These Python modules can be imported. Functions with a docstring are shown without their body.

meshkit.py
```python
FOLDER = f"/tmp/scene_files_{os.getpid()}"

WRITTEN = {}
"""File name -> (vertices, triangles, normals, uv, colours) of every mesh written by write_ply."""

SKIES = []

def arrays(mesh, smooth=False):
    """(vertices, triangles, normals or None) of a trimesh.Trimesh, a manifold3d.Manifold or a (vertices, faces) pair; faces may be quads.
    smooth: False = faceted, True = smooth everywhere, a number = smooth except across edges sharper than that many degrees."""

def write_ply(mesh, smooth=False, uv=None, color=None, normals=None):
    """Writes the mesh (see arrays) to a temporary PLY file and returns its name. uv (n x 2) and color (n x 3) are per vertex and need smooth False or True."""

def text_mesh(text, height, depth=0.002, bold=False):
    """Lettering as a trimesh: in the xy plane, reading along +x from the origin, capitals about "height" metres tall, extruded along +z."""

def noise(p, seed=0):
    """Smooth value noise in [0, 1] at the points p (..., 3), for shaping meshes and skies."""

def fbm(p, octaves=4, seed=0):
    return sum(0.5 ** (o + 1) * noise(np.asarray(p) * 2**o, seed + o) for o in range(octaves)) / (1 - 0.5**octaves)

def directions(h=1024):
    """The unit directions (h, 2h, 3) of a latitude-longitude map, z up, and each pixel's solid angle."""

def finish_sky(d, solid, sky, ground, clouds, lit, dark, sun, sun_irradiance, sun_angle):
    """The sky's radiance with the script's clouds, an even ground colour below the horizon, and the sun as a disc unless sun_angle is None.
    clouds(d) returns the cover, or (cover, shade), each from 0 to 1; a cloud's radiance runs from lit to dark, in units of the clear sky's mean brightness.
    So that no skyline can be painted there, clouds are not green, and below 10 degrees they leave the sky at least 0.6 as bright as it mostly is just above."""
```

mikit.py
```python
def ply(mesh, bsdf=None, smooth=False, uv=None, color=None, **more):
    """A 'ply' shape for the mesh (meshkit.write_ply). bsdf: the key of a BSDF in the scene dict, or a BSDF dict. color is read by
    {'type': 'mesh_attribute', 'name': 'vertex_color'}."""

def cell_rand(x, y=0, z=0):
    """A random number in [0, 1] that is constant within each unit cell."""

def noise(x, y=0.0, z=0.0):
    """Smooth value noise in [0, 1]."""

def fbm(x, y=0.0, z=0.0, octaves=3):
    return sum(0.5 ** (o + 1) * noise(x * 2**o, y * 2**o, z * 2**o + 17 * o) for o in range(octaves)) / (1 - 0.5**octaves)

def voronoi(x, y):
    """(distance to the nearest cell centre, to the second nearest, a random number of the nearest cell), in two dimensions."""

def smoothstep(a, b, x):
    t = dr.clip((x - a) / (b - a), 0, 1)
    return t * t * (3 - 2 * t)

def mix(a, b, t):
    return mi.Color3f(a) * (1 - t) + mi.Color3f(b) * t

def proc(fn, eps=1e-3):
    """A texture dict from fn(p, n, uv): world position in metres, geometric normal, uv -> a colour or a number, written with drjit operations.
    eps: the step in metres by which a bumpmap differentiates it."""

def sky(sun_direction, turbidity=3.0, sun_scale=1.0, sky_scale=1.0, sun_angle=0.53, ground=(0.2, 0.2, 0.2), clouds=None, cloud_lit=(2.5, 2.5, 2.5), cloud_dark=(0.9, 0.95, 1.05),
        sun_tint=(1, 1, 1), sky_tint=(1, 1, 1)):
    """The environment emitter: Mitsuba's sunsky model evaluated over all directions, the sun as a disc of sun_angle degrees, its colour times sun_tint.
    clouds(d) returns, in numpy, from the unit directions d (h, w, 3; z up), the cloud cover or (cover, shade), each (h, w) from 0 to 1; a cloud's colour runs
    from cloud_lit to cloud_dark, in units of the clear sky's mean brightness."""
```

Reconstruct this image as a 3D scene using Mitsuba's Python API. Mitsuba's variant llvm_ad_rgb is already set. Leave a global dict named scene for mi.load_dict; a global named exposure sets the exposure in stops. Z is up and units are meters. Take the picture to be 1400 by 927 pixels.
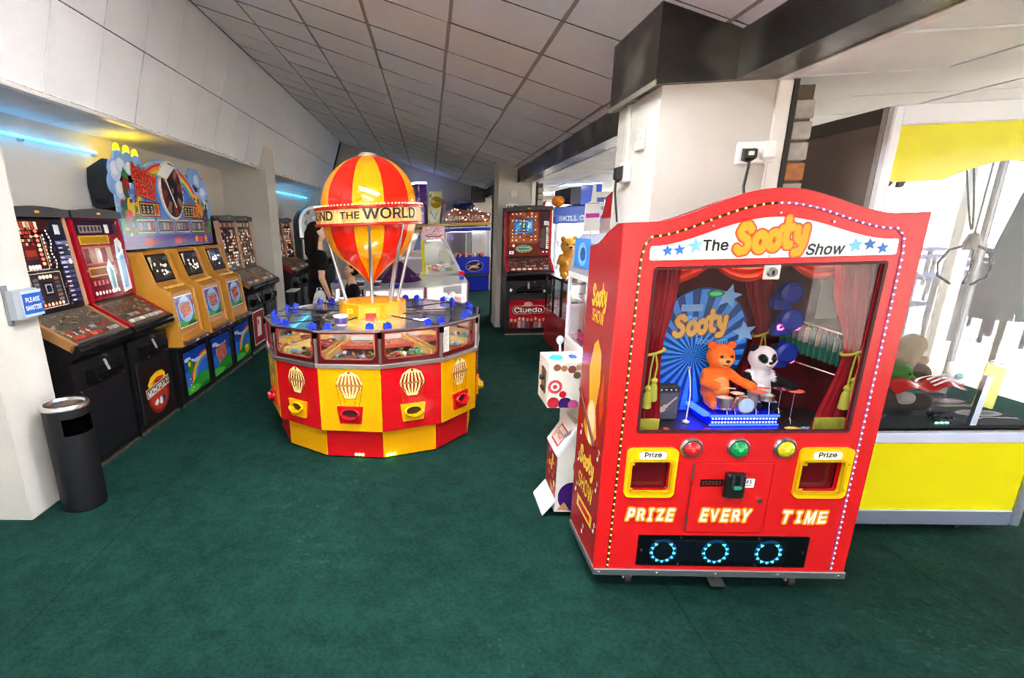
import math, random
import numpy as np
import trimesh
import drjit as dr
import mitsuba as mi
import meshkit, mikit
from shapely.geometry import Polygon, Point, LineString, MultiPolygon, box as sbox
from shapely.ops import unary_union
from shapely import affinity

# ------------------------------------------------------------------ camera, sky, exposure
scene, labels = {'type': 'scene'}, {}
exposure = 2.6
_f, _cx, _cy, _yaw, _pitch, _roll, EYE = 755.2, 523.76, 542.43, -.09034, .29885, .03618, 1.55
_F = np.array([math.sin(_yaw) * math.cos(_pitch), math.cos(_yaw) * math.cos(_pitch), -math.sin(_pitch)])
_r = np.array([math.cos(_yaw), -math.sin(_yaw), 0])
_d = np.cross(_F, _r)
_R, _D = _r * math.cos(_roll) + _d * math.sin(_roll), -_r * math.sin(_roll) + _d * math.cos(_roll)
_cam = np.eye(4)
_cam[:3, 0], _cam[:3, 1], _cam[:3, 2], _cam[:3, 3] = -_R, -_D, _F, (0, 0, EYE)
scene['camera'] = {'type': 'perspective', 'fov': math.degrees(2 * math.atan(700 / _f)), 'fov_axis': 'x', 'near_clip': 0.05, 'far_clip': 300.0,
                   'principal_point_offset_x': (700 - _cx) / 1400, 'principal_point_offset_y': -(_cy - 463.5) / 927,
                   'to_world': mi.ScalarTransform4f(_cam.tolist())}
scene['sky'] = mikit.sky((0.20, -0.42, 0.88), turbidity=4.0, sun_scale=1.9, sky_scale=2.3, ground=(0.55, 0.54, 0.52),
                         clouds=lambda d: 0.55 + 0.35 * meshkit.fbm(d * 2.5, 4, 3), cloud_lit=(2.6, 2.6, 2.6), cloud_dark=(1.5, 1.55, 1.6))

# ------------------------------------------------------------------ colours and finishes
def lin(h):
    if not isinstance(h, str):
        return np.array(h, float)
    h = h.lstrip('#')
    s = np.array([int(h[i:i + 2], 16) for i in (0, 2, 4)]) / 255
    return np.where(s < .04045, s / 12.92, ((s + .055) / 1.055) ** 2.4)

VC = {'type': 'mesh_attribute', 'name': 'vertex_color'}
def P(**k):
    return {'type': 'twosided', 'bsdf': {'type': 'principled', 'base_color': VC, **k}}
scene['mat_matte'] = {'type': 'twosided', 'bsdf': {'type': 'diffuse', 'reflectance': VC}}
scene['mat_plastic'] = P(roughness=.38, specular=.5)
scene['mat_gloss'] = P(roughness=.12, specular=.6)
scene['mat_paint'] = P(roughness=.3, specular=.5, clearcoat=.6, clearcoat_gloss=.92)
scene['mat_print'] = P(roughness=.32, specular=.45)
scene['mat_satin'] = P(roughness=.5, specular=.4)
scene['mat_metal'] = P(roughness=.24, metallic=1.0)
scene['mat_brushed'] = P(roughness=.42, metallic=1.0)
scene['mat_cloth'] = P(roughness=.9, specular=.1, sheen=.5)
scene['mat_glass'] = {'type': 'thindielectric', 'int_ior': 1.5}
scene['mat_heavy_glass'] = {'type': 'thindielectric', 'int_ior': 2.1}
scene['mat_thin_pane'] = {'type': 'thindielectric', 'int_ior': 1.22}
scene['mat_mirror'] = P(roughness=.1, metallic=1.0)

# ------------------------------------------------------------------ meshes
class M:
    def __init__(s, v, f, c=None):
        s.v, s.f = np.asarray(v, float).reshape(-1, 3), np.asarray(f, int).reshape(-1, 3)
        s.c = c
    def col(s, h):
        return M(s.v, s.f, np.tile(lin(h), (len(s.v), 1)))
    def cs(s, h):
        return s if s.c is not None else s.col(h)
    def t(s, x=0, y=0, z=0):
        return M(s.v + np.array([x, y, z]), s.f, s.c)
    def m(s, A, o=(0, 0, 0)):
        A = np.asarray(A, float)
        f = s.f[:, ::-1] if np.linalg.det(A) < 0 else s.f
        return M(s.v @ A.T + np.asarray(o), f, s.c)
    def rot(s, ax, deg):
        a = math.radians(deg); c, n = math.cos(a), math.sin(a)
        return s.m({'x': [[1, 0, 0], [0, c, -n], [0, n, c]], 'y': [[c, 0, n], [0, 1, 0], [-n, 0, c]], 'z': [[c, -n, 0], [n, c, 0], [0, 0, 1]]}[ax])
    def rx(s, d): return s.rot('x', d)
    def ry(s, d): return s.rot('y', d)
    def rz(s, d): return s.rot('z', d)
    def sc(s, x, y=None, z=None):
        y, z = (x if y is None else y), (x if z is None else z)
        return s.m(np.diag([x, y, z]))
    def __add__(s, o):
        return J([s, o])

def J(ms, default='#808080'):
    ms = [m for m in ms if len(m.v)]
    anyc = any(m.c is not None for m in ms)
    at = np.cumsum([0] + [len(m.v) for m in ms])
    return M(np.vstack([m.v for m in ms]), np.vstack([m.f + a for m, a in zip(ms, at)]), np.vstack([m.cs(default).c for m in ms]) if anyc else None)

_box_cache = {}
def box(x0, x1, y0, y1, z0, z1, b=0.0):
    s = np.array([x1 - x0, y1 - y0, z1 - z0]); o = np.array([x0 + x1, y0 + y1, z0 + z1]) / 2
    h = s / 2
    if b <= 0:
        v = np.array([[x, y, z] for x in (-1, 1) for y in (-1, 1) for z in (-1, 1)], float) * h + o
        f = [[0, 1, 3], [0, 3, 2], [4, 6, 7], [4, 7, 5], [0, 4, 5], [0, 5, 1], [2, 3, 7], [2, 7, 6], [0, 2, 6], [0, 6, 4], [1, 5, 7], [1, 7, 3]]
        return M(v, f)
    b = min(b, h.min() * .95)
    v = []
    for sx in (-1, 1):
        for sy in (-1, 1):
            for sz in (-1, 1):
                q = np.array([sx, sy, sz])
                for k in range(3):
                    w = h - b; w[k] = h[k]
                    v.append(q * w)
    v = np.array(v)
    if 'cham' not in _box_cache:
        t = trimesh.convex.convex_hull(np.array([np.array([sx, sy, sz]) * np.where(np.arange(3) == k, 1.0, .8) for sx in (-1, 1) for sy in (-1, 1) for sz in (-1, 1) for k in range(3)]))
        src = np.array([np.array([sx, sy, sz]) * np.where(np.arange(3) == k, 1.0, .8) for sx in (-1, 1) for sy in (-1, 1) for sz in (-1, 1) for k in range(3)])
        idx = [int(np.argmin(((src - p) ** 2).sum(1))) for p in t.vertices]
        _box_cache['cham'] = np.array(idx)[t.faces]
    return M(v + o, _box_cache['cham'])

def cbox(cx, cy, cz, sx, sy, sz, b=0.0):
    return box(cx - sx / 2, cx + sx / 2, cy - sy / 2, cy + sy / 2, cz - sz / 2, cz + sz / 2, b)

def lathe(prof, n=24, a0=0.0, a1=360.0, cap=True):
    """Rings of (r, z) about z; with a part turn it makes a gore."""
    prof = np.asarray(prof, float); full = abs(a1 - a0) >= 359.9
    k = n if full else n + 1
    ang = np.radians(a0) + np.radians(a1 - a0) * np.arange(k) / n
    v = np.stack([np.outer(prof[:, 0], np.cos(ang)), np.outer(prof[:, 0], np.sin(ang)), np.repeat(prof[:, 1:2], k, 1)], -1).reshape(-1, 3)
    i, j = np.meshgrid(np.arange(len(prof) - 1), np.arange(n), indexing='ij'); j2 = (j + 1) % k
    a, b, c, d = i * k + j, i * k + j2, (i + 1) * k + j2, (i + 1) * k + j
    f = np.vstack([np.stack([a, b, c], -1).reshape(-1, 3), np.stack([a, c, d], -1).reshape(-1, 3)])
    if cap and full:
        for r, flip in ((0, True), (len(prof) - 1, False)):
            if prof[r, 0] > 1e-6:
                ids = r * k + np.arange(k); v = np.vstack([v, [[0, 0, prof[r, 1]]]]); c0 = len(v) - 1
                t = np.stack([ids, np.roll(ids, -1), np.full(k, c0)], 1)
                f = np.vstack([f, t[:, ::-1] if flip else t])
    w = M(v, f)
    p = w.v[w.f]; ok = np.linalg.norm(np.cross(p[:, 1] - p[:, 0], p[:, 2] - p[:, 0]), axis=1) > 1e-12
    return M(w.v, w.f[ok])

def cyl(r, h, n=20, r2=None):
    return lathe([(r, 0), (r if r2 is None else r2, h)], n)

def rod(a, b, r, n=10, r2=None):
    a, b = np.asarray(a, float), np.asarray(b, float); d = b - a; L = np.linalg.norm(d); z = d / L
    x = np.cross([0, 0, 1.0] if abs(z[2]) < .95 else [1.0, 0, 0], z); x /= np.linalg.norm(x)
    return cyl(r, L, n, r2).m(np.stack([x, np.cross(z, x), z], 1), a)

def tube(pts, r, n=8, closed=False):
    p = np.asarray(pts, float)
    t = (np.roll(p, -1, 0) - np.roll(p, 1, 0)) if closed else np.gradient(p, axis=0)
    t /= np.linalg.norm(t, axis=1, keepdims=True) + 1e-12
    ref = np.array([0, 0, 1.0]) if np.abs(t[:, 2]).mean() < .8 else np.array([1.0, 0, 0])
    a = np.cross(t, ref); a /= np.linalg.norm(a, axis=1, keepdims=True) + 1e-12
    b = np.cross(a, t); ang = np.arange(n) * 2 * np.pi / n
    rr = np.broadcast_to(r, (len(p),))
    v = p[:, None] + rr[:, None, None] * (np.cos(ang)[None, :, None] * a[:, None] + np.sin(ang)[None, :, None] * b[:, None])
    m = len(p); rows = m if closed else m - 1
    i, j = np.meshgrid(np.arange(rows), np.arange(n), indexing='ij'); i2 = (i + 1) % m; j2 = (j + 1) % n
    q = np.stack([i * n + j, i * n + j2, i2 * n + j2, i2 * n + j], -1).reshape(-1, 4)
    f = np.vstack([q[:, [0, 2, 1]], q[:, [0, 3, 2]]]); v = v.reshape(-1, 3)
    if not closed:
        v = np.vstack([v, p[:1], p[-1:]]); c0, c1 = len(v) - 2, len(v) - 1; k = np.arange(n); k2 = (k + 1) % n
        f = np.vstack([f, np.stack([k, k2, k * 0 + c0], 1), np.stack([(m - 1) * n + k2, (m - 1) * n + k, k * 0 + c1], 1)])
    return M(v, f)

def ball(rx, ry=None, rz=None, n=14):
    ry, rz = rx if ry is None else ry, rx if rz is None else rz
    th = np.linspace(-math.pi / 2, math.pi / 2, max(5, n // 2 + 1))
    return lathe(np.stack([np.cos(th).clip(0), np.sin(th)], 1), n).sc(rx, ry, rz)

def poly3(p, d0, d1, plane='xz'):
    """Extrude a shapely polygon (or point list): 'xz' along y, 'yz' along x, 'xy' along z, from d0 to d1."""
    if not hasattr(p, 'geom_type'):
        p = Polygon(p)
    out = []
    for g in getattr(p, 'geoms', [p]):
        if g.geom_type != 'Polygon' or g.area < 1e-9:
            continue
        e = trimesh.creation.extrude_polygon(g, d1 - d0, engine='earcut')
        v, f = np.array(e.vertices), np.array(e.faces)
        u, w, h = v[:, 0], v[:, 1], v[:, 2] + d0
        if plane == 'xz': out.append(M(np.stack([u, h, w], 1), f[:, ::-1]))
        elif plane == 'yz': out.append(M(np.stack([h, u, w], 1), f))
        else: out.append(M(np.stack([u, w, h], 1), f))
    return J(out)

def banded(p, d0, d1, step, plane='xz'):
    """poly3 in upright bands, which keeps long thin triangles out of a wide curved plate."""
    x0, z0, x1, z1 = p.bounds; n = max(1, int((x1 - x0) / step)); e = np.linspace(x0, x1, n + 1)
    return J([poly3(p.intersection(sbox(a, z0 - 1, b, z1 + 1)), d0, d1, plane) for a, b in zip(e[:-1], e[1:])])

def rrect(x0, y0, x1, y1, r=.01):
    return sbox(x0 + r, y0 + r, x1 - r, y1 - r).buffer(r, quad_segs=4)

def hull(pts):
    t = trimesh.convex.convex_hull(np.asarray(pts, float))
    return M(t.vertices, t.faces)

def loft(rings):
    """Closed rings (k, n, 3) joined one to the next, ends capped."""
    r = np.asarray(rings, float); k, n = r.shape[:2]
    i, j = np.meshgrid(np.arange(k - 1), np.arange(n), indexing='ij'); j2 = (j + 1) % n
    q = np.stack([i * n + j, i * n + j2, (i + 1) * n + j2, (i + 1) * n + j], -1).reshape(-1, 4)
    f = [q[:, [0, 1, 2]], q[:, [0, 2, 3]]]
    v = np.vstack([r.reshape(-1, 3), r[0].mean(0), r[-1].mean(0)]); a = np.arange(n); b = (a + 1) % n
    f += [np.stack([b, a, a * 0 + k * n], 1), np.stack([(k - 1) * n + a, (k - 1) * n + b, a * 0 + k * n + 1], 1)]
    return M(v, np.vstack(f))

def sheet(P3, c=None):
    """Grid of points (a, b, 3) as an open surface."""
    P3 = np.asarray(P3, float); a, b = P3.shape[:2]
    i, j = np.meshgrid(np.arange(a - 1), np.arange(b - 1), indexing='ij')
    q = np.stack([i * b + j, (i + 1) * b + j, (i + 1) * b + j + 1, i * b + j + 1], -1).reshape(-1, 4)
    return M(P3.reshape(-1, 3), np.vstack([q[:, [0, 1, 2]], q[:, [0, 2, 3]]]), c)

def normals_split(m, angle):
    """Vertices split and normals averaged across edges flatter than the angle."""
    v, f = m.v, m.f
    fn = np.cross(v[f[:, 1]] - v[f[:, 0]], v[f[:, 2]] - v[f[:, 0]])
    ar = np.linalg.norm(fn, axis=1, keepdims=True); un = fn / np.maximum(ar, 1e-20)
    _, w = np.unique(np.round(v, 6), axis=0, return_inverse=True); w = w.ravel()
    cv = w[f].ravel(); cf = np.repeat(np.arange(len(f)), 3)
    o = np.argsort(cv, kind='stable'); cs, start, cnt = np.unique(cv[o], return_index=True, return_counts=True)
    gi = np.searchsorted(cs, cv); k = cnt[gi]
    a = np.repeat(np.arange(len(cv)), k)
    off = np.arange(len(a)) - np.repeat(np.cumsum(k) - k, k)
    b = o[np.repeat(start[gi], k) + off]
    ok = (un[cf[a]] * un[cf[b]]).sum(1) > math.cos(math.radians(angle))
    nn = np.zeros((len(cv), 3)); np.add.at(nn, a[ok], fn[cf[b[ok]]])
    nn /= np.maximum(np.linalg.norm(nn, axis=1, keepdims=True), 1e-20)
    key = np.column_stack([f.ravel(), np.round(nn, 3)])
    _, first, inv = np.unique(key, axis=0, return_index=True, return_inverse=True)
    src = f.ravel()[first]
    return M(v[src], inv.ravel().reshape(-1, 3), None if m.c is None else m.c[src]), nn[first]

# ------------------------------------------------------------------ entries of the scene
_count = {}
def numbered(k):
    n = _count.get(k, 0); _count[k] = n + 1
    return k if n == 0 else f'{k}_{n:03d}'

def shape(m, mat, color, smooth, extra=None):
    m = m.cs(color)
    if smooth:
        m, nn = normals_split(m, smooth)
        path = meshkit.write_ply((m.v, m.f), False, color=m.c, normals=nn)
        meshkit.WRITTEN[path] = (*meshkit.WRITTEN[path][:2], nn, *meshkit.WRITTEN[path][3:])
        d = {'type': 'ply', 'filename': path, 'face_normals': False}
    else:
        path = meshkit.write_ply((m.v, m.f), False, color=m.c)
        d = {'type': 'ply', 'filename': path, 'face_normals': True}
    d['bsdf'] = {'type': 'ref', 'id': mat}
    if extra: d.update(extra)
    return d

def glow(color, power):
    return {'emitter': {'type': 'area', 'radiance': {'type': 'rgb', 'value': (lin(color) * power).tolist()}}}

class Thing:
    def __init__(s, name, label=None, cat=None, loc=(0, 0, 0), rz=0.0, group=None, kind=None):
        s.key = numbered(name); s.loc, s.rz, s.sx = loc, rz, 1.0
        d = {}
        if label: d['label'] = label
        if cat: d['category'] = cat
        if group: d['group'] = group
        if kind: d['kind'] = kind
        labels[s.key] = d
    def place(s, m):
        m = m if s.sx == 1 else m.sc(s.sx, 1, 1)
        return (m.rz(s.rz) if s.rz else m).t(*s.loc)
    def part(s, name, m, mat='mat_plastic', col='#808080', parent=None, smooth=0, label=None, kind=None, emit=None):
        k = numbered((parent or s.key) + '__' + name)
        scene[k] = shape(s.place(m), mat, col, smooth, emit)
        if label or kind:
            labels[k] = {**({'label': label} if label else {}), **({'kind': kind} if kind else {})}
        return k
    def copies(s, name, m, places, mat='mat_plastic', col='#808080', parent=None, smooth=0):
        """One part per place (x, y, z[, rz]) of the same mesh, sharing its file."""
        d = shape(m, mat, col, smooth); out = []
        for q in places:
            k = numbered((parent or s.key) + '__' + name)
            T = mi.ScalarTransform4f().translate(list(map(float, s.loc))).rotate([0, 0, 1], float(s.rz)).translate(list(map(float, q[:3])))
            if len(q) > 3: T = T.rotate([0, 0, 1], float(q[3]))
            scene[k] = {**d, 'to_world': T}; out.append(k)
        return out

def solo(name, m, mat, col, label, cat, group=None, smooth=0, kind=None, emit=None, loc=(0, 0, 0), rz=0.0):
    t = Thing(name, label, cat, loc, rz, group, kind)
    scene[t.key] = shape(t.place(m), mat, col, smooth, emit)
    return t

def struct(name, m, mat, col='#808080', smooth=0, label=None):
    t = Thing(name, label, None, kind='structure')
    scene[t.key] = shape(m, mat, col, smooth)
    return t

# ------------------------------------------------------------------ flat print
_glyphs = {}
def text_poly(s, h, bold=True, fat=0.0, slant=0.0):
    k = (s, bold)
    if k not in _glyphs:
        t = meshkit.text_mesh(s, 1.0, .1, bold)
        v, f = np.array(t.vertices), np.array(t.faces)
        top = f[(v[f][:, :, 2] > .05).all(1)]
        _glyphs[k] = unary_union([Polygon(v[q][:, :2]).buffer(.002) for q in top]).simplify(.006)
    p = affinity.scale(_glyphs[k], h, h, origin=(0, 0))
    if slant: p = affinity.skew(p, xs=slant, origin=(0, 0))
    return p.buffer(fat, quad_segs=3) if fat else p

def star(cx, cy, r, n=5, inner=.45, rot=0.0):
    a = np.radians(90 + rot) + np.arange(2 * n) * np.pi / n
    rr = np.where(np.arange(2 * n) % 2 == 0, r, r * inner)
    return Polygon(np.stack([cx + rr * np.cos(a), cy + rr * np.sin(a)], 1))

def ell(cx, cy, rx, ry=None, n=6):
    return affinity.scale(Point(cx, cy).buffer(1, quad_segs=n), rx, ry or rx)

class Art:
    """Layers of coloured flat polygons in (u, v); a later layer lies a hair above what it covers."""
    def __init__(s): s.L = []
    def add(s, p, c):
        if not hasattr(p, 'geom_type'): p = Polygon(p)
        if not p.is_valid: p = p.buffer(0)
        for g in getattr(p, 'geoms', [p]):
            if g.geom_type == 'Polygon' and g.area > 1e-10: s.L.append((g, c))
        return s
    def rect(s, x0, y0, x1, y1, c, r=0): return s.add(rrect(x0, y0, x1, y1, r) if r else sbox(x0, y0, x1, y1), c)
    def ell(s, cx, cy, rx, ry=None, c='#ffffff', n=6): return s.add(ell(cx, cy, rx, ry, n), c)
    def star(s, cx, cy, r, c, **k): return s.add(star(cx, cy, r, **k), c)
    def line(s, pts, w, c): return s.add(LineString(pts).buffer(w / 2, quad_segs=3), c)
    def text(s, t, x, y, h, c, w=None, align='c', bold=True, fat=0.0, slant=0.0, outline=None, ow=0.0, rot=0.0):
        """h capital height; w: squeeze to this width. x, y: baseline point by align l, c or r."""
        p = text_poly(t, h, bold, fat, slant); b = p.bounds
        if w: p = affinity.scale(p, w / (b[2] - b[0]), 1, origin=(0, 0)); b = p.bounds
        dx = {'l': -b[0], 'c': -(b[0] + b[2]) / 2, 'r': -b[2]}[align]
        p = affinity.translate(p, dx, 0)
        if rot: p = affinity.rotate(p, rot, origin=(0, 0))
        p = affinity.translate(p, x, y)
        if outline: s.add(p.buffer(ow, quad_segs=3), outline)
        return s.add(p, c)
    def clip(s, p):
        s.L = [(g2, c) for g, c in s.L for g2 in getattr(g.intersection(p), 'geoms', [g.intersection(p)]) if g2.geom_type == 'Polygon' and g2.area > 1e-10]
        return s
    def build(s, O=(0, 0, 0), U=(1, 0, 0), V=(0, 0, 1), eps=.0004, fn=None, off=.0006):
        O, U, V = (np.asarray(q, float) for q in (O, U, V)); N = np.cross(U, V); N /= np.linalg.norm(N)
        ms, boxes = [], []
        for g, c in s.L:
            x0, y0, x1, y1 = g.bounds
            lv = 1 + max([l for (a0, b0, a1, b1, l) in boxes if a0 < x1 and a1 > x0 and b0 < y1 and b1 > y0], default=-1)
            boxes.append((x0, y0, x1, y1, lv))
            v, f = trimesh.creation.triangulate_polygon(g, engine='earcut')
            v = np.asarray(v); f = np.asarray(f)
            d = off + lv * eps
            if fn is None: p = O + v[:, :1] * U + v[:, 1:2] * V + d * N
            else: p = fn(v[:, 0], v[:, 1], d)
            n = np.cross(p[f[:, 1]] - p[f[:, 0]], p[f[:, 2]] - p[f[:, 0]])
            ms.append(M(p, f if fn is not None or (n @ N).sum() > 0 else f[:, ::-1]).col(c))
        return J(ms)

def rnd(seed): return random.Random(seed)

# ================================================================== large structure
SLOPE = .361
def CEIL(x): return 3.469 - SLOPE * (x + 2.038)
Y0, Y1, XW, XR = -3.2, 14.1, -2.95, 4.8

def carpet(p, n, uv):
    a = mikit.fbm(p.x * 90, p.y * 90, 0, 3); b = mikit.fbm(p.x * 1.7 + 5, p.y * 1.7, 3, 4); c = mikit.fbm(p.x * 14, p.y * 14, 7, 3)
    k = .52 + .5 * a + .34 * (b - .5) + .4 * (c - .5)
    s1 = mikit.smoothstep(.010, .002, dr.abs(p.x - 1.02 + .02 * (b - .5))) + mikit.smoothstep(.010, .002, dr.abs(p.x - 2.16)) + mikit.smoothstep(.010, .002, dr.abs(p.x + 1.7))
    lint = mikit.smoothstep(.80, .86, mikit.noise(p.x * 55 + 3, p.y * 55, 2)) * mikit.smoothstep(.55, .75, b)
    col = mi.Color3f(.0088, .038, .0288) * k * (1 - .25 * dr.minimum(s1, 1))
    return mikit.mix(col, mi.Color3f(.10, .15, .13), .10 * lint)
scene['mat_carpet'] = {'type': 'bumpmap', 'bump': mikit.proc(lambda p, n, uv: mikit.fbm(p.x * 120, p.y * 120, 0, 2), .003), 'scale': .004,
                       'bsdf': {'type': 'twosided', 'bsdf': {'type': 'principled', 'base_color': mikit.proc(carpet), 'roughness': .95, 'specular': .05, 'sheen': .1}}}
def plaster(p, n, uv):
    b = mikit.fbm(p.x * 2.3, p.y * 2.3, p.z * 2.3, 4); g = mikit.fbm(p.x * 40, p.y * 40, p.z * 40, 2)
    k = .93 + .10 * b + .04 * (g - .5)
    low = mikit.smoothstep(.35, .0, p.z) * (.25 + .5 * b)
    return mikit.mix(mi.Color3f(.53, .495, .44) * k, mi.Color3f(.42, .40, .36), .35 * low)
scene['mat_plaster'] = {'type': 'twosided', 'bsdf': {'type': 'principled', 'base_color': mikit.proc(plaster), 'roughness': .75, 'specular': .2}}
def tile_tex(p, n, uv):
    g = mikit.fbm(p.x * 60, p.y * 60, p.z * 60, 3); b = mikit.fbm(p.x * 1.1, p.y * 1.1, p.z, 4)
    warm = mikit.smoothstep(.52, .75, mikit.fbm(p.x * .5 + 9, p.y * .5, 1, 3))
    return mikit.mix(mi.Color3f(.76, .775, .80), mi.Color3f(.76, .735, .67), .5 * warm) * (.9 + .1 * g + .16 * (b - .5))
scene['mat_tile'] = {'type': 'twosided', 'bsdf': {'type': 'diffuse', 'reflectance': mikit.proc(tile_tex)}}
def panel_tex(p, n, uv):
    return mi.Color3f(.86, .855, .845) * (.93 + .1 * mikit.fbm(p.y * 1.4, p.z * 3, 2, 4) + .03 * mikit.noise(p.y * 70, p.z * 70))
scene['mat_panel'] = {'type': 'twosided', 'bsdf': {'type': 'principled', 'base_color': mikit.proc(panel_tex), 'roughness': .6, 'specular': .3}}
def beam_tex(p, n, uv):
    g = mikit.fbm(p.x * 9, p.y * 1.6, p.z * 22, 4); s = mikit.fbm(p.x * 4, p.y * 3, p.z * 5, 3)
    return mi.Color3f(.010, .008, .006) * (.5 + g) + mi.Color3f(.050, .048, .036) * mikit.smoothstep(.45, .8, s)
scene['mat_beam'] = {'type': 'twosided', 'bsdf': {'type': 'principled', 'base_color': mikit.proc(beam_tex), 'roughness': .33, 'specular': .5}}
def wood_tex(p, n, uv):
    g = mikit.fbm(p.x * 6, p.y * 30, p.z * 6, 4)
    return mi.Color3f(.30, .14, .05) * (.6 + .7 * g)
scene['mat_wood'] = {'type': 'twosided', 'bsdf': {'type': 'principled', 'base_color': mikit.proc(wood_tex), 'roughness': .4, 'specular': .5}}
def brick_tex(p, n, uv):
    return mi.Color3f(.40, .37, .33) * (.75 + .5 * mikit.fbm(p.x * 50, p.y * 50, p.z * 50, 3))
scene['mat_brick'] = {'type': 'twosided', 'bsdf': {'type': 'diffuse', 'reflectance': mikit.proc(brick_tex)}}
def brick_tex2(p, n, uv):
    return mi.Color3f(.42, .17, .08) * (.7 + .6 * mikit.fbm(p.x * 50, p.y * 50, p.z * 50, 3))
scene['mat_redbrick'] = {'type': 'twosided', 'bsdf': {'type': 'diffuse', 'reflectance': mikit.proc(brick_tex2)}}
def paving(p, n, uv):
    return mi.Color3f(.62, .61, .58) * (.85 + .2 * mikit.fbm(p.x * 2, p.y * 2, 0, 4))
scene['mat_paving'] = {'type': 'twosided', 'bsdf': {'type': 'diffuse', 'reflectance': mikit.proc(paving)}}
def sign_glass(c): return c

struct('floor', box(XW - .1, XR, Y0, Y1, -.06, 0), 'mat_carpet')
struct('pavement', box(XR + .001, 60, -40, 50, -.12, -.02), 'mat_paving')
struct('pavement', box(-40, XR, -40, Y0 - .16, -.12, -.02), 'mat_paving')
struct('pavement', box(-40, XR, Y1 + .16, 60, -.12, -.02), 'mat_paving')
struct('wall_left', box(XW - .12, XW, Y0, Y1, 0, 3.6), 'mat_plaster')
struct('wall_far', J([box(XW - .12, 1.7, Y1, Y1 + .15, 0, 3.7), box(1.7, XR, Y1, Y1 + .15, 2.02, 3.7), box(1.7, XR, Y1, Y1 + .15, 0, .10)]), 'mat_plaster')
t = struct('window_6', J([box(a, a + .06, Y1 + .03, Y1 + .09, .10, 2.02) for a in (1.7, 2.88, XR - .06)] + [box(1.7, XR, Y1 + .03, Y1 + .09, 1.96, 2.02)]), 'mat_plastic', '#e4e2de')  # glazing added to bring daylight to the far end
for a, b in ((1.76, 2.88), (2.94, XR - .06)): t.part('pane', box(a, b, Y1 + .055, Y1 + .06, .10, 1.96), 'mat_glass', '#ffffff')
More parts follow.
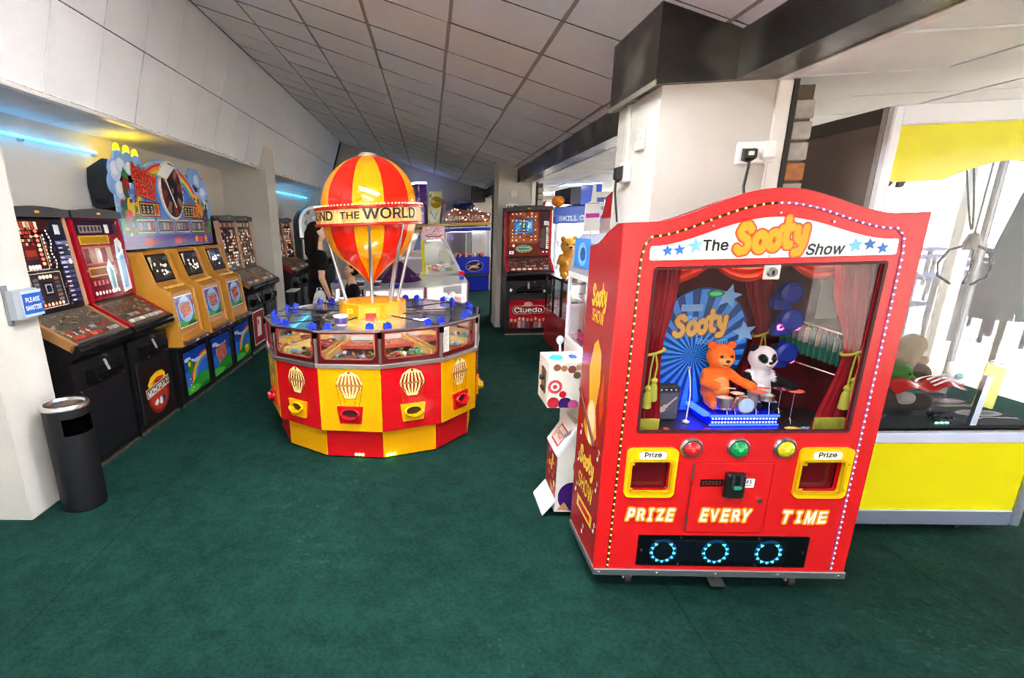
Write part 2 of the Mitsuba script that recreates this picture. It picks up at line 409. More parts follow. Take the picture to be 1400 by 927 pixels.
# the wall behind the viewer: piers between tall windows
BW = [(-2.75, -1.35, 2.95), (-1.2, .2, 2.6), (.35, 1.45, 2.2), (1.6, 2.7, 2.02)]
wb, prev = [], XW - .12
for a, b, h in BW:
    wb += [box(prev, a, Y0 - .15, Y0, 0, 3.7), box(a, b, Y0 - .15, Y0, 0, .12), box(a, b, Y0 - .15, Y0, h, 3.7)]; prev = b
wb.append(box(prev, XR, Y0 - .15, Y0, 0, 3.7))
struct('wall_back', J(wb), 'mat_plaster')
for i, (a, b, h) in enumerate(BW):
    y0, y1, c = Y0 - .1, Y0 - .05, (a + b) / 2
    t = struct(f'window_{i + 1}', J([box(a, b, y0, y1, .12, .18), box(a, b, y0, y1, h - .06, h), box(a, a + .06, y0, y1, .18, h - .06), box(b - .06, b, y0, y1, .18, h - .06), box(c - .03, c + .03, y0, y1, .18, h - .06)]), 'mat_plastic', '#e9e9e6')
    t.part('pane', box(a + .06, c - .03, Y0 - .078, Y0 - .074, .18, h - .06), 'mat_glass', '#ffffff')
    t.part('pane', box(c + .03, b - .06, Y0 - .078, Y0 - .074, .18, h - .06), 'mat_glass', '#ffffff')

# sloping main ceiling: deck, and tiles in their grid
def slope_pt(x, y, d=0.0):
    n = np.array([SLOPE, 0, 1]) / math.hypot(SLOPE, 1)
    return np.array([x, y, CEIL(x)]) - n * d
def slab(x0, x1, y0, y1, d0, d1, tilt=(0, 0, 0, 0)):
    v = [slope_pt(x, y, d) for d in (d0, d1) for (x, y) in ((x0, y0), (x1, y0), (x1, y1), (x0, y1))]
    v = np.array(v); v[4:, 2] += np.array(tilt)
    return hull(v)
ce = struct('ceiling', slab(-2.05, 1.30, Y0, Y1, -.07, -.020), 'mat_matte', '#1f1c1a')
R = rnd(4); px = [-2.034, -1.49, -.95, -.41, .128, .67, 1.215, 1.30]; pitch = .5635
for i in range(len(px) - 1):
    k0 = -1 if i < 6 else -1
    for k in range(-4, 19):
        y0 = 3.793 + pitch * (k - 1); y1 = min(y0 + pitch, Y1)
        if y1 < .9 or y0 > Y1 - .05: continue
        if k == -2 and i in (2, 3, 4): continue
        g = .0085 if R.random() < .75 else .013
        tl = [R.uniform(-.004, .004) for _ in range(4)]
        ce.part('tile', slab(px[i] + g, px[i + 1] - g, y0 + g, y1 - g, -.020, .0, tl), 'mat_tile')
    if True:
        ce.part('runner', slab(px[i + 1] - .011, px[i + 1] + .011, Y0, Y1, -.006, .001), 'mat_satin', '#8a847d') if i < 6 else None
for k in range(-2, 19):
    y0 = 3.793 + pitch * (k - 1)
    if .97 < y0 < Y1: ce.part('cross_runner', slab(-2.034, 1.28, y0 - .005, y0 + .005, -.004, .0010), 'mat_satin', '#55504a')
struct('ceiling', slab(-2.05, 1.30, Y0, .97, -.012, .0), 'mat_tile')
LP = 7.2
for (xa, xb, ya, lb) in ((-.95, .128, 2.104, 'wide lit ceiling panel above the coin pusher, just over the top of the frame'), (.128, .67, 2.104, 'square lit ceiling panel beside the wide one, just over the top of the frame'), (-.95, .128, .38, 'wide lit ceiling panel above the viewer'), (.128, .67, .38, 'square lit ceiling panel above the viewer'), (-.95, .128, -1.9, 'wide lit ceiling panel behind the viewer'), (.128, .67, -1.9, 'square lit ceiling panel behind the viewer')):
    t = Thing('ceiling_light', lb, 'ceiling light', group='lit panels in the sloping ceiling')
    t.part('frame', J([slab(xa + .004, xb - .004, ya, ya + .022, .0, .012), slab(xa + .004, xb - .004, ya + .535, ya + .557, .0, .012), slab(xa + .004, xa + .024, ya + .022, ya + .535, .0, .012), slab(xb - .024, xb - .004, ya + .022, ya + .535, .0, .012)]), 'mat_plastic', '#f0f0ee')
    t.part('diffuser', slab(xa + .024, xb - .024, ya + .022, ya + .535, .001, .008), 'mat_matte', '#ffffff', emit=glow((.95, .98, 1.03), LP))

struct('roof', box(XW - .2, -1.95, Y0 - .2, Y1 + .2, 3.53, 3.66), 'mat_matte', '#777777')  # unseen cover added to stop sky light leaking in at the ridge
# sloping panelled face on the left between the alcove ceiling and the main ceiling
SB, SM, ST = np.array([-2.395, 2.401]), np.array([-2.22, 2.926]), np.array([-2.038, 3.469])
sd = ST - SB; sn = np.array([sd[1], -sd[0]]) / np.linalg.norm(sd)      # into the room
def face(y0, y1, a, b, d0, d1):
    v = []
    for d in (d0, d1):
        for q, y in ((a, y0), (a, y1), (b, y1), (b, y0)):
            p = q + sn * d; v.append([p[0], y, p[1]])
    return hull(v)
sf = struct('wall_upper', face(Y0, Y1, SB, ST, -.06, -.012), 'mat_matte', '#4a463f')
R = rnd(8); ph = .563
for row, (a, b) in enumerate(((SB, SM), (SM, ST))):
    u = (b - a) / np.linalg.norm(b - a)
    for k in range(-6, 19):
        y0 = 3.663 + ph * k; y1 = y0 + ph
        if y1 < .6 or y1 > Y1 + .05: continue
        g, gl = .0045, .0
        if row == 0 and k in (2, 5): gl = .014
        dp = R.uniform(-.002, .002)
        sf.part('panel', face(y0 + g + gl, y1 - g, a + u * .004, b - u * .004, -.012, 0 + dp), 'mat_panel')
struct('trim_1', box(SB[0] - .03, SB[0] + .022, Y0, Y1, SB[1] - .016, SB[1] + .014, .003), 'mat_plastic', '#d6d2ca')
ac = struct('ceiling_alcove', box(XW, SB[0] - .03, Y0, Y1, 2.412, 2.43), 'mat_matte', '#6b675f')
for k in range(-6, 19):
    y0 = 3.3 + .563 * k
    if y0 < 1.0 or y0 + .56 > Y1: continue
    ac.part('tile', box(XW + .004, SB[0] - .034, y0 + .004, y0 + .559, 2.398, 2.412), 'mat_tile')

# piers on the left
for y0, y1 in ((2.665, 3.07), (8.25, 8.73), (13.75, 14.1)):
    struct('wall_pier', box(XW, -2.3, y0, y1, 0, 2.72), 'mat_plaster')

# beam, boxing, columns
bm = struct('beam', box(1.28, 1.464, Y0, Y1, 2.085, 2.36), 'mat_beam')
bolts = [(y, z) for y in (3.9, 5.1, 6.2) for z in (2.16,)]
bm.part('bolt', J([rod((1.281, y, z), (1.276, y, z), .012, 8) for y, z in bolts]), 'mat_satin', '#141210', kind='stuff')
struct('trim_2', box(1.464, 1.50, Y0, Y1, 2.08, 2.12), 'mat_plastic', '#e6e2dc')
struct('beam_boxing', J([box(.955, 1.28, 2.70, 3.32, 2.085, 2.42)]), 'mat_beam')
struct('trim_3', J([box(.950, .957, 2.69, 3.32, 2.077, 2.10), box(.955, .985, 3.0, 3.315, 2.080, 2.086)]), 'mat_satin', '#6d675a')
struct('beam_boxing', box(1.0, 1.28, 13.5, 14.1, 2.0, 2.36), 'mat_beam')
def column(y, depth, full):
    c = struct('column', J([box(1.0, 1.47, y, y + depth, 0, 2.085)] + ([box(1.0, 1.27, y + .01, y + depth, 2.085, CEIL(1.0) + .02)] if full else [])), 'mat_plaster')
    c.part('corner_trunking', box(1.47, 1.53, y - .012, y + .03, 0, 2.08, .004), 'mat_plastic', '#dcd8d0')
    c.part('door_track', J([box(1.53, 1.55, y - .015, y + .16, 0, 2.08), box(1.552, 1.562, y + .03, y + .16, 0, 2.08)]), 'mat_satin', '#1d1714')
    z, k = .02, 0
    c.part('mortar', box(1.562, 1.63, y + .012, y + .30, 0, 2.06), 'mat_matte', '#5d564c')
    while z < 2.0:
        h = .072
        c.part('brick', box(1.560, 1.640, y + .004, y + .308, z, z + h, .004), 'mat_redbrick' if (z > 1.62 and z < 1.70) or z < 1.1 and k % 3 == 0 else 'mat_brick')
        z += .083; k += 1
    return c
c1 = column(2.74, .56, False)
c2 = column(8.60, .56, True)
c3 = struct('column', box(1.0, 1.47, 13.6, 14.1, 0, 2.085), 'mat_plaster')
struct('baseboard_column', J([box(.99, 1.0, 8.59, 9.16, 0, .09), box(.99, 1.47, 8.59, 8.60, 0, .09)]), 'mat_plaster')
struct('door_1', box(1.03, 1.09, 9.24, 9.75, 0, 2.08, .004), 'mat_satin', '#2a211c')

# flat ceiling of the bright bay on the right
cr = struct('ceiling_right', box(1.50, XR + .7, Y0, Y1, 2.112, 2.16), 'mat_matte', '#2a2825')  # its overhang past the shop front is an unseen canopy added against sky light
R = rnd(12)
xs = [1.505, 2.13, 2.72, 3.31, 3.90, 4.49, 5.10]
for i in range(len(xs) - 1):
    for k in range(-4, 21):
        y0 = 2.755 + .56 * k; y1 = y0 + .56
        if y1 < 1.0 or y0 > 13.6: continue
        d = R.uniform(-.003, .004)
        cr.part('tile', box(xs[i] + .009, xs[i + 1] - .009, y0 + .009, min(y1, Y1) - .009, 2.096 + d, 2.112), 'mat_panel')
struct('ceiling_right', box(1.505, XR + .7, Y0, 1.07, 2.098, 2.112), 'mat_panel')
for ya, lb in ((6.678, 'nearest to the viewer'), (9.478, 'middle one'), (11.718, 'nearest to the far wall')):  # panels added to brighten the far area, no lamps known there
    t = Thing('ceiling_light', f'added lit panel in the flat ceiling of the right bay, {lb}', 'ceiling light', group='added lit panels in the right bay')
    t.part('frame', J([box(2.14, 2.71, ya, ya + .02, 2.086, 2.097), box(2.14, 2.71, ya + .52, ya + .54, 2.086, 2.097), box(2.14, 2.16, ya + .02, ya + .52, 2.086, 2.097), box(2.69, 2.71, ya + .02, ya + .52, 2.086, 2.097)]), 'mat_plastic', '#f0f0ee')
    t.part('diffuser', box(2.16, 2.69, ya + .02, ya + .52, 2.087, 2.092), 'mat_matte', '#ffffff', emit=glow((.97, .98, 1), 7))
# open shop front on the right: posts, head rail
for y in (-1.2, 1.9, 5.6, 9.3, 12.6):
    struct('shopfront_post', box(XR - .05, XR + .05, y - .05, y + .05, 0, 2.11), 'mat_satin', '#cfcac2')
struct('shopfront_rail', box(XR - .05, XR + .75, Y0, Y1, 2.02, 2.10), 'mat_satin', '#d8d4cc')

# neon tubes in the alcoves
def neon(y0, y1, z, label):
    t = Thing('neon_tube', label, 'light tube', group='blue tube lights in the alcoves')
    t.part('tube', rod((-2.91, y0, z), (-2.91, y1, z), .011, 10), 'mat_matte', '#bff4ff', smooth=40, emit=glow('#28b8ff', 1.3))
    for y in (y0, (y0 + y1) / 2, y1):
        t.part('bracket', box(-2.949, -2.905, y - .012, y + .012, z - .03, z - .008, .003), 'mat_plastic', '#8aa0b0')
neon(3.2, 5.05, 2.255, 'long blue light tube high on the wall above the nearest fruit machines')
neon(10.9, 14.0, 2.26, 'blue light tube high on the wall of the farther alcove beyond the pier')

# ================================================================== the red show machine
def bulbs(pts, step, r):
    pts = np.asarray(pts, float); seg = np.linalg.norm(np.diff(pts, axis=0), axis=1); cum = np.r_[0, np.cumsum(seg)]
    out = []
    for d in np.arange(step / 2, cum[-1], step):
        i = min(np.searchsorted(cum, d) - 1, len(seg) - 1); i = max(i, 0)
        out.append(pts[i] + (pts[i + 1] - pts[i]) * (d - cum[i]) / seg[i])
    return J([ball(r, n=6).t(*p) for p in out])

BUB = {  # bubble letters as strokes in a unit-high box
    'S': [[(.62, .82), (.48, .95), (.22, .92), (.12, .74), (.25, .58), (.48, .48), (.58, .30), (.46, .10), (.20, .06), (.04, .18)]],
    'o': [[(.30 + .24 * math.cos(a), .32 + .27 * math.sin(a)) for a in np.linspace(0, 2 * math.pi, 18)]],
    't': [[(.22, .98), (.20, .30), (.28, .10), (.42, .10)], [(.0, .66), (.44, .70)]],
    'y': [[(.06, .60), (.10, .30), (.26, .18), (.42, .30)], [(.46, .62), (.42, .10), (.30, -.18), (.06, -.22)]]}
def bubble(word, h, w, fat, rise=0.0):
    x, out = 0, []
    for c in word:
        for st in BUB[c]:
            p = np.array(st); out.append(LineString(np.stack([(p[:, 0] + x) * h, (p[:, 1] + rise * x) * h], 1)).buffer(fat * h, quad_segs=5))
        x += .80 if c == 'S' else .62
    g = unary_union(out); b = g.bounds
    return affinity.translate(affinity.scale(g, w / (b[2] - b[0]), 1, origin=(b[0], 0)), -b[0], 0)

def curtain(x0, x1, z0, z1, y, amp, folds, pinch=None, n=60, seed=1):
    """Hanging cloth with folds; pinch = (z, x centre, width) gathers it."""
    zs = np.linspace(z0, z1, 22); us = np.linspace(0, 1, n); r = rnd(seed); ph = [r.uniform(0, 6) for _ in range(3)]
    g = []
    for z in zs:
        a, b = x0, x1
        k = 1.0
        if pinch:
            w = math.exp(-((z - pinch[0]) / (.16 if z > pinch[0] else .26)) ** 2)
            a = a * (1 - w) + (pinch[1] - pinch[2] / 2) * w; b = b * (1 - w) + (pinch[1] + pinch[2] / 2) * w
            k = 1 - .35 * w
        g.append([[a + (b - a) * u, y + amp * k * (math.sin(folds * 2 * math.pi * u + ph[0]) + .35 * math.sin(folds * 5 * math.pi * u + ph[1] + z * 3)), z] for u in us])
    return sheet(g)

def show_machine():
    W, H, D = 1.011, 1.533, .42
    t = Thing('puppet_show_machine', 'big red glass-fronted puppet show prize machine with an arched top, on castors', 'arcade machine', (.697, 2.13, 0))
    RED, RED2 = '#cf1418', '#8e1018'  # second red is darker: shade on the sides and top put into the colour
    xs = np.linspace(0, W, 61)
    def top(x):
        q = abs(x - W / 2)
        return H + .098 * (math.cos(min(q / .40, 1) * math.pi / 2) ** 1.7)
    outline = [(W, .105)] + [(x, top(x)) for x in xs[::-1]] + [(0, .105)]
    full = Polygon(outline)
    win = rrect(.122, .735, .903, 1.368, .006)
    pL, pR = rrect(.108, .480, .262, .612, .01), rrect(.752, .480, .908, .612, .01)
    door = sbox(.353, .287, .658, .602)
    front = full.difference(win).difference(pL).difference(pR).difference(door.buffer(.002, join_style=2))
    t.part('front_panel', poly3(front, 0, .022), 'mat_paint', RED)
    # a raised outer frame bead, sides, back, curved top
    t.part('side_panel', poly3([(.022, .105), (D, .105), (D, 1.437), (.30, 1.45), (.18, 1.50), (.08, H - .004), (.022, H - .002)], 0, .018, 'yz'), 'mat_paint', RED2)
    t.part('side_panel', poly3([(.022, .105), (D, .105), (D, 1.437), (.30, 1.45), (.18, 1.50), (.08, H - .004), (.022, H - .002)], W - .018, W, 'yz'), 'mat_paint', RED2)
    t.part('back_panel', box(.018, W - .018, D - .015, D, .105, 1.437), 'mat_satin', '#3a0a10')
    g = []
    for y, k, dz in ((.022, 1, 0), (.08, .95, -.002), (.18, .7, -.03), (.30, .4, -.078), (D, .25, -.096)):
        g.append([[x, y, H + dz + (top(x) - H) * k - .001] for x in xs])
    topm = sheet(g); lowm = sheet([[[x, y, z - .012] for x, y, z in row] for row in g])
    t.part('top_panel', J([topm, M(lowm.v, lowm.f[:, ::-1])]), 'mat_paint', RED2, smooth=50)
    t.part('corner_trim', J([box(-.004, .004, -.004, .006, .105, H - .01)]), 'mat_paint', RED)
    base = t.part('base_trim', box(-.006, W + .006, -.008, D, .075, .107, .003), 'mat_brushed', '#b9bcc0')
    t.part('screw', J([rod((x, -.012, .09), (x, -.008, .09), .005, 8) for x in (.02, .26, .50, .75, .99)]), 'mat_metal', '#d8d8d8', parent=base, kind='stuff')
    for x, y in ((.16, .06), (.84, .06), (.16, .36), (.84, .36)):
        c = t.part('castor', J([rod((x - .012, y, .030), (x + .012, y, .030), .030, 16).col('#3a3432'), rod((x - .0135, y, .030), (x + .0135, y, .030), .013, 12).col('#a09a94'), box(x - .018, x - .014, y - .014, y + .014, .026, .068).col('#b0b0b0'), box(x + .014, x + .018, y - .014, y + .014, .026, .068).col('#b0b0b0'), box(x - .026, x + .026, y - .026, y + .026, .064, .075).col('#a8a8a8')]), 'mat_plastic')
    t.part('brake_pedal', hull([(.47, .02, .074), (.53, .02, .074), (.47, .05, .074), (.53, .05, .074), (.49, -.01, .03), (.55, -.01, .03), (.49, .03, .012), (.55, .03, .012)]), 'mat_satin', '#141414')
    # sign with its lettering
    sgo = [(.096, 1.398), (.927, 1.394)] + [(x, top(x) - .084 - .012 * math.cos((x - W / 2) / .40 * math.pi / 2) if abs(x - W / 2) < .4 else top(x) - .084) for x in np.linspace(.925, .095, 41)]
    sg = Polygon(sgo).buffer(-.008).buffer(.008, quad_segs=4)
    s = t.part('sign', banded(sg, -.004, 0, .04), 'mat_gloss', '#f3f2f6')
    a = Art()
    lt = affinity.translate(bubble('Sooty', .098, .245, .135, .07), .380, 1.415)
    a.add(lt.buffer(.0075), '#c4321c').add(lt.buffer(.0045), '#f0781e').add(lt, '#f9a51f')
    a.text('The', .318, 1.428, .036, '#14120f', w=.088).text('Show', .690, 1.403, .036, '#14120f', w=.128, slant=8)
    for x, z, r, c in ((.155, 1.431, .021, '#2f6fc2'), (.196, 1.433, .021, '#2f6fc2'), (.250, 1.446, .028, '#8cc8e8'), (.786, 1.430, .027, '#7cc6e6'), (.833, 1.432, .022, '#2f6fc2'), (.877, 1.418, .021, '#2f6fc2')):
        a.star(x, z, r, c, rot=8)
    t.part('lettering', a.build((0, -.004, 0)), 'mat_print', parent=s)
    t.part('screw', J([rod((x, -.005, z), (x, -.008, z), .004, 8) for x, z in ((.12, 1.40), (.505, 1.402), (.90, 1.40), (.30, 1.512), (.70, 1.512), (.52, 1.548))]), 'mat_metal', '#c8c8c8', parent=s, kind='stuff')
    # light string in its groove, warm on the left and violet on the right
    pathL = [(.053, .112), (.066, 1.40), (.075, 1.455), (.098, 1.483)] + [(x, top(x) - .05) for x in np.linspace(.13, W / 2, 20)]
    pathR = [(W / 2, top(W / 2) - .05)] + [(x, top(x) - .05) for x in np.linspace(W / 2 + .02, W - .13, 20)] + [(W - .098, 1.483), (W - .072, 1.455), (W - .064, 1.40), (W - .055, .112)]
    for pth, c, e in ((pathL, '#ffb848', 1.1), (pathR, '#c8a8ff', .55)):
        p3 = [(x, -.001, z) for x, z in pth]
        st = t.part('light_string', tube(p3, .0042, 6), 'mat_plastic', '#4a1c14' if pth is pathL else '#a8587a')
        t.part('bulb', bulbs([(x, -.006, z) for x, z in pth], .029 if pth is pathL else .024, .0038), 'mat_plastic', c, parent=st, kind='stuff', emit=glow(c, e))
    # window
    t.part('window_frame', poly3(win.buffer(.006).difference(win.buffer(-.004)), -.003, .012), 'mat_satin', '#4a0d12')
    t.part('window_pane', box(.118, .907, .010, .013, .731, 1.372), 'mat_thin_pane', '#ffffff')
    lk = t.part('lock_plate', box(.495, .553, -.006, .0, 1.318, 1.372, .003), 'mat_metal', '#d2d2d4')
    t.part('lock', J([rod((.524, -.006, 1.345), (.524, -.014, 1.345), .016, 16), box(.521, .527, -.0155, -.013, 1.337, 1.353).col('#222222')]), 'mat_metal', '#e2e2e4', parent=lk, smooth=40)
    # three buttons
    for i, (x, c, c2) in enumerate(((.333, '#d21e24', '#ff5a50'), (.510, '#0e9a4c', '#40d880'), (.683, '#e0c814', '#fff060'))):
        b = t.part('button', lathe([(.044, 0), (.044, .006), (.038, .014), (.031, .014)], 28, cap=False).rx(90).t(x, 0, .665), 'mat_metal', '#c9c9c9', smooth=35)
        t.part('button_cap', lathe([(.031, .004), (.031, .016), (.024, .023), (.010, .027), (.0001, .027)], 24).rx(90).t(x, 0, .665), 'mat_gloss', c, parent=b, smooth=40, label=['red button cap', 'green button cap', 'yellow button cap'][i])
        m = Art().add([(x - .010, .672), (x - .002, .677), (x + .003, .671), (x + .010, .676), (x + .008, .664), (x - .001, .657), (x - .009, .660)], c2)
        t.part('button_mark', m.build((0, -.0272, 0)), 'mat_print', parent=b)
    # prize hatches
    for x0, hole in ((.088, pL), (.742, pR)):
        o = rrect(x0, .452, x0 + .196, .668, .022)
        h = t.part('prize_hatch', poly3(o.difference(hole), -.014, 0), 'mat_gloss', '#f5c60f', smooth=35, label='yellow prize hatch')
        hx0, hz0, hx1, hz1 = hole.bounds
        t.part('hatch_lip', poly3(hole.buffer(.010).difference(hole), -.020, -.014), 'mat_gloss', '#d8a80c', parent=h)
        t.part('flap', box(hx0 - .002, hx1 + .002, .028, .034, hz0 - .01, hz1 + .01, .002), 'mat_gloss', '#5a0b16', parent=h)
        t.part('hinge', J([box(x0 + .010, x0 + .030, -.018, -.013, z, z + .012, .002) for z in (.485, .595)] + [box(x0 + .166, x0 + .186, -.018, -.013, z, z + .012, .002) for z in (.485, .595)]), 'mat_gloss', '#c8980a', parent=h)
        a = Art().add(rrect(x0 + .044, .622, x0 + .152, .656, .015), '#e9e4d2').text('Prize', x0 + .098, .632, .019, '#15130f', w=.066)
        t.part('label', a.build((0, -.014, 0)), 'mat_print', parent=h)
        t.part('chute', J([box(hx0 - .01, hx1 + .01, .035, .12, hz0 - .012, hz0 - .008), box(hx0 - .014, hx0 - .01, .022, .12, hz0 - .01, hz1 + .01), box(hx1 + .01, hx1 + .014, .022, .12, hz0 - .01, hz1 + .01)]), 'mat_satin', '#240609', parent=h)
    # coin door
    d = t.part('coin_door', box(.353, .658, -.003, .020, .287, .602, .003), 'mat_paint', RED)
    t.part('hinge', J([rod((.350, -.005, z0), (.350, -.005, z1), .0045, 8) for z0, z1 in ((.530, .596), (.300, .372))]), 'mat_metal', '#c8bfc0', parent=d)
    t.part('hinge_pin', J([rod((.350, -.005, .372), (.350, -.005, .53), .002, 6)]), 'mat_satin', '#7c1014', parent=d)
    t.part('coin_slot', J([box(.474, .548, -.030, -.003, .455, .565, .006).col('#121212'), box(.490, .502, -.036, -.030, .505, .560, .002).col('#2c2c2e'), box(.520, .532, -.036, -.030, .505, .560, .002).col('#2c2c2e'), box(.503, .519, -.033, -.030, .515, .555).col('#030303'), box(.500, .532, -.038, -.030, .497, .515, .004).col('#1a8a66')]), 'mat_plastic', parent=d)
    t.part('screw', J([rod((x, -.030, z), (x, -.033, z), .004, 8) for x in (.481, .541) for z in (.461, .559)]), 'mat_metal', '#c8c8c8', parent=d, kind='stuff')
    a = Art().rect(.386, .499, .474, .530, '#16080a')
    for i in range(2):
        for j in range(6):
            a.rect(.392 + j * .013, .518 - i * .010, .401 + j * .013, .521 - i * .010, '#c83a34')
    a.add(rrect(.552, .494, .594, .534, .003), '#ece9e6').text('£1', .573, .514, .013, '#2a2a30').rect(.562, .503, .585, .506, '#8890a0')
    t.part('sticker', a.build((0, -.003, 0)), 'mat_print', parent=d)
    t.part('door_lock', rod((.623, -.003, .438), (.623, -.012, .438), .009, 14), 'mat_metal', '#c2c2c4', parent=d, smooth=40)
    for s_, x0, x1, z in (('PRIZE', .110, .306, .343), ('EVERY', .402, .605, .343), ('TIME', .722, .902, .337)):
        a = Art(); xx = x0; n = len(s_); w = (x1 - x0) / n
        for i, ch in enumerate(s_):
            p = text_poly(ch, .050 * (1.06 if i % 2 == 0 else .96), True, .002, 7); b = p.bounds
            cw = w * (.62 if ch == 'I' else .92 if ch != 'M' else 1.05)
            p = affinity.scale(p, cw * .9 / (b[2] - b[0]), 1, origin=(b[0], 0))
            p = affinity.rotate(affinity.translate(p, xx - b[0] + (w - cw) * .5, z + (.003 if i % 2 else 0)), (-4, 3, -2, 4, -3)[i], origin='centroid')
            a.add(p.buffer(.0068, quad_segs=3), '#ef8f1c').add(p, '#f6e9c4'); xx += w
        t.part('lettering', a.build((0, -.0035, 0)), 'mat_print')
    # lamp panel with three rings of LEDs
    lp = t.part('lamp_panel', poly3(rrect(.170, .128, .847, .272, .004), -.006, 0), 'mat_gloss', '#07070a')
    t.part('panel_window', box(.225, .765, -.0085, -.006, .150, .252, .002), 'mat_gloss', '#0a1018', parent=lp)
    t.part('screw', J([rod((x, -.006, z), (x, -.010, z), .004, 8) for x, z in ((.186, .20), (.83, .20), (.34, .137), (.65, .137), (.34, .263), (.65, .263))]), 'mat_metal', '#9aa0a8', parent=lp, kind='stuff')
    for x in (.272, .484, .694):
        r = t.part('light_ring', poly3(ell(x, .201, .056, .056, 10).difference(ell(x, .201, .043, .043, 10)), -.0105, -.0085), 'mat_gloss', '#0d3a5c', parent=lp)
    L1, L2 = [], []
    for x in (.272, .484, .694):
        for k in range(13):
            an = math.radians(90 + (k + .5) * 360 / 13)
            if abs(math.sin(an) - 1) < .12: continue
            px_, pz = x + .046 * math.cos(an), .198 + .046 * math.sin(an)
            (L1 if k % 2 else L2).append(hull([(px_ + .008 * math.cos(b), yy, pz + .008 * math.sin(b)) for b in (an, an + 2.1, an - 2.1) for yy in (-.0085, -.0125)]))
    t.part('led', J(L1), 'mat_plastic', '#60e8a0', parent=lp, kind='stuff', emit=glow('#30d890', 1.0))
    t.part('led', J(L2), 'mat_plastic', '#4090ff', parent=lp, kind='stuff', emit=glow('#2880ff', 1.1))
    # printed side
    a = Art()
    sk = affinity.translate(bubble('Sooty', .085, .20, .13, .05), .09, 1.20); a.add(sk, '#d8a028')
    a.text('SHOW', .19, 1.135, .05, '#d8a028', w=.16)
    a.add([(.10, .66), (.16, .78), (.13, .93), (.17, 1.04), (.22, 1.07), (.28, 1.02), (.29, .90), (.26, .78), (.30, .66), (.24, .60), (.15, .61)], '#d59a1c')
    a.add([(.33, .72), (.36, .80), (.33, .96), (.30, .80)], '#c83018').ell(.21, .70, .055, .10, '#e2d2a0')
    for x, z in ((.07, .60), (.34, .58), (.06, .46), (.35, .44), (.05, .30), (.36, .25), (.20, .155)):
        a.ell(x, z, .012, .009, '#f0e6da').line([(x + .010, z), (x + .010, z + .045), (x + .028, z + .035)], .006, '#f0e6da')
    sk = affinity.translate(bubble('Sooty', .08, .23, .15, 0), .08, .47); a.add(sk, '#e0b040')
    a.text('SHOW', .20, .345, .075, '#d8b040', w=.23).rect(.09, .24, .33, .30, '#d8b040').rect(.12, .255, .30, .285, '#b8141c')
    t.part('side_print', a.build((0, .42, 0), (0, -1, 0), (0, 0, 1)), 'mat_print')
    t.part('side_rail', rod((-.006, .12, .62), (-.006, .40, .80), .006, 6), 'mat_satin', '#5a1a18')

    # ---------------- inside: stage floor, back cloth, curtains
    t.part('stage_floor', box(.02, W - .02, .022, D - .016, .69, .70), 'mat_plastic', '#2a2527')
    t.part('stage_floor_edge', box(.16, .80, .022, .030, .70, .712), 'mat_metal', '#b8bcc4')
    t.part('inner_wall', J([box(.018, .024, .022, D - .016, .70, 1.44), box(W - .024, W - .018, .022, D - .016, .70, 1.44), box(.02, W - .02, D - .022, D - .016, .70, 1.43)]), 'mat_cloth', '#571018')
    t.part('inner_roof', box(.02, W - .02, .022, D - .016, 1.425, 1.435), 'mat_satin', '#4a1812')
    t.part('stage_lamp', box(.30, .70, .06, .10, 1.412, 1.424), 'mat_plastic', '#ffffff', emit=glow('#ffe2c4', 5))
    vz = []
    for k in range(3):
        xa, xb = .10 + k * .27, .10 + (k + 1) * .27
        vz.append(sheet([[[xa + (xb - xa) * u, .11 + .010 * math.sin(v * 26 + u * 3), 1.42 - v * (.05 + .07 * math.sin(math.pi * u))] for u in np.linspace(0, 1, 14)] for v in np.linspace(0, 1, 16)]))
    t.part('valance', J(vz), 'mat_cloth', '#a8301c', smooth=60)
    CUR = '#8c1622'
    for nm, x0, x1, pin, y in (('curtain', .105, .245, (1.04, .175, .07), .08), ('curtain', .80, .93, (1.03, .915, .06), .08), ('curtain', .62, .76, (1.05, .735, .05), .372)):
        c = t.part(nm, curtain(x0, x1, .705, 1.42, y, .010, 5, pin, seed=int(x0 * 100)), 'mat_cloth', CUR, smooth=70)
        pz, pxx, pw = pin
        t.part('tie_back', J([tube([(pxx + (pw * .62) * math.cos(b), y - .002 + .024 * math.sin(b), pz + .012 * math.cos(b)) for b in np.linspace(0, 2 * math.pi, 18)], .006, 6, True), tube([(pxx + .002, y - .028, pz - .002), (pxx + .012, y - .032, pz - .05), (pxx + .006, y - .032, pz - .10)], .0035, 6), tube([(pxx - .004, y - .028, pz - .002), (pxx - .012, y - .032, pz - .06), (pxx - .014, y - .032, pz - .13)], .0035, 6)]), 'mat_cloth', '#a39a3c', parent=c, smooth=50)
        if y < .2:
            for dx, dz in ((.006, -.10), (-.014, -.13)):
                t.part('tassel', J([ball(.013, n=10).t(pxx + dx, y - .032, pz + dz - .008), lathe([(.008, 0), (.014, -.015), (.018, -.07), (.016, -.075), (.0001, -.075)], 12).t(pxx + dx, y - .032, pz + dz - .016)]), 'mat_cloth', '#a6a23e', parent=c, smooth=40)
    for x0, x1 in ((.125, .225), (.82, .93)):
        t.part('fringe', J([box(x0, x1, .060, .072, .758, .766)] + [box(x0 + i * (x1 - x0) / 13, x0 + (i + .86) * (x1 - x0) / 13, .060, .070, .703, .758) for i in range(13)]), 'mat_cloth', '#9c9a3a', kind='stuff')
    # sunburst back board
    t.part('back_board', poly3(rrect(.245, .702, .585, 1.15, .01).union(ell(.475, 1.02, .20, .235, 12)).intersection(sbox(.24, .702, .70, 1.30)), .352, .360), 'mat_print', '#123a86')
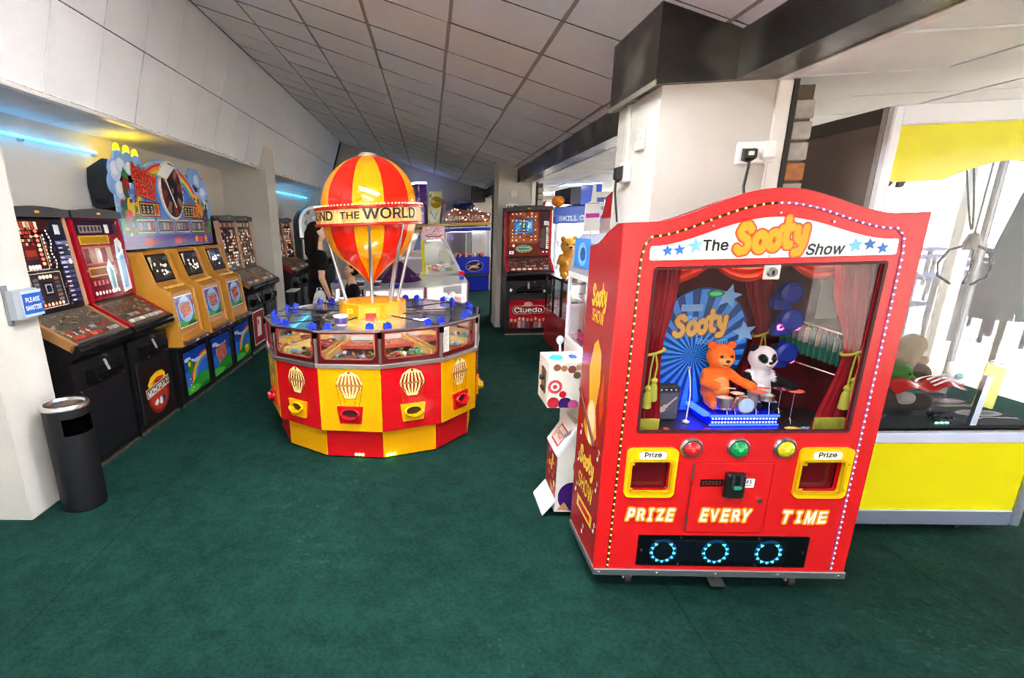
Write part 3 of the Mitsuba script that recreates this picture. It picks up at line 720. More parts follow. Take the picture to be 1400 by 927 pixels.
    a = Art(); shp = rrect(.245, .702, .585, 1.15, .01).union(ell(.475, 1.02, .20, .235, 12)).intersection(sbox(.24, .702, .70, 1.30))
    for k in range(26):
        a0 = math.radians(k * 360 / 26); a1 = math.radians((k + .5) * 360 / 26)
        a.add([(.455, .96), (.455 + .6 * math.cos(a0), .96 + .6 * math.sin(a0)), (.455 + .6 * math.cos(a1), .96 + .6 * math.sin(a1))], '#3a8ee0')
    a.clip(shp.buffer(-.006))
    a.star(.57, 1.215, .055, '#7db2e6', rot=-10).star(.655, 1.06, .052, '#7db2e6', rot=12).ell(.515, 1.228, .036, .016, '#0f8a48').ell(.515, 1.228, .026, .009, '#50e090')
    sk = affinity.translate(bubble('Sooty', .092, .225, .135, .10), .355, 1.045); a.add(sk.buffer(.004), '#8a6420').add(sk, '#dfae5c')
    a.text('Show.com', .525, 1.012, .024, '#7fb4e8', w=.13).text('the', .43, 1.115, .022, '#9cc8f0').rect(.38, 1.155, .47, 1.185, '#7fa8dc')
    t.part('back_print', a.build((0, .352, 0)), 'mat_print')
    # blue lamps on the right, and hanging racks modelled from a reflection in the glass
    for x, z in ((.765, 1.235), (.785, 1.125), (.785, .985)):
        b = t.part('disco_lamp', J([lathe([(.036, 0), (.044, .01), (.044, .05), (.03, .06), (.0001, .06)], 18).rx(90).t(x, .30, z), cbox(x - .012, .30, z - .045, .07, .05, .05, .006)]), 'mat_plastic', '#0f2a8a', smooth=35)
        if z < 1.2:
            t.part('lamp_eye', J([lathe([(.013, 0), (.013, .006), (.006, .006)], 14, cap=False).rx(90).t(x + dx, .272, z - .032) for dx in (-.034, .03)]), 'mat_plastic', '#ff3070', parent=b, emit=glow('#ff2a68', 5))
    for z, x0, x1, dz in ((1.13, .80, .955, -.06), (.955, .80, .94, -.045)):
        t.part('reflected_rail', J([rod((x0, .36, z), (x1, .16, z + dz), .003, 6)] + [ball(.0045, n=6).t(x0 + (x1 - x0) * u, .36 - .2 * u, z + dz * u) for u in np.linspace(0, 1, 24)]), 'mat_metal', '#e8e2da', kind='stuff')
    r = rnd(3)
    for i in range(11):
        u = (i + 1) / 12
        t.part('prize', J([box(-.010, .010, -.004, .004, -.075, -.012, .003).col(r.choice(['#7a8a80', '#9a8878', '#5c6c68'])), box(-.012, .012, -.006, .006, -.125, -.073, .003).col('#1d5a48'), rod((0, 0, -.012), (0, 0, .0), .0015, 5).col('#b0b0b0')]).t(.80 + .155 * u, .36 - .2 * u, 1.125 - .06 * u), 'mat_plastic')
    a_ = rnd(9)
    t.part('reflection_board', box(.90, .985, .30, .304, 1.12, 1.33, .002), 'mat_plastic', '#b9b6ac')  # pale board standing in for a whitish reflection in the window pane
    # lit blue platform
    pf = t.part('platform', J([box(.465, .735, .15, .33, .700, .752, .004)]), 'mat_plastic', '#0a18c8', emit=None)
    t.part('light_strip', J([box(.463, .737, .146, .150, .742, .752), box(.463, .737, .146, .150, .704, .712), box(.440, .466, .16, .33, .742, .756)]), 'mat_plastic', '#1020ff', parent=pf, emit=glow('#1428ff', 3.0))
    t.part('strip_light', J([cbox(x, .147, z, .006, .004, .006) for x in np.arange(.475, .73, .0125) for z in (.720, .735)]), 'mat_plastic', '#9ab0ff', parent=pf, kind='stuff', emit=glow('#7088ff', 1.2))
    return t
show = show_machine()

# ---------------- what stands on the stage inside the show machine (a plain plush bear and a plain plush panda, a toy band)
def blob(parts, edge=.006, it=12):
    """One continuous smooth body from (p0, r0, p1, r1) capsules."""
    import manifold3d as m3
    sph = trimesh.creation.icosphere(2, 1.0); sv = np.array(sph.vertices)
    tot = None
    for p0, r0, p1, r1 in parts:
        h = m3.Manifold.hull_points(np.vstack([sv * r0 + np.array(p0), sv * r1 + np.array(p1)]))
        tot = h if tot is None else tot + h
    tot = tot.refine_to_length(edge); q = tot.to_mesh()
    tm = trimesh.Trimesh(np.array(q.vert_properties)[:, :3], np.array(q.tri_verts), process=True)
    tm = trimesh.smoothing.filter_taubin(tm, iterations=it)
    return M(np.array(tm.vertices), np.array(tm.faces))

def plush(name, label, x, y, z, s, fur, belly, patch, ears, sticks=False, panda=False):
    t = Thing(name, label, 'soft toy', (x, y, z))
    def S(p): return np.array(p, float) * s
    body = blob([(S((0, 0, .055)), .052 * s, S((0, 0, .10)), .043 * s), (S((0, 0, .12)), .036 * s, S((0, -.004, .150)), .034 * s),
                 (S((0, -.004, .196)), .050 * s, S((0, -.010, .190)), .048 * s), (S((0, -.035, .182)), .026 * s, S((0, -.045, .180)), .022 * s),
                 (S((-.040, 0, .128)), .020 * s, S((-.062, -.040, .098)), .017 * s), (S((-.062, -.040, .098)), .017 * s, S((-.030, -.075, .092)), .018 * s),
                 (S((.040, 0, .128)), .020 * s, S((.066, -.036, .104)), .017 * s), (S((.066, -.036, .104)), .017 * s, S((.092, -.078, .092)), .018 * s),
                 (S((-.026, -.02, .02)), .022 * s, S((-.032, -.075, .016)), .019 * s), (S((.026, -.02, .02)), .022 * s, S((.032, -.075, .016)), .019 * s)], .007 * s + .001)
    c = np.tile(lin(fur), (len(body.v), 1)); q = body.v / s
    if panda:
        dark = (q[:, 2] < .03) | ((np.abs(q[:, 0]) > .046) & (q[:, 2] < .14)); c[dark] = lin(patch)
        eye = ((np.abs(q[:, 0]) - .021) ** 2 / .014 ** 2 + (q[:, 2] - .203) ** 2 / .018 ** 2 < 1) & (q[:, 1] < -.03); c[eye] = lin(patch)
    else:
        bl = (q[:, 0] ** 2 / .03 ** 2 + (q[:, 2] - .085) ** 2 / .036 ** 2 < 1) & (q[:, 1] < 0); c[bl] = lin(belly)
        mz = (q[:, 1] < -.048) & (q[:, 2] > .15) & (q[:, 2] < .20); c[mz] = lin(belly)
    body.c = c
    t.part('body', body, 'mat_cloth', smooth=180)
    for sx in (-1, 1):
        t.part('ear', ball(.017 * s, .010 * s, .017 * s, 12).t(sx * .037 * s, -.004 * s, .240 * s), 'mat_cloth', ears, smooth=60)
        t.part('eye', ball(.0062 * s, n=8).t(sx * .019 * s, -.0545 * s, .205 * s), 'mat_gloss', '#0a0808', smooth=60)
    t.part('nose', ball(.009 * s, .006 * s, .006 * s, 8).t(0, -.067 * s, .188 * s), 'mat_gloss', '#0c0808', smooth=60)
    t.part('mouth', tube([(-.012 * s, -.062 * s, .176 * s), (0, -.067 * s, .171 * s), (.012 * s, -.062 * s, .176 * s)], .0018 * s, 5), 'mat_cloth', '#a03028' if panda else '#3a1208')
    if sticks:
        for hx, hz in ((-.030, .092), (.092, .092)):
            solo('drumstick', rod(S((hx, -.060, hz - .006)), S((hx + .035, -.135, hz + .008)), .0035, 7), 'mat_plastic', '#e86a50' if hx > 0 else '#d8b890',
                 'coral drumstick in the orange plush bear\'s ' + ('raised arm on the right' if hx > 0 else 'arm on the left'), 'drumstick', loc=(x, y, z))
    return t
plush('teddy_bear', 'orange plush teddy bear sitting behind the toy drums in the red show machine', .697 + .536, 2.13 + .286, .760, 1.08, '#f2702c', '#f09a5c', '#000000', '#e8602a', True)
plush('panda_toy', 'black and white plush panda beside the orange bear in the red show machine', .697 + .702, 2.13 + .276, .760, 1.04, '#d9d9dc', '#d9d9dc', '#15141a', '#15141a', panda=True)
def drum(name, label, x, y, z, r, h, col, tilt=0, upright=False):
    t = Thing(name, label, 'toy drum', (.697 + x, 2.13 + y, z))
    A = (lambda m: m.rx(90).t(0, h / 2, 0)) if upright else (lambda m: m)
    t.part('shell', A(lathe([(r, 0), (r, h)], 24)), 'mat_metal', col, smooth=40)
    t.part('rim', A(J([lathe([(r - .001, h - .002), (r + .003, h - .002), (r + .003, h + .004), (r - .001, h + .004)], 24, cap=False), lathe([(r - .001, -.002), (r + .003, -.002), (r + .003, .004), (r - .001, .004)], 24, cap=False)])), 'mat_metal', '#e0dcd4', smooth=30)
    t.part('skin', A(J([cyl(r - .001, .003, 24).t(0, 0, h - .001)] if not upright else [cyl(r - .001, .003, 24).t(0, 0, h - .001)])), 'mat_plastic', '#a8c6e2' if upright else '#ece6da')
    if not upright:
        t.part('stand', J([rod((r * .9 * math.cos(b), r * .9 * math.sin(b), .004), (r * 1.3 * math.cos(b), r * 1.3 * math.sin(b), .752 - z + .003), .0018, 5) for b in (.5, 2.6, 4.7)]), 'mat_metal', '#d0d0d0')
    return t
drum('toy_drum', 'small silver toy floor drum at the left of the drum kit', .528, .183, .773, .030, .042, '#d8d0c0')
drum('toy_drum', 'pale blue fronted toy bass drum in the middle of the drum kit', .602, .170, .791, .0325, .03, '#c8ccd4', upright=True)
drum('toy_drum', 'small cream toy snare drum at the right of the drum kit', .690, .180, .808, .028, .018, '#e0d8c8')
def cymbal(x, y, z, r, col, label, foot):
    t = Thing('toy_cymbal', label, 'toy cymbal', (.697 + x, 2.13 + y, 0))
    t.part('plate', lathe([(.0001, z + .006), (r * .3, z + .004), (r, z), (r, z - .0012), (.0001, z)], 20).t(0, 0, 0), 'mat_gloss', col, smooth=50)
    t.part('stand', J([rod((0, 0, z), (0, 0, foot + .02), .0018, 6)] + [rod((0, 0, foot + .022), (.018 * math.cos(b), .018 * math.sin(b), foot + .002), .0016, 5) for b in (.3, 2.4, 4.5)]), 'mat_metal', '#cfcfcf')
cymbal(.565, .165, .842, .026, '#e8c8b0', 'pale toy cymbal at the left of the drum kit', .752)
cymbal(.648, .165, .848, .030, '#e86048', 'red toy cymbal in front of the plush panda', .752)
cymbal(.805, .19, .842, .034, '#e87058', 'red toy cymbal at the far right of the drum kit', .70)
cymbal(.742, .175, .856, .030, '#3a3436', 'dark toy cymbal behind the snare drum', .752)
def guitar_amp():
    t = Thing('toy_amplifier', 'grey toy amplifier with a guitar print at the left of the stage', 'toy amplifier', (.697 + .315, 2.13 + .25, .702))
    t.part('case', box(-.052, .052, -.03, .03, 0, .155, .008), 'mat_cloth', '#3c3c44')
    a = Art().rect(-.044, .01, .044, .125, '#55555e').rect(-.044, .132, .044, .148, '#23232a').line([(-.035, .03), (.0, .07), (.035, .105)], .008, '#b8b0ac').ell(-.02, .052, .016, .012, '#c0a8a0').ell(-.008, .066, .011, .009, '#c0a8a0')
    for k in range(4): a.ell(-.03 + .02 * k, .140, .004, .004, '#c8c8c8')
    t.part('front_print', a.build((0, -.03, 0)), 'mat_print')
guitar_amp()
def mic():
    t = Thing('toy_microphone', 'white toy microphone stand at the left of the stage', 'toy microphone', (.697 + .392, 2.13 + .20, .702))
    t.part('base', lathe([(.015, 0), (.015, .006), (.004, .012), (.0001, .012)], 16), 'mat_gloss', '#efeff2', smooth=40)
    t.part('stem', tube([(0, 0, .01), (.004, 0, .12), (-.004, 0, .19), (-.016, -.004, .235)], .003, 7), 'mat_gloss', '#e8e8f0', smooth=60)
    t.part('head', ball(.008, n=10).t(-.018, -.004, .240), 'mat_plastic', '#9a9aa2', smooth=60)
mic()
for x, y, c, lb in ((.775, .115, '#d6c63c', 'yellow'), (.832, .112, '#4a9ad0', 'blue'), (.885, .108, '#e0584a', 'red')):
    t = Thing('paint_disc', f'{lb} oval disc lying at the front right of the stage', 'disc', (.697 + x, 2.13 + y, .70))
    t.part('plate', ball(.030, .020, .004, 18).t(0, 0, .004), 'mat_plastic', c, smooth=60)
    t.part('marking', J([ball(.005, .004, .0012, 8).t(.022 * math.cos(b) * .8, .014 * math.sin(b) * .8, .0072) for b in np.arange(0, 6.28, 1.05)]), 'mat_plastic', '#f0ead8', kind='stuff')
for x, y, c, lb in ((.27, .10, '#b84a3c', 'red pebble-like sweet near the left curtain'), (.43, .09, '#a83c44', 'dark red sweet between the curtain and the lit platform'), (.635, .20, '#e05a48', 'coral toy maraca lying between the drum stands')):
    solo('toy_sweet', ball(.016, .011, .008, 10), 'mat_plastic', c, lb, 'toy', smooth=60, loc=(.697 + x, 2.13 + y, .708 if x != .635 else .76))

# ================================================================== twelve-sided coin pusher with the balloon
def balloon_pusher():
    XC, YC, PH = -.4486, 4.308, -1.422
    t = Thing('coin_pusher', 'red and yellow twelve-sided coin pusher under a big striped hot-air balloon', 'arcade machine', (XC, YC, 0))
    def fac(k, r):
        a0, a1 = PH + (k - 1) * math.pi / 6, PH + k * math.pi / 6
        a, b = np.array([r * math.cos(a0), r * math.sin(a0), 0]), np.array([r * math.cos(a1), r * math.sin(a1), 0])
        w = np.linalg.norm(b - a); U = (b - a) / w; N = np.array([U[1], -U[0], 0])
        return a, U, N, w
    def put(m, k, r):
        a, U, N, w = fac(k, r)
        return m.m(np.stack([U, -N, [0, 0, 1]], 1), a)
    Y_, R_, W_ = '#e8a606', '#c4121a', '#f4dc8e'
    G = rnd(21)
    # core that carries the panels, and the tray deck
    def ngon(r, z0, z1, n=12): return lathe([(r, z0), (r, z1)], n).rz(math.degrees(PH))
    t.part('base_frame', ngon(.765, .012, .225), 'mat_satin', '#2a2420')
    t.part('body_frame', ngon(.822, .222, .67), 'mat_satin', '#6a4a2a')
    t.part('deck', ngon(.815, .67, .684), 'mat_mirror', '#a8a29a')
    t.part('mirror_core', ngon(.26, .684, .90), 'mat_mirror', '#cfcac4')
    t.part('added_lamp_shield', lathe([(.262, .889), (.375, .886), (.375, .880), (.262, .884)], 24, cap=False), 'mat_plastic', '#d8d4cc')  # opaque ring added to keep the lamp from shining up onto the cap
    t.part('inner_lamp', lathe([(.268, .850), (.290, .852), (.292, .866), (.268, .870)], 24, cap=False), 'mat_plastic', '#ffffff', emit=glow('#fff6e8', 12))
    for k in range(12):
        a, U, N, w = fac(k, .84); w2 = fac(k, .779)[3]
        yel = k % 2 == 0
        t.part('upper_panel', put(box(.003, w - .003, 0, .014, .222, .662, .002), k, .84), 'mat_gloss', Y_ if yel else R_, label='yellow panel with a balloon' if yel else 'red panel with a balloon')
        t.part('lower_panel', put(box(.003, w2 - .003, 0, .012, .010, .218, .002), k, .779), 'mat_gloss', R_ if yel else Y_, label='red skirting panel below' if yel else 'yellow skirting panel below')
        t.part('sill', put(box(-.002, w + .002, -.012, .012, .663, .692, .003), k, .84), 'mat_brushed', '#c6bfbb')
        # glazed frame with its lip
        gl = t.part('window_frame', put(poly3(Polygon([(.012, .694), (w - .012, .694), (w - .012, .903), (.012, .903)]).difference(Polygon([(.034, .893), (.034, .748), (.060, .722), (w - .060, .722), (w - .034, .748), (w - .034, .893)])), .004, .014), k, .838), 'mat_gloss', '#4a0e12' if k not in (1, 2) else '#54161a')
        t.part('pane', put(box(.02, w - .02, .014, .017, .70, .90), k, .838), 'mat_glass', '#ffffff', parent=gl)
        t.part('frame_trim', put(poly3(Polygon([(.032, .895), (.032, .746), (.058, .720), (w - .058, .720), (w - .032, .746), (w - .032, .895)]).difference(Polygon([(.037, .890), (.037, .750), (.061, .725), (w - .061, .725), (w - .037, .750), (w - .037, .890)])), -.001, .004), k, .838), 'mat_gloss', '#a83a3a', parent=gl)
        t.part('post', put(J([box(-.010, .010, -.006, .018, .69, .905, .003).col('#c9c6c4'), box(-.014, .014, -.012, .01, .862, .905, .004).col('#0e0d0d')]), k, .840), 'mat_metal')
        # painted balloon and rope lines
        cx = w * .5; ar = Art()
        bal = Polygon([(cx + .088 * math.sin(b) * (1 if b < 1.9 else 1), .553 + .090 * math.cos(b)) for b in np.linspace(-1.7, 1.7, 24)] + [(cx + .034, .458), (cx - .034, .458)])
        ar.add(bal, '#b4521a' if yel else '#8e1210')
        for j in range(-3, 4):
            x0 = j * .026
            top_, mid, low = (cx + x0 * .12, .640), (cx + x0 * 1.12, .550), (cx + x0 * .46, .459)
            ar.add(LineString([top_, (cx + x0 * .78, .612), mid, (cx + x0 * .95, .51), low]).buffer(.0062).intersection(bal), W_)
        ar.rect(cx - .091, .540, cx + .091, .553, '#a87c40', 0).ell(cx, .634, .010, .007, '#8a2a14')
        for s in (-1, 1):
            ar.line([(cx + s * .089, .540), (cx + s * .062, .40)], .003, '#7a4a14').line([(cx + s * .05, .50), (cx + s * .030, .40)], .003, '#7a4a14')
        t.part('balloon_print', put(ar.build(), k, .84), 'mat_print')
        # prize basket with its oval mouth
        bc = (R_ if yel else Y_)
        trap = Polygon([(cx - .090, .402), (cx + .090, .402), (cx + .074, .283), (cx - .074, .283)])
        bk = t.part('basket', put(poly3(trap.difference(ell(cx, .356, .060, .031, 8)), -.016, 0), k, .84), 'mat_gloss', bc, label='red prize basket with an oval mouth' if yel else 'yellow prize basket with an oval mouth')
        rim = J([lathe([(1, 0), (1.0, .8), (.86, 1.0), (.80, .6), (.80, 0)], 26, cap=False).rx(90).m(np.diag([.068, .016 * 2.2, .037])).t(cx, -.016, .352)])
        rim.v[:, 1] = np.where(rim.v[:, 2] > .352, -.016 + (rim.v[:, 1] + .016) * .35, rim.v[:, 1])
        t.part('basket_rim', put(rim, k, .84), 'mat_gloss', bc, parent=bk, smooth=50)
        t.part('basket_mouth', put(J([poly3(ell(cx, .356, .062, .033, 8), -.003, -.0005)]), k, .84), 'mat_satin', '#3a0608' if yel else '#3e2a06', parent=bk)
        # play field: sloping tray, side chutes, heap, back plate
        tray = t.part('tray', put(J([hull([(.05, .05, .700), (w - .05, .05, .700), (.13, .42, .735), (w - .13, .42, .735), (.05, .05, .686), (w - .05, .05, .686), (.13, .42, .686), (w - .13, .42, .686)])]), k, .83), 'mat_mirror', '#b8b2a6')
        for s in (0, 1):
            xa = .05 if s == 0 else w - .05; xb = .13 if s == 0 else w - .13
            t.part('side_rail', put(hull([(xa + d, .06, z) for d in (-.008, .008) for z in (.70, .738)] + [(xb + d, .40, z) for d in (-.006, .006) for z in (.735, .80)]), k, .83), 'mat_gloss', '#e6c878' if (k + s) % 2 else '#dcae60', parent=tray)
        t.part('step_plate', put(box(.09, w - .09, .24, .40, .738, .765, .004), k, .83), 'mat_plastic', G.choice(['#b4402c', '#a8343a', '#c65a48']), parent=tray)
        t.part('back_plate', put(J([box(.105, w - .105, .40, .405, .77, .895).col('#eceee8'), box(.13, w - .13, .396, .40, .80, .87).col(G.choice(['#b8c8cc', '#d8ccb0', '#c0b8d0']))]), k, .83), 'mat_print', parent=tray)
        t.part('apron', put(hull([(.03, .022, .694), (w - .03, .022, .694), (.06, .05, .715), (w - .06, .05, .715), (.03, .022, .690), (w - .03, .06, .690)]), k, .835), 'mat_gloss', '#b4692c', parent=tray)
        cn = []
        for i in range(70):
            y = G.uniform(.06, .37); hw = (w / 2 - .06) * (1 - .55 * (y / .42)); x = w / 2 + G.uniform(-hw, hw); z = .70 + .035 * y / .4 + (.030 if .24 < y < .40 else 0) + G.uniform(.0, .012) + (.006 if y < .12 else 0)
            cn.append(cyl(.0125, .0022, 8).rx(G.uniform(-25, 25)).ry(G.uniform(-25, 25)).t(x, y, z).col(G.choice(['#c8a24a', '#d8d4c8', '#b8883a', '#cfcabd'])))
        t.part('coins', put(J(cn), k, .83), 'mat_metal', kind='stuff', parent=tray)
        pz = []
        for i in range(9):
            y = G.uniform(.06, .2); hw = (w / 2 - .09); x = w / 2 + G.uniform(-hw, hw); c = G.choice(['#4aa8d0', '#e8e4d8', '#d84a4a', '#f0d040', '#8ac8d8', '#c8a0c8', '#30a060', '#202020'])
            s = G.uniform(.014, .026); sh = G.choice([ball(s, s * .8, s * .7, 8), cbox(0, 0, 0, s * 2.2, s * 1.4, s * .7, .004), cyl(s * .8, s, 10)])
            t.part('prize', put(sh.rz(G.uniform(0, 180)).t(x, y, .724), k, .83), 'mat_plastic', c, parent=tray, smooth=40)
    # toughened top: twelve wedges with black bars between them
    rt, rc, zt = .836, .262, .907
    for k in range(12):
        a0, a1 = PH + (k - 1) * math.pi / 6 + .004, PH + k * math.pi / 6 - .004
        q = Polygon([(rt * math.cos(a0), rt * math.sin(a0)), (rt * math.cos(a1), rt * math.sin(a1)), (rc * math.cos(a1), rc * math.sin(a1)), (rc * math.cos(a0), rc * math.sin(a0))])
        t.part('top_glass', poly3(q, zt - .002, zt + .004, 'xy'), 'mat_heavy_glass', '#ffffff')
        b = PH + k * math.pi / 6
        t.part('divider', rod((rc * math.cos(b), rc * math.sin(b), zt + .004), (rt * math.cos(b), rt * math.sin(b), zt + .004), .005, 6), 'mat_satin', '#16130f' if k else '#b0a48c')
        t.part('top_edge', put(box(-.002, fac(k, rt)[3] + .002, -.008, .010, zt - .006, zt + .008, .002), k, rt), 'mat_metal', '#d0cdca')
        for j, fr in enumerate((.17, .83)):
            e = put(J([hull([(-.026, -.012, 0), (.026, -.012, 0), (-.026, .016, 0), (.026, .016, 0), (-.024, .014, .034), (.024, .014, .034), (-.024, .0, .034), (.024, .0, .034), (-.026, -.012, .012), (.026, -.012, .012)]), cbox(0, -.002, .036, .018, .014, .012, .002)]).t(fac(k, rt)[3] * fr, .050, zt + .008), k, rt)
            t.part('coin_entry', e, 'mat_gloss', '#1a34c0')
    # cap, struts, balloon
    cap = t.part('cap', lathe([(.262, .887), (.262, 1.0), (.255, 1.008), (.0001, 1.022)], 10).rz(-108), 'mat_gloss', '#ef9a10')
    def capart(deg, fn_):
        ar = Art(); fn_(ar); b = math.radians(deg); n = np.array([math.cos(b), math.sin(b), 0]); U = np.array([-n[1], n[0], 0])
        return ar.build(n * .2505 + np.array([0, 0, .887]), U, (0, 0, 1))
    t.part('cap_sticker', capart(-90 + 18 - 18, lambda a: a.rect(-.025, .055, .050, .090, '#f2de3a').rect(-.018, .060, .042, .064, '#7a6a10').rect(-.018, .070, .042, .074, '#7a6a10').rect(-.028, .012, .052, .054, '#b8281c')), 'mat_print', parent=cap)
    t.part('cap_sticker', capart(-126, lambda a: a.rect(-.03, .050, .03, .085, '#f2de3a').rect(-.022, .058, .022, .062, '#7a6a10').rect(-.022, .068, .022, .072, '#7a6a10')), 'mat_print', parent=cap)
    for b in (-84, 6, 96, 186, -40, 50):
        c, s = math.cos(math.radians(b)), math.sin(math.radians(b))
        t.part('strut', rod((.20 * c, .20 * s, 1.0), (.345 * c, .345 * s, 1.60), .013, 14), 'mat_metal', '#d4d4d6', smooth=40)
    bn = 'balloon'
    prof_u = [(.352, 1.700)] + [(.352 * math.cos(b), 1.70 + .345 * math.sin(b)) for b in np.linspace(.06, 1.50, 16)]
    prof_l = [(.012, 1.13), (.030, 1.155), (.060, 1.185), (.108, 1.235), (.170, 1.285), (.240, 1.335), (.295, 1.405), (.330, 1.49), (.346, 1.57), (.352, 1.70)]
    prof = prof_l + prof_u[1:]
    env = t.part('balloon', lathe([(r * .985, z) for r, z in prof], 30), 'mat_satin', '#8a3a10')
    for k in range(10):
        c0 = -90 + 6 - 18 + 36 * k
        t.part('gore', lathe([(r, z) for r, z in prof], 8, c0, c0 + 36, cap=False), 'mat_gloss', '#f09a0a' if k % 2 == 0 else '#d4200f', parent=env, smooth=60)
    t.part('crown', J([lathe([(.05, 2.040), (.052, 2.047), (.02, 2.052), (.0001, 2.052)], 18), tube([(-.06, .01, 2.05), (-.03, -.02, 2.062), (.03, -.03, 2.055), (.07, .0, 2.048)], .003, 6)]), 'mat_plastic', '#e8dcc8', parent=env, smooth=40)
    band = t.part('band', J([lathe([(.356, 1.578), (.392, 1.578), (.392, 1.678), (.356, 1.678)], 48, cap=False)]), 'mat_gloss', '#d8a860', smooth=30)
    for z in (1.57, 1.684):
        t.part('band_rim', lathe([(.350, z - .010), (.402, z - .010), (.404, z), (.402, z + .010), (.350, z + .010)], 48, cap=False), 'mat_gloss', '#a81a10', parent=band, smooth=30)
    def wrap(u, v, d):
        b = math.radians(-84) + u / .392
        return np.stack([(.392 + d) * np.cos(b), (.392 + d) * np.sin(b), 1.578 + v], 1)
    ar = Art(); r = rnd(5)
    for i in range(66):
        u = -1.2 + i * .0375
        ar.add([(u, .004), (u + .022, .0), (u + .036, .03 + r.uniform(0, .03)), (u + .018, .095), (u - .004, .06)], r.choice(['#e2b468', '#d49a50', '#e8c27c', '#c98a48']))
    ar2 = Art()
    # the words run round the band: WORLD at the front right, AROUND out of sight at the left
    for s_, u, h, w in (('AROUND', -.50, .058, .46), ('THE', -.135, .044, .145), ('WORLD', .170, .066, .42)):
        ar2.text(s_, u, .026 if s_ != 'THE' else .030, h, '#2a1410', w=w)
    for A, nm in ((ar, 'band_print'), (ar2, 'lettering')):
        # long pieces are cut so that they follow the curve
        L = []
        for g, c in A.L:
            x0, _, x1, _ = g.bounds
            for i in range(int((x1 - x0) / .02) + 1):
                q = g.intersection(sbox(x0 + i * .02, -1, x0 + (i + 1) * .02, 1))
                L += [(p_, c) for p_ in getattr(q, 'geoms', [q]) if p_.geom_type == 'Polygon' and p_.area > 1e-9]
        A.L = L
        t.part(nm, A.build(fn=wrap, off=.001 if nm == 'band_print' else .0026, eps=.0001), 'mat_print', parent=band)
    t.part('bulb', J([ball(.0048, n=6).t(.398 * math.cos(b), .398 * math.sin(b), 1.700) for b in np.arange(0, 2 * math.pi, 2 * math.pi / 90)]), 'mat_plastic', '#ffd890', parent=band, kind='stuff', emit=glow('#ffb060', 1.2))
    t.part('floor_lamp', J([ball(.010, .006, .010, 8).t(*(fac(0, .779)[0] + fac(0, .779)[1] * (.21 + .024 * i) + np.array([0, 0, .028]) + fac(0, .779)[2] * .003)) for i in range(3)] + [ball(.010, .006, .010, 8).t(*(fac(1, .779)[0] + fac(1, .779)[1] * (.03 + .026 * i) + np.array([0, 0, .028]) + fac(1, .779)[2] * .003)) for i in range(3)]), 'mat_plastic', '#b0ff70', kind='stuff', emit=glow('#a8ff60', 5))
    # paper notice inside one pane
    a, U, N, w = fac(2, .838)
    pn = Art().rect(.018, .722, .088, .893, '#efeadf')
    for i in range(9): pn.rect(.026, .735 + i * .016, .026 + .05 * (.6 + .4 * ((i * 7) % 5) / 5), .739 + i * .016, '#b8b2a8')
    t.part('notice', pn.build(a - N * .004, U, (0, 0, 1), off=.006), 'mat_print', label='white paper notice in the pane')
    return t
pusher = balloon_pusher()
def tub(x, y, z, label, group=None):
    t = Thing('coin_tub', label, 'tub', (x, y, z), group=group)
    t.part('wall', lathe([(.040, 0), (.052, .064), (.050, .064), (.039, .003)], 22, cap=False), 'mat_plastic', '#ece9e4', smooth=40)
    t.part('bottom', cyl(.0395, .003, 22), 'mat_plastic', '#d8d5d0')
    t.part('rim', lathe([(.050, .060), (.055, .060), (.055, .067), (.050, .067)], 22, cap=False), 'mat_plastic', '#f6f4f0', smooth=30)
    t.part('label', lathe([(.0425, .008), (.0502, .050)], 22, 0, 360, cap=False).sc(1.012, 1.012, 1), 'mat_print', '#4a3a72', smooth=40)
tub(-.4486 - .165, 4.308 - .542, .9115, 'white tub with a purple label on the glass top of the balloon coin pusher')

# ================================================================== fruit machines along the left wall
scene['mat_glow'] = {'type': 'diffuse', 'reflectance': {'type': 'rgb', 'value': .08}}
EMIT_VC = {'emitter': {'type': 'area', 'radiance': VC}}
def lit(m, power):
    return M(m.v, m.f, m.c * power)

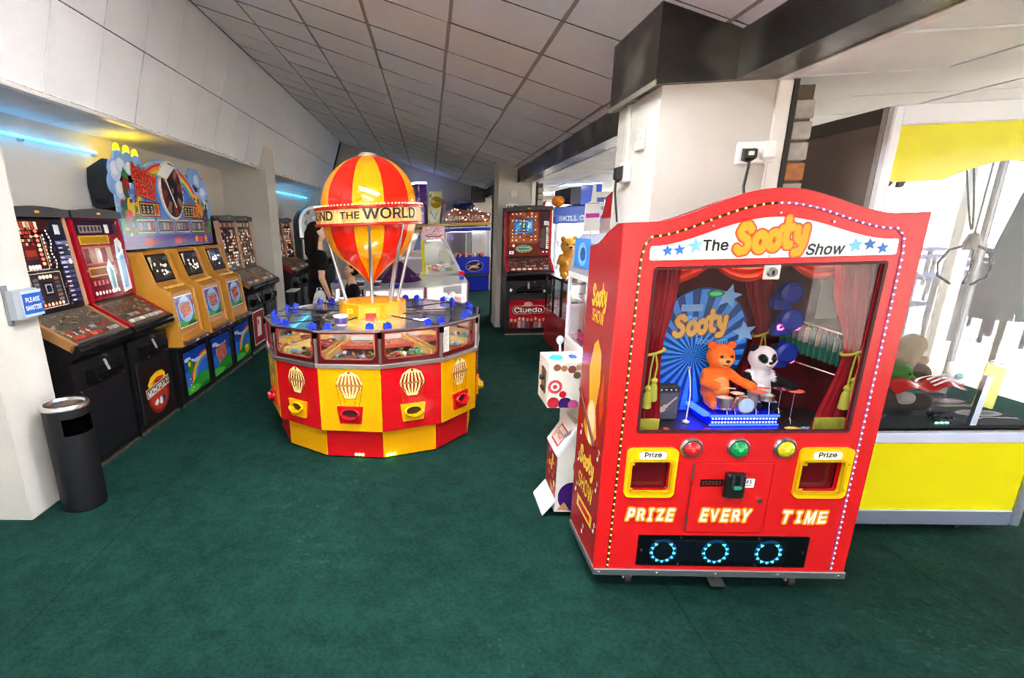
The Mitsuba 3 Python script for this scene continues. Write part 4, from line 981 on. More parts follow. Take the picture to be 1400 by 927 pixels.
def fruit_art(w, h, style, seed):
    """Glass of a fruit machine: lamps in ladders, feature boxes, reel windows, painted glare; returns (print, lit lamps)."""
    r = rnd(seed); a, g = Art(), Art()
    if style == 'dark':
        a.rect(0, 0, w, h, '#161014')
        for _ in range(150):
            x, z = r.uniform(.01, w - .05), r.uniform(.01, h - .03); a.rect(x, z, x + r.uniform(.012, .04), z + r.uniform(.006, .018), r.choice(['#2c2430', '#3a2a2a', '#24283c', '#46343a', '#5a4a48', '#332a46', '#6a2a24']))
        a.rect(.01, h - .09, w - .01, h - .01, '#3a1614')
        for i in range(9):
            a.rect(.02 + i * .034, h - .075, .048 + i * .034, h - .025, ['#c8a878', '#a83a2a', '#e0d0b0'][i % 3])
        a.rect(.42, h - .20, .62, h - .02, '#191a2c').rect(.48, h - .11, .54, h - .045, '#e8e6e4').ell(.585, h - .19, .024, .03, '#f0ece8')
        a.rect(.045, .27, .33, h - .115, '#b9a894').rect(.052, .277, .323, h - .122, '#24161a')
        a.rect(.13, .34, .25, h - .16, '#5a1418').rect(.14, .43, .24, .50, '#180608').rect(.14, .36, .24, .40, '#8a2a20')
        for k in range(8):
            z = .30 + k * .030
            g.ell(.085, z + .01, .018, .011, '#ffb070'); g.ell(.285, z + .01, .018, .011, r.choice(['#ff6a40', '#ff9a5c', '#e83828']))
        for k in range(4): g.ell(.14 + k * .03, .292, .015, .015, '#ffb0a0')
        a.rect(.10, .02, .42, .255, '#b0a294').rect(.107, .027, .413, .248, '#2c2426')
        a.rect(.21, .10, .31, .19, '#14121a').rect(.225, .115, .295, .178, '#8a8690').rect(.238, .125, .282, .168, '#17161c')
        for k in range(6):
            for j in (0, 1):
                a.rect(.125 + j * .21, .06 + k * .028, .175 + j * .21, .080 + k * .028, r.choice(['#5a5560', '#7a7580', '#45404a', '#8a5a40']))
        for k in range(7): g.ell(.135 + k * .038, .043, .012, .011, r.choice(['#ff8a50', '#ffe0a0', '#ff5a40']))
        for k in range(4): g.ell(.20 + k * .035, .225, .014, .012, r.choice(['#ffc870', '#ffe8c0']))
        for k in range(13):
            a.rect(.46 + .008 * (k % 2), .03 + k * .033, .60, .055 + k * .033, r.choice(['#2b2a48', '#464466', '#6a6a88', '#33304c', '#8c8aa8']))
            a.rect(.475, .037 + k * .033, .52, .047 + k * .033, '#c8c6d8')
        for k in range(3): g.ell(.055, .09 + k * .06, .022, .018, '#ff8468')
        for k in range(9): g.ell(.345, .30 + k * .024, .008, .007, r.choice(['#ffb070', '#ff7048', '#ffe0b0']))
        for k in range(5):
            for j in range(4): a.rect(.135 + j * .028, .43 + k * .024, .158 + j * .028, .448 + k * .024, r.choice(['#7a1c1c', '#a83a2a', '#4a1216', '#c8a890']))
        for k in range(12): g.ell(.40 + .012 * math.sin(k), .28 + k * .022, .007, .006, r.choice(['#e8e8ff', '#ffd0b0', '#c0c8ff']))
        a.ell(.57, .31, .02, .02, '#e8e4e8').rect(.03, .0, .1, .03, '#d8cfc8')
    elif style == 'red':
        a.rect(0, 0, w, h, '#8a1220')
        for _ in range(120):
            x, z = r.uniform(.01, w - .05), r.uniform(.01, h - .03); a.rect(x, z, x + r.uniform(.015, .05), z + r.uniform(.006, .018), r.choice(['#a8343c', '#6a0c18', '#b8505a', '#7a1a28', '#c87a78', '#5a0a14', '#9a6a60']))
        a.rect(.02, h - .12, .58, h - .01, '#24162a').rect(.06, h - .105, .36, h - .05, '#8a7d78')
        for k in range(6): a.ell(.09 + k * .048, h - .075, .015, .02, '#3a2c2c')
        a.rect(.40, h - .11, .46, h - .045, '#e8e6e2').ell(.555, h - .085, .03, .05, '#4a3034').ell(.60, h - .03, .014, .014, '#f2efe8')
        a.rect(.03, h - .19, .43, h - .125, '#c8a030').rect(.05, h - .182, .41, h - .135, '#a87818').rect(.03, h - .35, .43, h - .20, '#8a2430').rect(.04, h - .34, .42, h - .205, '#b06a5a')
        for k in range(5): a.rect(.05 + k * .075, h - .33, .115 + k * .075, h - .22, ['#6a1a22', '#9a6a50', '#c8b098', '#7a2830', '#b89880'][k])
        a.rect(.05, h - .43, .42, h - .36, '#d8a83c').rect(.06, h - .42, .41, h - .372, '#7c3c1c')
        a.rect(.03, .02, .42, .17, '#6a101c').rect(.05, .10, .40, .155, '#4a0c14')
        for k in range(6): a.rect(.06 + k * .055, .105, .105 + k * .055, .148, '#a8343c').text('123456'[k], .0825 + k * .055, .112, .026, '#e8c0b8')
        for k in range(8): g.ell(.07 + k * .045, .05, .013, .013, r.choice(['#ffd8d0', '#ff8070', '#ffe0b0']))
        a.add([(.46, .02), (.60, .04), (.62, .30), (.56, .46), (.50, .44), (.47, .30)], '#e9eef4').add([(.49, .05), (.55, .06), (.59, .28), (.53, .40)], '#78b0d8').add([(.30, .03), (.38, .05), (.40, .22), (.34, .30), (.28, .22)], '#dfe8ea').add([(.32, .05), (.36, .07), (.37, .2), (.33, .24)], '#70a8a0')  # white and blue streaks are glare painted into the glass artwork
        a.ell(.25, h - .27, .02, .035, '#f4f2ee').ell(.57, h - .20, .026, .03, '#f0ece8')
        for k in range(5): g.ell(.49 + k * .022, h - .30 + k * .012, .009, .009, '#ffffff')
    elif style == 'mixed':
        a.rect(0, 0, w, h, '#241814').rect(.015, h - .08, w - .015, h - .012, '#5a4438')
        for k in range(8): a.rect(.03 + k * .07, h - .07, .085 + k * .07, h - .025, r.choice(['#a89888', '#6a5448', '#c8b8a0', '#8a3028']))
        for i in range(7):
            for j in range(12):
                if r.random() < .78:
                    x, z = .03 + i * (w - .06) / 7, .03 + j * (h - .13) / 12
                    c = r.choice(['#6a4a40', '#8a7a6a', '#b8a898', '#7a2420', '#3a3234', '#c8bcae', '#503028'])
                    a.rect(x, z, x + (w - .06) / 7 * .86, z + (h - .13) / 12 * .78, c)
                    if r.random() < .45: g.ell(x + .03, z + .016, .011, .009, r.choice(['#ffd0a0', '#ffb080', '#fff0d8', '#ff7a50']))
        a.ell(.40, h * .72, .03, .035, '#f0ece6').rect(.10, .10, .22, .17, '#7a1418').rect(w * .62, .05, w * .70, .13, '#f0efea')
    elif style == 'detective':
        a.rect(0, 0, w, h, '#5c0c12').rect(.03, .17, .43, h - .02, '#7a3418').rect(.045, .19, .415, h - .035, '#a0522a')
        for i in range(7):
            for j in range(9):
                x, z = .05 + i * .052, .20 + j * .044
                a.rect(x, z, x + .046, z + .038, r.choice(['#8a3c22', '#6a2c1a', '#b86a3c', '#9a4a2a']))
                if r.random() < .35: g.ell(x + .023, z + .019, .008, .008, '#ffc890')
        a.rect(.09, .30, .36, h - .10, '#1a4a8a').rect(.10, .31, .35, h - .11, '#2f7ab8')
        a.add(ell(.225, h - .135, .085, .022), '#0c1a30').text('Cluedo', .225, h - .146, .024, '#eaf0f6', w=.13)
        a.rect(.20, .36, .25, .46, '#123a30').rect(.212, .38, .238, .44, '#d8e4c8').ell(.15, .40, .03, .04, '#5ab0d8').rect(.28, .37, .335, .46, '#7ac0e0').rect(.29, .39, .32, .44, '#c8e4f0').rect(.16, .325, .29, .345, '#801c1c')
        a.add(ell(.235, .10, .135, .072), '#2e2418').add(ell(.235, .10, .120, .058), '#6a5a34').add(ell(.235, .10, .095, .036), '#7fa89a').rect(.16, .085, .31, .112, '#48685c')
        for k in range(14):
            b = k * 2 * math.pi / 14; a.rect(.235 + .108 * math.cos(b) - .012, .10 + .047 * math.sin(b) - .006, .235 + .108 * math.cos(b) + .012, .10 + .047 * math.sin(b) + .006, '#b89858')
        a.rect(.03, .03, .095, .075, '#ece8e2').rect(.055, .045, .07, .06, '#3a3a3a').rect(.02, .13, .06, .16, '#8a2a20'); g.ell(.09, .145, .018, .018, '#ffb090')
        a.rect(.455, .08, .60, h - .03, '#36121a').rect(.47, h - .17, .59, h - .05, '#2a1c24').rect(.50, h - .20, .60, h - .14, '#f0efe8').rect(.535, .09, .585, h - .22, '#f2efe8').rect(.465, .10, .52, h - .24, '#4a4038')
        for k in range(14): a.rect(.545, .10 + k * .027, .575, .115 + k * .027, r.choice(['#b83a30', '#c8a898', '#8a6a60']))
        for k in range(2): g.ell(.50 + k * .05, .05, .012, .012, '#ff9a90')
    return a, g

def fruit_machine(label, loc, rz, w, rail, style, seed, side='#15110f', body='#0f0e10', lower=None, group=None, lit_power=.8, console='#3a322e', buttons=None, cap='#2c2b2e'):
    t = Thing('fruit_machine', label, 'fruit machine', loc, rz, group)
    prof = [(.015, .055), (.015, .76), (-.02, .80), (-.03, .835), (.245, 1.035), (.315, 1.70), (.60, 1.72), (.60, .055)]
    t.part('cabinet', poly3(prof, .004, w - .004, 'yz'), 'mat_plastic', body)
    t.part('plinth', box(.006, w - .006, .02, .56, .0, .056), 'mat_satin', '#0b0a0b')
    t.part('kick_strip', box(.004, w - .004, .0, .022, .0, .022, .002), 'mat_brushed', '#b8a890')
    d = t.part('lower_door', box(.045, w - .045, -.004, .016, .075, .575, .006), 'mat_plastic', '#131216')
    if lower:
        a = Art(); lower(a, w); t.part('door_print', a.build((0, -.004, 0)), 'mat_print', parent=d)
    for x, z in ((w * .42, .60), (w * .62, .74)):
        t.part('door_lock', rod((x, .013, z), (x, .0, z), .009, 10), 'mat_metal', '#c8c8cc', smooth=40)
    tr = t.part('coin_tray', J([hull([(x, y, z) for x in (w * .22, w * .78) for y, z in ((-.055, .66), (-.055, .625), (.02, .59), (.02, .68))]), box(w * .22, w * .24, -.06, .02, .64, .70, .003), box(w * .76, w * .78, -.06, .02, .64, .70, .003)]), 'mat_gloss', '#0d0c0e', smooth=30)
    t.part('tray_flap', hull([(w * .46, -.058, .66), (w * .50, -.058, .66), (w * .46, -.03, .735), (w * .50, -.03, .735), (w * .46, -.052, .66), (w * .50, -.052, .66), (w * .46, -.024, .735), (w * .50, -.024, .735)]), 'mat_satin', '#8a8886', parent=tr)
    # rounded lip, console, rails
    lp = [(-.03, .80), (-.062, .812), (-.078, .838), (-.078, .862), (-.066, .886), (-.045, .895), (-.02, .880), (.0, .84), (.02, .80)]
    t.part('lip', poly3(lp, .0, w, 'yz'), 'mat_gloss', '#131214', smooth=60)
    cA, cB = np.array([-.040, .892]), np.array([.245, 1.066]); u = (cB - cA) / np.linalg.norm(cB - cA); L = np.linalg.norm(cB - cA); nn = np.array([-u[1], u[0]])
    cons = [cA, cB, cB - nn * .03, cA - nn * .03]
    co = t.part('console', poly3(cons, .03, w - .03, 'yz'), 'mat_gloss', console)
    for x0, x1 in ((0, .032), (w - .032, w)):
        t.part('console_rail', poly3([cA + nn * .008 - u * .012, cB + nn * .008, cB - nn * .06, cA - nn * .05 - u * .01], x0, x1, 'yz'), 'mat_wood' if rail == 'wood' else 'mat_gloss', rail if rail != 'wood' else '#a06030')
    r = rnd(seed + 50); a, g = Art(), Art(); cw = w - .07
    for k in range(110):
        x, z = r.uniform(0, cw), r.uniform(.09, L - .03); a.add(affinity.rotate(ell(x, z, r.uniform(.006, .035), r.uniform(.003, .010), 3), r.uniform(-40, 40)), r.choice(['#5a5248', '#6a5c4c', '#3a3a38', '#7a6a5a', '#4c3a30', '#2c2622', '#8a7a66']))
    for k in range(3): a.line([(cw * (.2 + .2 * k), L - .03), (cw * (.34 + .2 * k), .15)], .004, '#1c1816')
    a.clip(sbox(0, .085, cw, L - .02))
    for k in range(6): a.rect(cw * .1 + k * cw * .15, .10, cw * .1 + k * cw * .15 + cw * .11, .135, r.choice(['#7a1c18', '#3a302c', '#8a8078']))
    t.part('console_print', a.build((.035, cA[0], cA[1]), (1, 0, 0), (0, u[0], u[1])), 'mat_print', parent=co)
    nb = 7 if buttons is None else len(buttons)
    for k in range(nb):
        x = .06 + (w - .12) * (k + .5) / nb; q = cA + u * .045
        m = box(-.028, .028, -.018, .018, 0, .014, .005); A = np.array([[1, 0, 0], [0, u[0], nn[0]], [0, u[1], nn[1]]])
        b = t.part('button', m.m(A, (x, q[0], q[1])), 'mat_gloss', (buttons[k] if buttons else r.choice(['#c8bcb0', '#9a3428', '#d8d0c4', '#7a1e18', '#b8aa9a'])), parent=co)
    if style == 'dark':
        a = Art()
        for k in range(4): a.text('1234'[k], .06 + (w - .12) * (k + .5) / nb - .035, .078, .030, '#f4e6d8')
        t.part('console_number', a.build((.035, cA[0], cA[1]), (1, 0, 0), (0, u[0], u[1]), off=.0025), 'mat_print', parent=co)
    # upper glass, rails and cap
    gA, gB = np.array([.238, 1.072]), np.array([.300, 1.695]); gu = (gB - gA) / np.linalg.norm(gB - gA); GL = np.linalg.norm(gB - gA); gn = np.array([-gu[1], gu[0]])
    up = t.part('glass_panel', poly3([gA, gB, gB - gn * .02, gA - gn * .02], .03, w - .03, 'yz'), 'mat_gloss', '#120d0e')
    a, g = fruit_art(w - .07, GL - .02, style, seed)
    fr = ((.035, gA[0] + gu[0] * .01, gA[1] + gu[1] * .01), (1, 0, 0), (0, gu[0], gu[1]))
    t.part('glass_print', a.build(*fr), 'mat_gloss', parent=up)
    if g.L: t.part('lamps', lit(g.build(*fr, off=.0042), lit_power), 'mat_glow', parent=up, kind='stuff', emit=EMIT_VC)
    for x0, x1 in ((0, .030), (w - .030, w)):
        t.part('side_rail', poly3([gA + gn * .012, gB + gn * .012, gB - gn * .05, gA - gn * .05], x0, x1, 'yz'), 'mat_gloss', '#c09070' if rail == 'wood' else rail, smooth=30)
    arc = [(x, 1.735 + .022 * math.sin(math.pi * (x + .01) / (w + .02))) for x in np.linspace(-.008, w + .008, 15)]
    t.part('top_cap', poly3([(w + .008, 1.688)] + arc[::-1] + [(-.008, 1.688)], .255, .50), 'mat_plastic', cap)
    t.part('top_lamp', box(w * .47, w * .53, .248, .256, 1.712, 1.728, .002), 'mat_gloss', '#d8a040')
    return t

def board_print(a, w):
    x0, x1, z0, z1 = .10, w - .10, .10, .50; cx = (x0 + x1) / 2
    a.rect(x0 - .02, z0 - .01, x1 + .02, z1 + .01, '#20100e').ell(cx, .27, .19, .165, '#7a1a12').ell(cx, .25, .15, .12, '#a8301c')
    a.add([(cx - .16, .38), (cx - .10, .43), (cx + .0, .455), (cx + .10, .45), (cx + .15, .42), (cx + .14, .37), (cx, .395), (cx - .15, .33)], '#f0b81c').add([(cx - .13, .37), (cx, .41), (cx + .12, .40), (cx + .1, .37), (cx, .385)], '#c8341c')
    p = affinity.rotate(rrect(cx - .205, .285, cx + .205, .365, .008), 6, origin=(cx, .32)); a.add(p, '#c8bba8').add(p.buffer(-.008), '#5c4638')
    a.text('MONOPOLY', 0, -.022, .048, '#f2ece4', w=.36); g, c = None, None
    for i in range(len(a.L)):
        if a.L[i][1] == '#f2ece4': a.L[i] = (affinity.translate(affinity.rotate(a.L[i][0], 6, origin=(0, 0)), cx, .318), a.L[i][1])
    a.add([(cx - .10, .20), (cx - .04, .235), (cx - .02, .20), (cx - .06, .17)], '#e8e2da').add([(cx + .02, .21), (cx + .08, .235), (cx + .12, .20), (cx + .05, .17)], '#2a3a6a').ell(cx + .02, .20, .03, .035, '#d8d2cc')
def cards_print(a, w):
    a.rect(.06, .10, w - .06, .54, '#ece6e2').rect(.075, .115, w - .075, .525, '#8a1418').add([(.2, .2), (.38, .2), (.42, .44), (.24, .46)], '#f0e8e4').ell(.28, .38, .03, .04, '#c82828')
def plain_print(a, w):
    a.rect(w * .30, .12, w * .42, .52, '#d8d8da').rect(w * .31, .13, w * .41, .51, '#20202a').rect(w * .5, .12, w * .6, .52, '#b0b0b4').rect(w * .51, .13, w * .59, .51, '#18181c')

XF = -2.30
fruit_machine('dark fruit machine with wooden edged console, nearest the white pier and the litter bin', (XF, 3.28, 0), 90, .66, 'wood', 'dark', 11, console='#4a453c', buttons=['#8a2a1c', '#a03424', '#7a241c', '#b04a34', '#8a2a1c', '#6a201a', '#8a8278', '#9a9088'])
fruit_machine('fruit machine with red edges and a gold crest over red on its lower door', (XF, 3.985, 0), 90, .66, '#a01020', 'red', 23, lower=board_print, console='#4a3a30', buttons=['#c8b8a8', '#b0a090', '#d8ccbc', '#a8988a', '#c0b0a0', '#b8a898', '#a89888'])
fruit_machine('wood-edged fruit machine beyond the gold trio, red and white card on its door', (XF, 6.93, 0), 90, .62, 'wood', 'mixed', 31, lower=cards_print, console='#5a5048')
fruit_machine('wood-edged fruit machine hard against the second white pier', (XF, 7.58, 0), 90, .62, 'wood', 'mixed', 37, console='#5a5048')
fruit_machine('red-lipped fruit machine just beyond the second white pier', (XF, 9.25, 0), 90, .68, '#9a1418', 'mixed', 41, lower=plain_print, console='#6a5a44')
fruit_machine('fruit machine between the red-lipped one and the silver-arched machine', (XF, 9.97, 0), 90, .66, 'wood', 'mixed', 43, lower=plain_print, console='#6a5a44')

# ---------------- the gold trio with its big painted header
def hills(a, x0, z0, x1, z1, rainbow=True):
    a.rect(x0, z0, x1, z1, '#2a6ac8').rect(x0, z0 + (z1 - z0) * .55, x1, z1, '#1a3f9c')
    W, H = x1 - x0, z1 - z0
    if rainbow:
        for k, c in enumerate(('#d83a3a', '#f08a2a', '#f0d840', '#58b848', '#4a8ae0', '#7a4ab8')):
            rr = .62 - k * .035
            a.add(ell(x0 + W * .95, z0 + H * .18, W * rr * 1.2, H * rr * 1.1, 10).intersection(sbox(x0, z0, x1, z1)), c)
        a.add(ell(x0 + W * .95, z0 + H * .18, W * .41 * 1.2, H * .41 * 1.1, 10).intersection(sbox(x0, z0, x1, z1)), '#2a6ac8')
    for cx, cz, rx, rz, c in ((.15, .82, .14, .05, '#c8daf0'), (.55, .72, .18, .05, '#b8d0f0'), (.30, .76, .10, .035, '#dce8f6')):
        a.add(ell(x0 + W * cx, z0 + H * cz, W * rx, H * rz).intersection(sbox(x0, z0, x1, z1)), c)
    a.add(ell(x0 + W * .75, z0 - H * .12, W * .8, H * .48, 10).intersection(sbox(x0, z0, x1, z1)), '#2f8a2c').add(ell(x0 + W * .1, z0 - H * .22, W * .7, H * .42, 10).intersection(sbox(x0, z0, x1, z1)), '#4ab03c').add(ell(x0 + W * .8, z0 - H * .3, W * .6, H * .40, 10).intersection(sbox(x0, z0, x1, z1)), '#1f6a24')
    return a
def rr_words(a, cx, cz, s, rot=0, ol='#f2dcc0', c='#c4281c'):
    for word, dz in (('Rainbow', .26), ('Riches', -.62)):
        p = text_poly(word, s, True, s * .05); b = p.bounds; p = affinity.scale(p, 4.3 * s / (b[2] - b[0]) * (1 if word == 'Rainbow' else .84), 1, origin=(0, 0)); b = p.bounds
        p = affinity.translate(p, -(b[0] + b[2]) / 2, dz * s * 1.25)
        p = affinity.translate(affinity.rotate(p, rot, origin=(0, 0)), cx, cz)
        a.add(p.buffer(s * .14), '#5a1410').add(p.buffer(s * .07), ol).add(p, c)
RX, RY0, RP = -2.27, 4.72, .69
GOLD, GOLD2 = '#b0721a', '#c88a30'
order = ('nearest the red-edged fruit machine', 'in the middle', 'farthest from the viewer')
for i in range(3):
    t = Thing('game_cabinet', f'black cabinet with a landscape door under the gold game unit {order[i]}', 'cabinet', (RX, RY0 + RP * i, 0), 90, 'cabinets under the gold game units')
    t.part('carcass', box(.003, RP - .003, .012, .62, .04, .54, .006), 'mat_plastic', '#101012')
    t.part('plinth', box(.006, RP - .006, .03, .6, 0, .04), 'mat_satin', '#0c0c0c')
    t.part('kick_strip', box(.004, RP - .004, .006, .03, 0, .02, .002), 'mat_brushed', '#9c9484')
    t.part('top_board', box(.0, RP, -.03, .62, .54, .565, .006), 'mat_gloss', '#151517')
    d = t.part('door', box(.06, RP - .05, .002, .014, .07, .505, .005), 'mat_gloss', '#0d0d10')
    a = hills(Art(), .085, .085, RP - .075, .490, i != 1)
    if i == 0:
        for k in range(7): a.ell(.17 + .05 * math.sin(k * 2.1), .12 + .018 * k, .012, .009, ('#e8e060', '#f0f0e0', '#e06a8a')[k % 3])
        a.rect(.195, .18, .205, .30, '#5a3a1c').ell(.20, .345, .06, .07, '#2a7a2c').ell(.185, .37, .025, .025, '#e0d040')
    if i == 1: rr_words(a, .345, .295, .070, 12)
    if i == 2: a.ell(.47, .17, .07, .05, '#d0a028').ell(.47, .20, .075, .018, '#f0d860')
    t.part('door_print', a.build((0, .002, 0)), 'mat_gloss', parent=d)
    t.part('door_lock', rod((RP / 2, .012, .522), (RP / 2, .0, .522), .009, 10), 'mat_metal', '#d8d8dc', smooth=40)
    u = Thing('gold_game_unit', f'gold slot game unit on black cabinets, {order[i]} of the trio', 'slot machine', (RX, RY0 + RP * i + .06, .565), 90, 'gold game units')
    W = .50
    prof = [(-.045, 0), (-.045, .03), (-.005, .09), (.0, .12), (.035, .46), (.045, .485), (.155, .535), (.165, .55), (.245, .82), (.262, .838), (.46, .838), (.46, 0)]
    u.part('shell', poly3(prof, 0, W, 'yz'), 'mat_paint', GOLD, smooth=25)
    for x0, x1 in ((-.012, .018), (W - .018, W + .012)):
        u.part('side_cheek', poly3([(-.035, .0), (-.02, .10), (.02, .485), (.14, .55), (.23, .845), (.47, .845), (.47, 0)], x0, x1, 'yz'), 'mat_paint', GOLD2, smooth=25)
    u.part('foot_plate', box(-.0, W + .0, -.085, -.03, .012, .050, .006), 'mat_metal', '#b8b6c0')
    a = Art()
    for k in range(6): a.rect(.03 + k * .075, .020, .08 + k * .075, .042, ('#8a3a3a', '#4a5a9a', '#c8b898')[k % 3])
    u.part('foot_print', a.build((0, -.085, 0)), 'mat_print')
    f0, f1 = np.array([.004, .15]), np.array([.032, .44]); fu = (f1 - f0) / np.linalg.norm(f1 - f0); FL = np.linalg.norm(f1 - f0)
    a = Art().rect(.06, .0, W - .06, FL, '#e8e4dc'); hills(a, .07, .01, W - .07, FL - .01, False); a.rect(.07, FL * .62, W - .07, FL - .01, '#4a2a8a').add(ell(W / 2, FL * .55, .15, .12, 8), '#9ac4e8'); rr_words(a, W / 2, FL * .52, .052, 8)
    u.part('belly_print', a.build((0, f0[0], f0[1]), (1, 0, 0), (0, fu[0], fu[1]), off=.004), 'mat_gloss')
    for k in range(6):
        u.part('button', box(-.026, .026, -.018, .018, 0, .018, .006).rx(24).t(.075 + k * .07, .095, .515), 'mat_gloss', '#e8b85a')
    s0, s1 = np.array([.176, .585]), np.array([.238, .80]); su = (s1 - s0) / np.linalg.norm(s1 - s0); SL = np.linalg.norm(s1 - s0)
    u.part('screen_frame', poly3([s0 - su * .014, s1 + su * .014, s1 + su * .014 + (-.004 * su[1], .004 * su[0]), s0 - su * .014 + (-.012 * su[1], .012 * su[0])], .05, W - .05, 'yz'), 'mat_gloss', '#1a1410')
    a, g = Art().rect(.065, 0, W - .065, SL, '#3a342e'), Art()
    r = rnd(70 + i)
    for k in range(16): a.ell(r.uniform(.10, W - .10), r.uniform(.02, SL - .03), .018, .012, r.choice(['#6a5a44', '#8a7a5c', '#5a4a3a', '#4a5868']))
    for k in range(12): g.ell(.13 + r.uniform(0, .24), .03 + r.uniform(0, .12), .012, .010, r.choice(['#fff0c8', '#ffe8a8', '#ffd890', '#ffffff']))
    a.add([(.07, SL - .01), (.07, SL * .4), (.13, SL - .01)], '#e6dcc4').rect(W - .19, SL - .06, W - .10, SL - .012, '#2c2a2c')
    fr = ((0, s0[0], s0[1]), (1, 0, 0), (0, su[0], su[1]))
    u.part('screen_print', a.build(*fr, off=.014), 'mat_gloss')
    u.part('lamps', lit(g.build(*fr, off=.017), 1.0), 'mat_glow', kind='stuff', emit=EMIT_VC)
    u.part('note_reader', box(W * .62, W * .84, .20, .25, .745, .80, .008), 'mat_plastic', '#1b1b1d')

def header():
    y0 = 4.80; t = Thing('game_header', 'big cloud-shaped painted header with a wheel, above the gold game trio', 'sign', (-2.655, y0, 0), 90)
    t.sx = .912
    W = 2.26
    cl = [(.0, 1.43), (.0, 1.62), (-.03, 1.80), (-.02, 1.95)]
    bumps = []
    for cx, cz, r_ in ((.02, 1.98, .10), (.06, 2.09, .10), (.17, 2.17, .10), (.33, 2.16, .11), (.50, 2.15, .11), (1.84, 2.16, .10), (1.98, 2.15, .11), (2.11, 2.05, .11), (2.19, 1.92, .10), (2.22, 1.78, .09)):
        bumps.append(ell(cx, cz, r_, r_ * .9, 7))
    arch = ell(1.13, 1.70, .88, .56, 14)
    shp = unary_union([sbox(.0, 1.43, W, 1.80), sbox(.0, 1.75, 2.2, 2.0), arch, *bumps]).buffer(.012).buffer(-.012)
    shp = shp.intersection(sbox(-.12, 1.43, 2.4, 2.3))
    b = t.part('board', poly3(shp, 0, .02), 'mat_gloss', '#86a8d0')
    a = Art(); a.add(shp.buffer(-.008), '#7fa8da')
    for cx, cz, r_ in ((.06, 2.08, .10), (.17, 2.12, .09), (.33, 2.10, .09), (.10, 1.93, .09), (1.95, 2.11, .09), (2.10, 1.98, .09), (2.14, 1.85, .08), (.24, 2.0, .07)):
        a.add(ell(cx, cz, r_, r_ * .85).intersection(shp), '#c4d6ee').add(ell(cx - .01, cz + .02, r_ * .7, r_ * .55).intersection(shp), '#e6eef8')
    for k, c in enumerate(('#c8302c', '#e8842c', '#ecd23c', '#5ab04a', '#4a86d8', '#6a46b0')):
        a.add(ell(1.13, 1.70, .84 - k * .035, .53 - k * .026, 14).intersection(shp), c)
    a.add(ell(1.13, 1.70, .63, .37, 14).intersection(shp), '#3f7ec8').add(sbox(.26, 1.43, 2.0, 1.70).intersection(shp), '#3a74b8')
    for cx, cz, rx, rz, c in ((.30, 1.60, .34, .14, '#2a7a38'), (1.95, 1.62, .36, .12, '#2f6a44'), (.18, 1.70, .12, .16, '#1f5a2c'), (2.05, 1.72, .10, .10, '#3a2a6a'), (1.70, 1.86, .16, .08, '#5a6a9a'), (1.92, 1.80, .12, .09, '#d88a2c'), (1.85, 1.93, .10, .05, '#e0b050')):
        a.add(ell(cx, cz, rx, rz).intersection(shp), c)
    a.ell(.20, 1.95, .07, .10, '#8a2a20').add([(.14, 2.05), (.20, 2.13), (.27, 2.02)], '#2a7a34').ell(.24, 1.80, .075, .085, '#e0b428').ell(.17, 1.72, .08, .05, '#c8442c')
    r = rnd(61)
    for k in range(70):
        x, z = r.choice([r.uniform(.0, .42), r.uniform(1.80, 2.24)]), r.uniform(1.55, 1.95); a.add(ell(x, z, r.uniform(.012, .045), r.uniform(.012, .04), 4).intersection(shp), r.choice(['#1f5a2c', '#2f7a3c', '#3f9a4c', '#184a3a', '#d8a83c', '#b83a2a', '#2a3a7a', '#5a7ab8', '#c8b060']))
    for k in range(26): a.add(ell(r.uniform(.5, 1.8), r.uniform(1.56, 1.72), r.uniform(.02, .06), .02, 4).intersection(shp), r.choice(['#3f7ec8', '#5a98d8', '#2f6a44', '#24508a']))
    rr_words(a, .58, 1.985, .112, -6, ol='#e88a6a', c='#b81c14')
    a.rect(.0, 1.435, W, 1.545, '#3c1f7a').rect(.0, 1.50, W, 1.545, '#4c2a96')
    for x, w in ((.40, .18), (1.10, .18), (1.72, .2)): a.rect(x, 1.455, x + w, 1.52, '#c8202c').rect(x + w, 1.47, x + w + .1, 1.505, '#a8184a')
    a.star(2.02, 1.49, .06, '#e8a83c', n=8).star(1.72, 1.49, .05, '#e8a83c', n=8)
    for x in (.40, 1.42):
        a.rect(x, 1.71, x + .44, 1.85, '#8a1c1c').rect(x + .015, 1.725, x + .425, 1.835, '#b89858').rect(x + .03, 1.735, x + .30, 1.825, '#2c2420')
        for k in range(3): a.text('3', x + .08 + k * .085, 1.750, .058, '#d8d0b8')
        a.ell(x + .36, 1.78, .04, .045, '#c8241c')
    for k in range(4):
        x = .30 + k * .44
        a.rect(x, 1.565, x + .38, 1.69, '#c8beb0').rect(x + .012, 1.577, x + .368, 1.678, '#3a3a50')
        for j in range(3): a.rect(x + .03 + j * .085, 1.595, x + .10 + j * .085, 1.66, ('#8a8a9a', '#5a6a8a', '#b0a898')[(j + k) % 3])
        a.ell(x + .33, 1.63, .026, .035, '#c02a20')
    t.part('board_print', a.build(), 'mat_gloss', parent=b)
    wx, wz = 1.16, 1.975
    wh = t.part('wheel', lathe([(.285, 0), (.285, .02), (.27, .026), (.0001, .026)], 36).rx(90).t(wx, -.002, wz), 'mat_gloss', '#d8d2cc', smooth=30)
    a = Art().ell(wx, wz, .262, .262, '#5a1c14', 12)
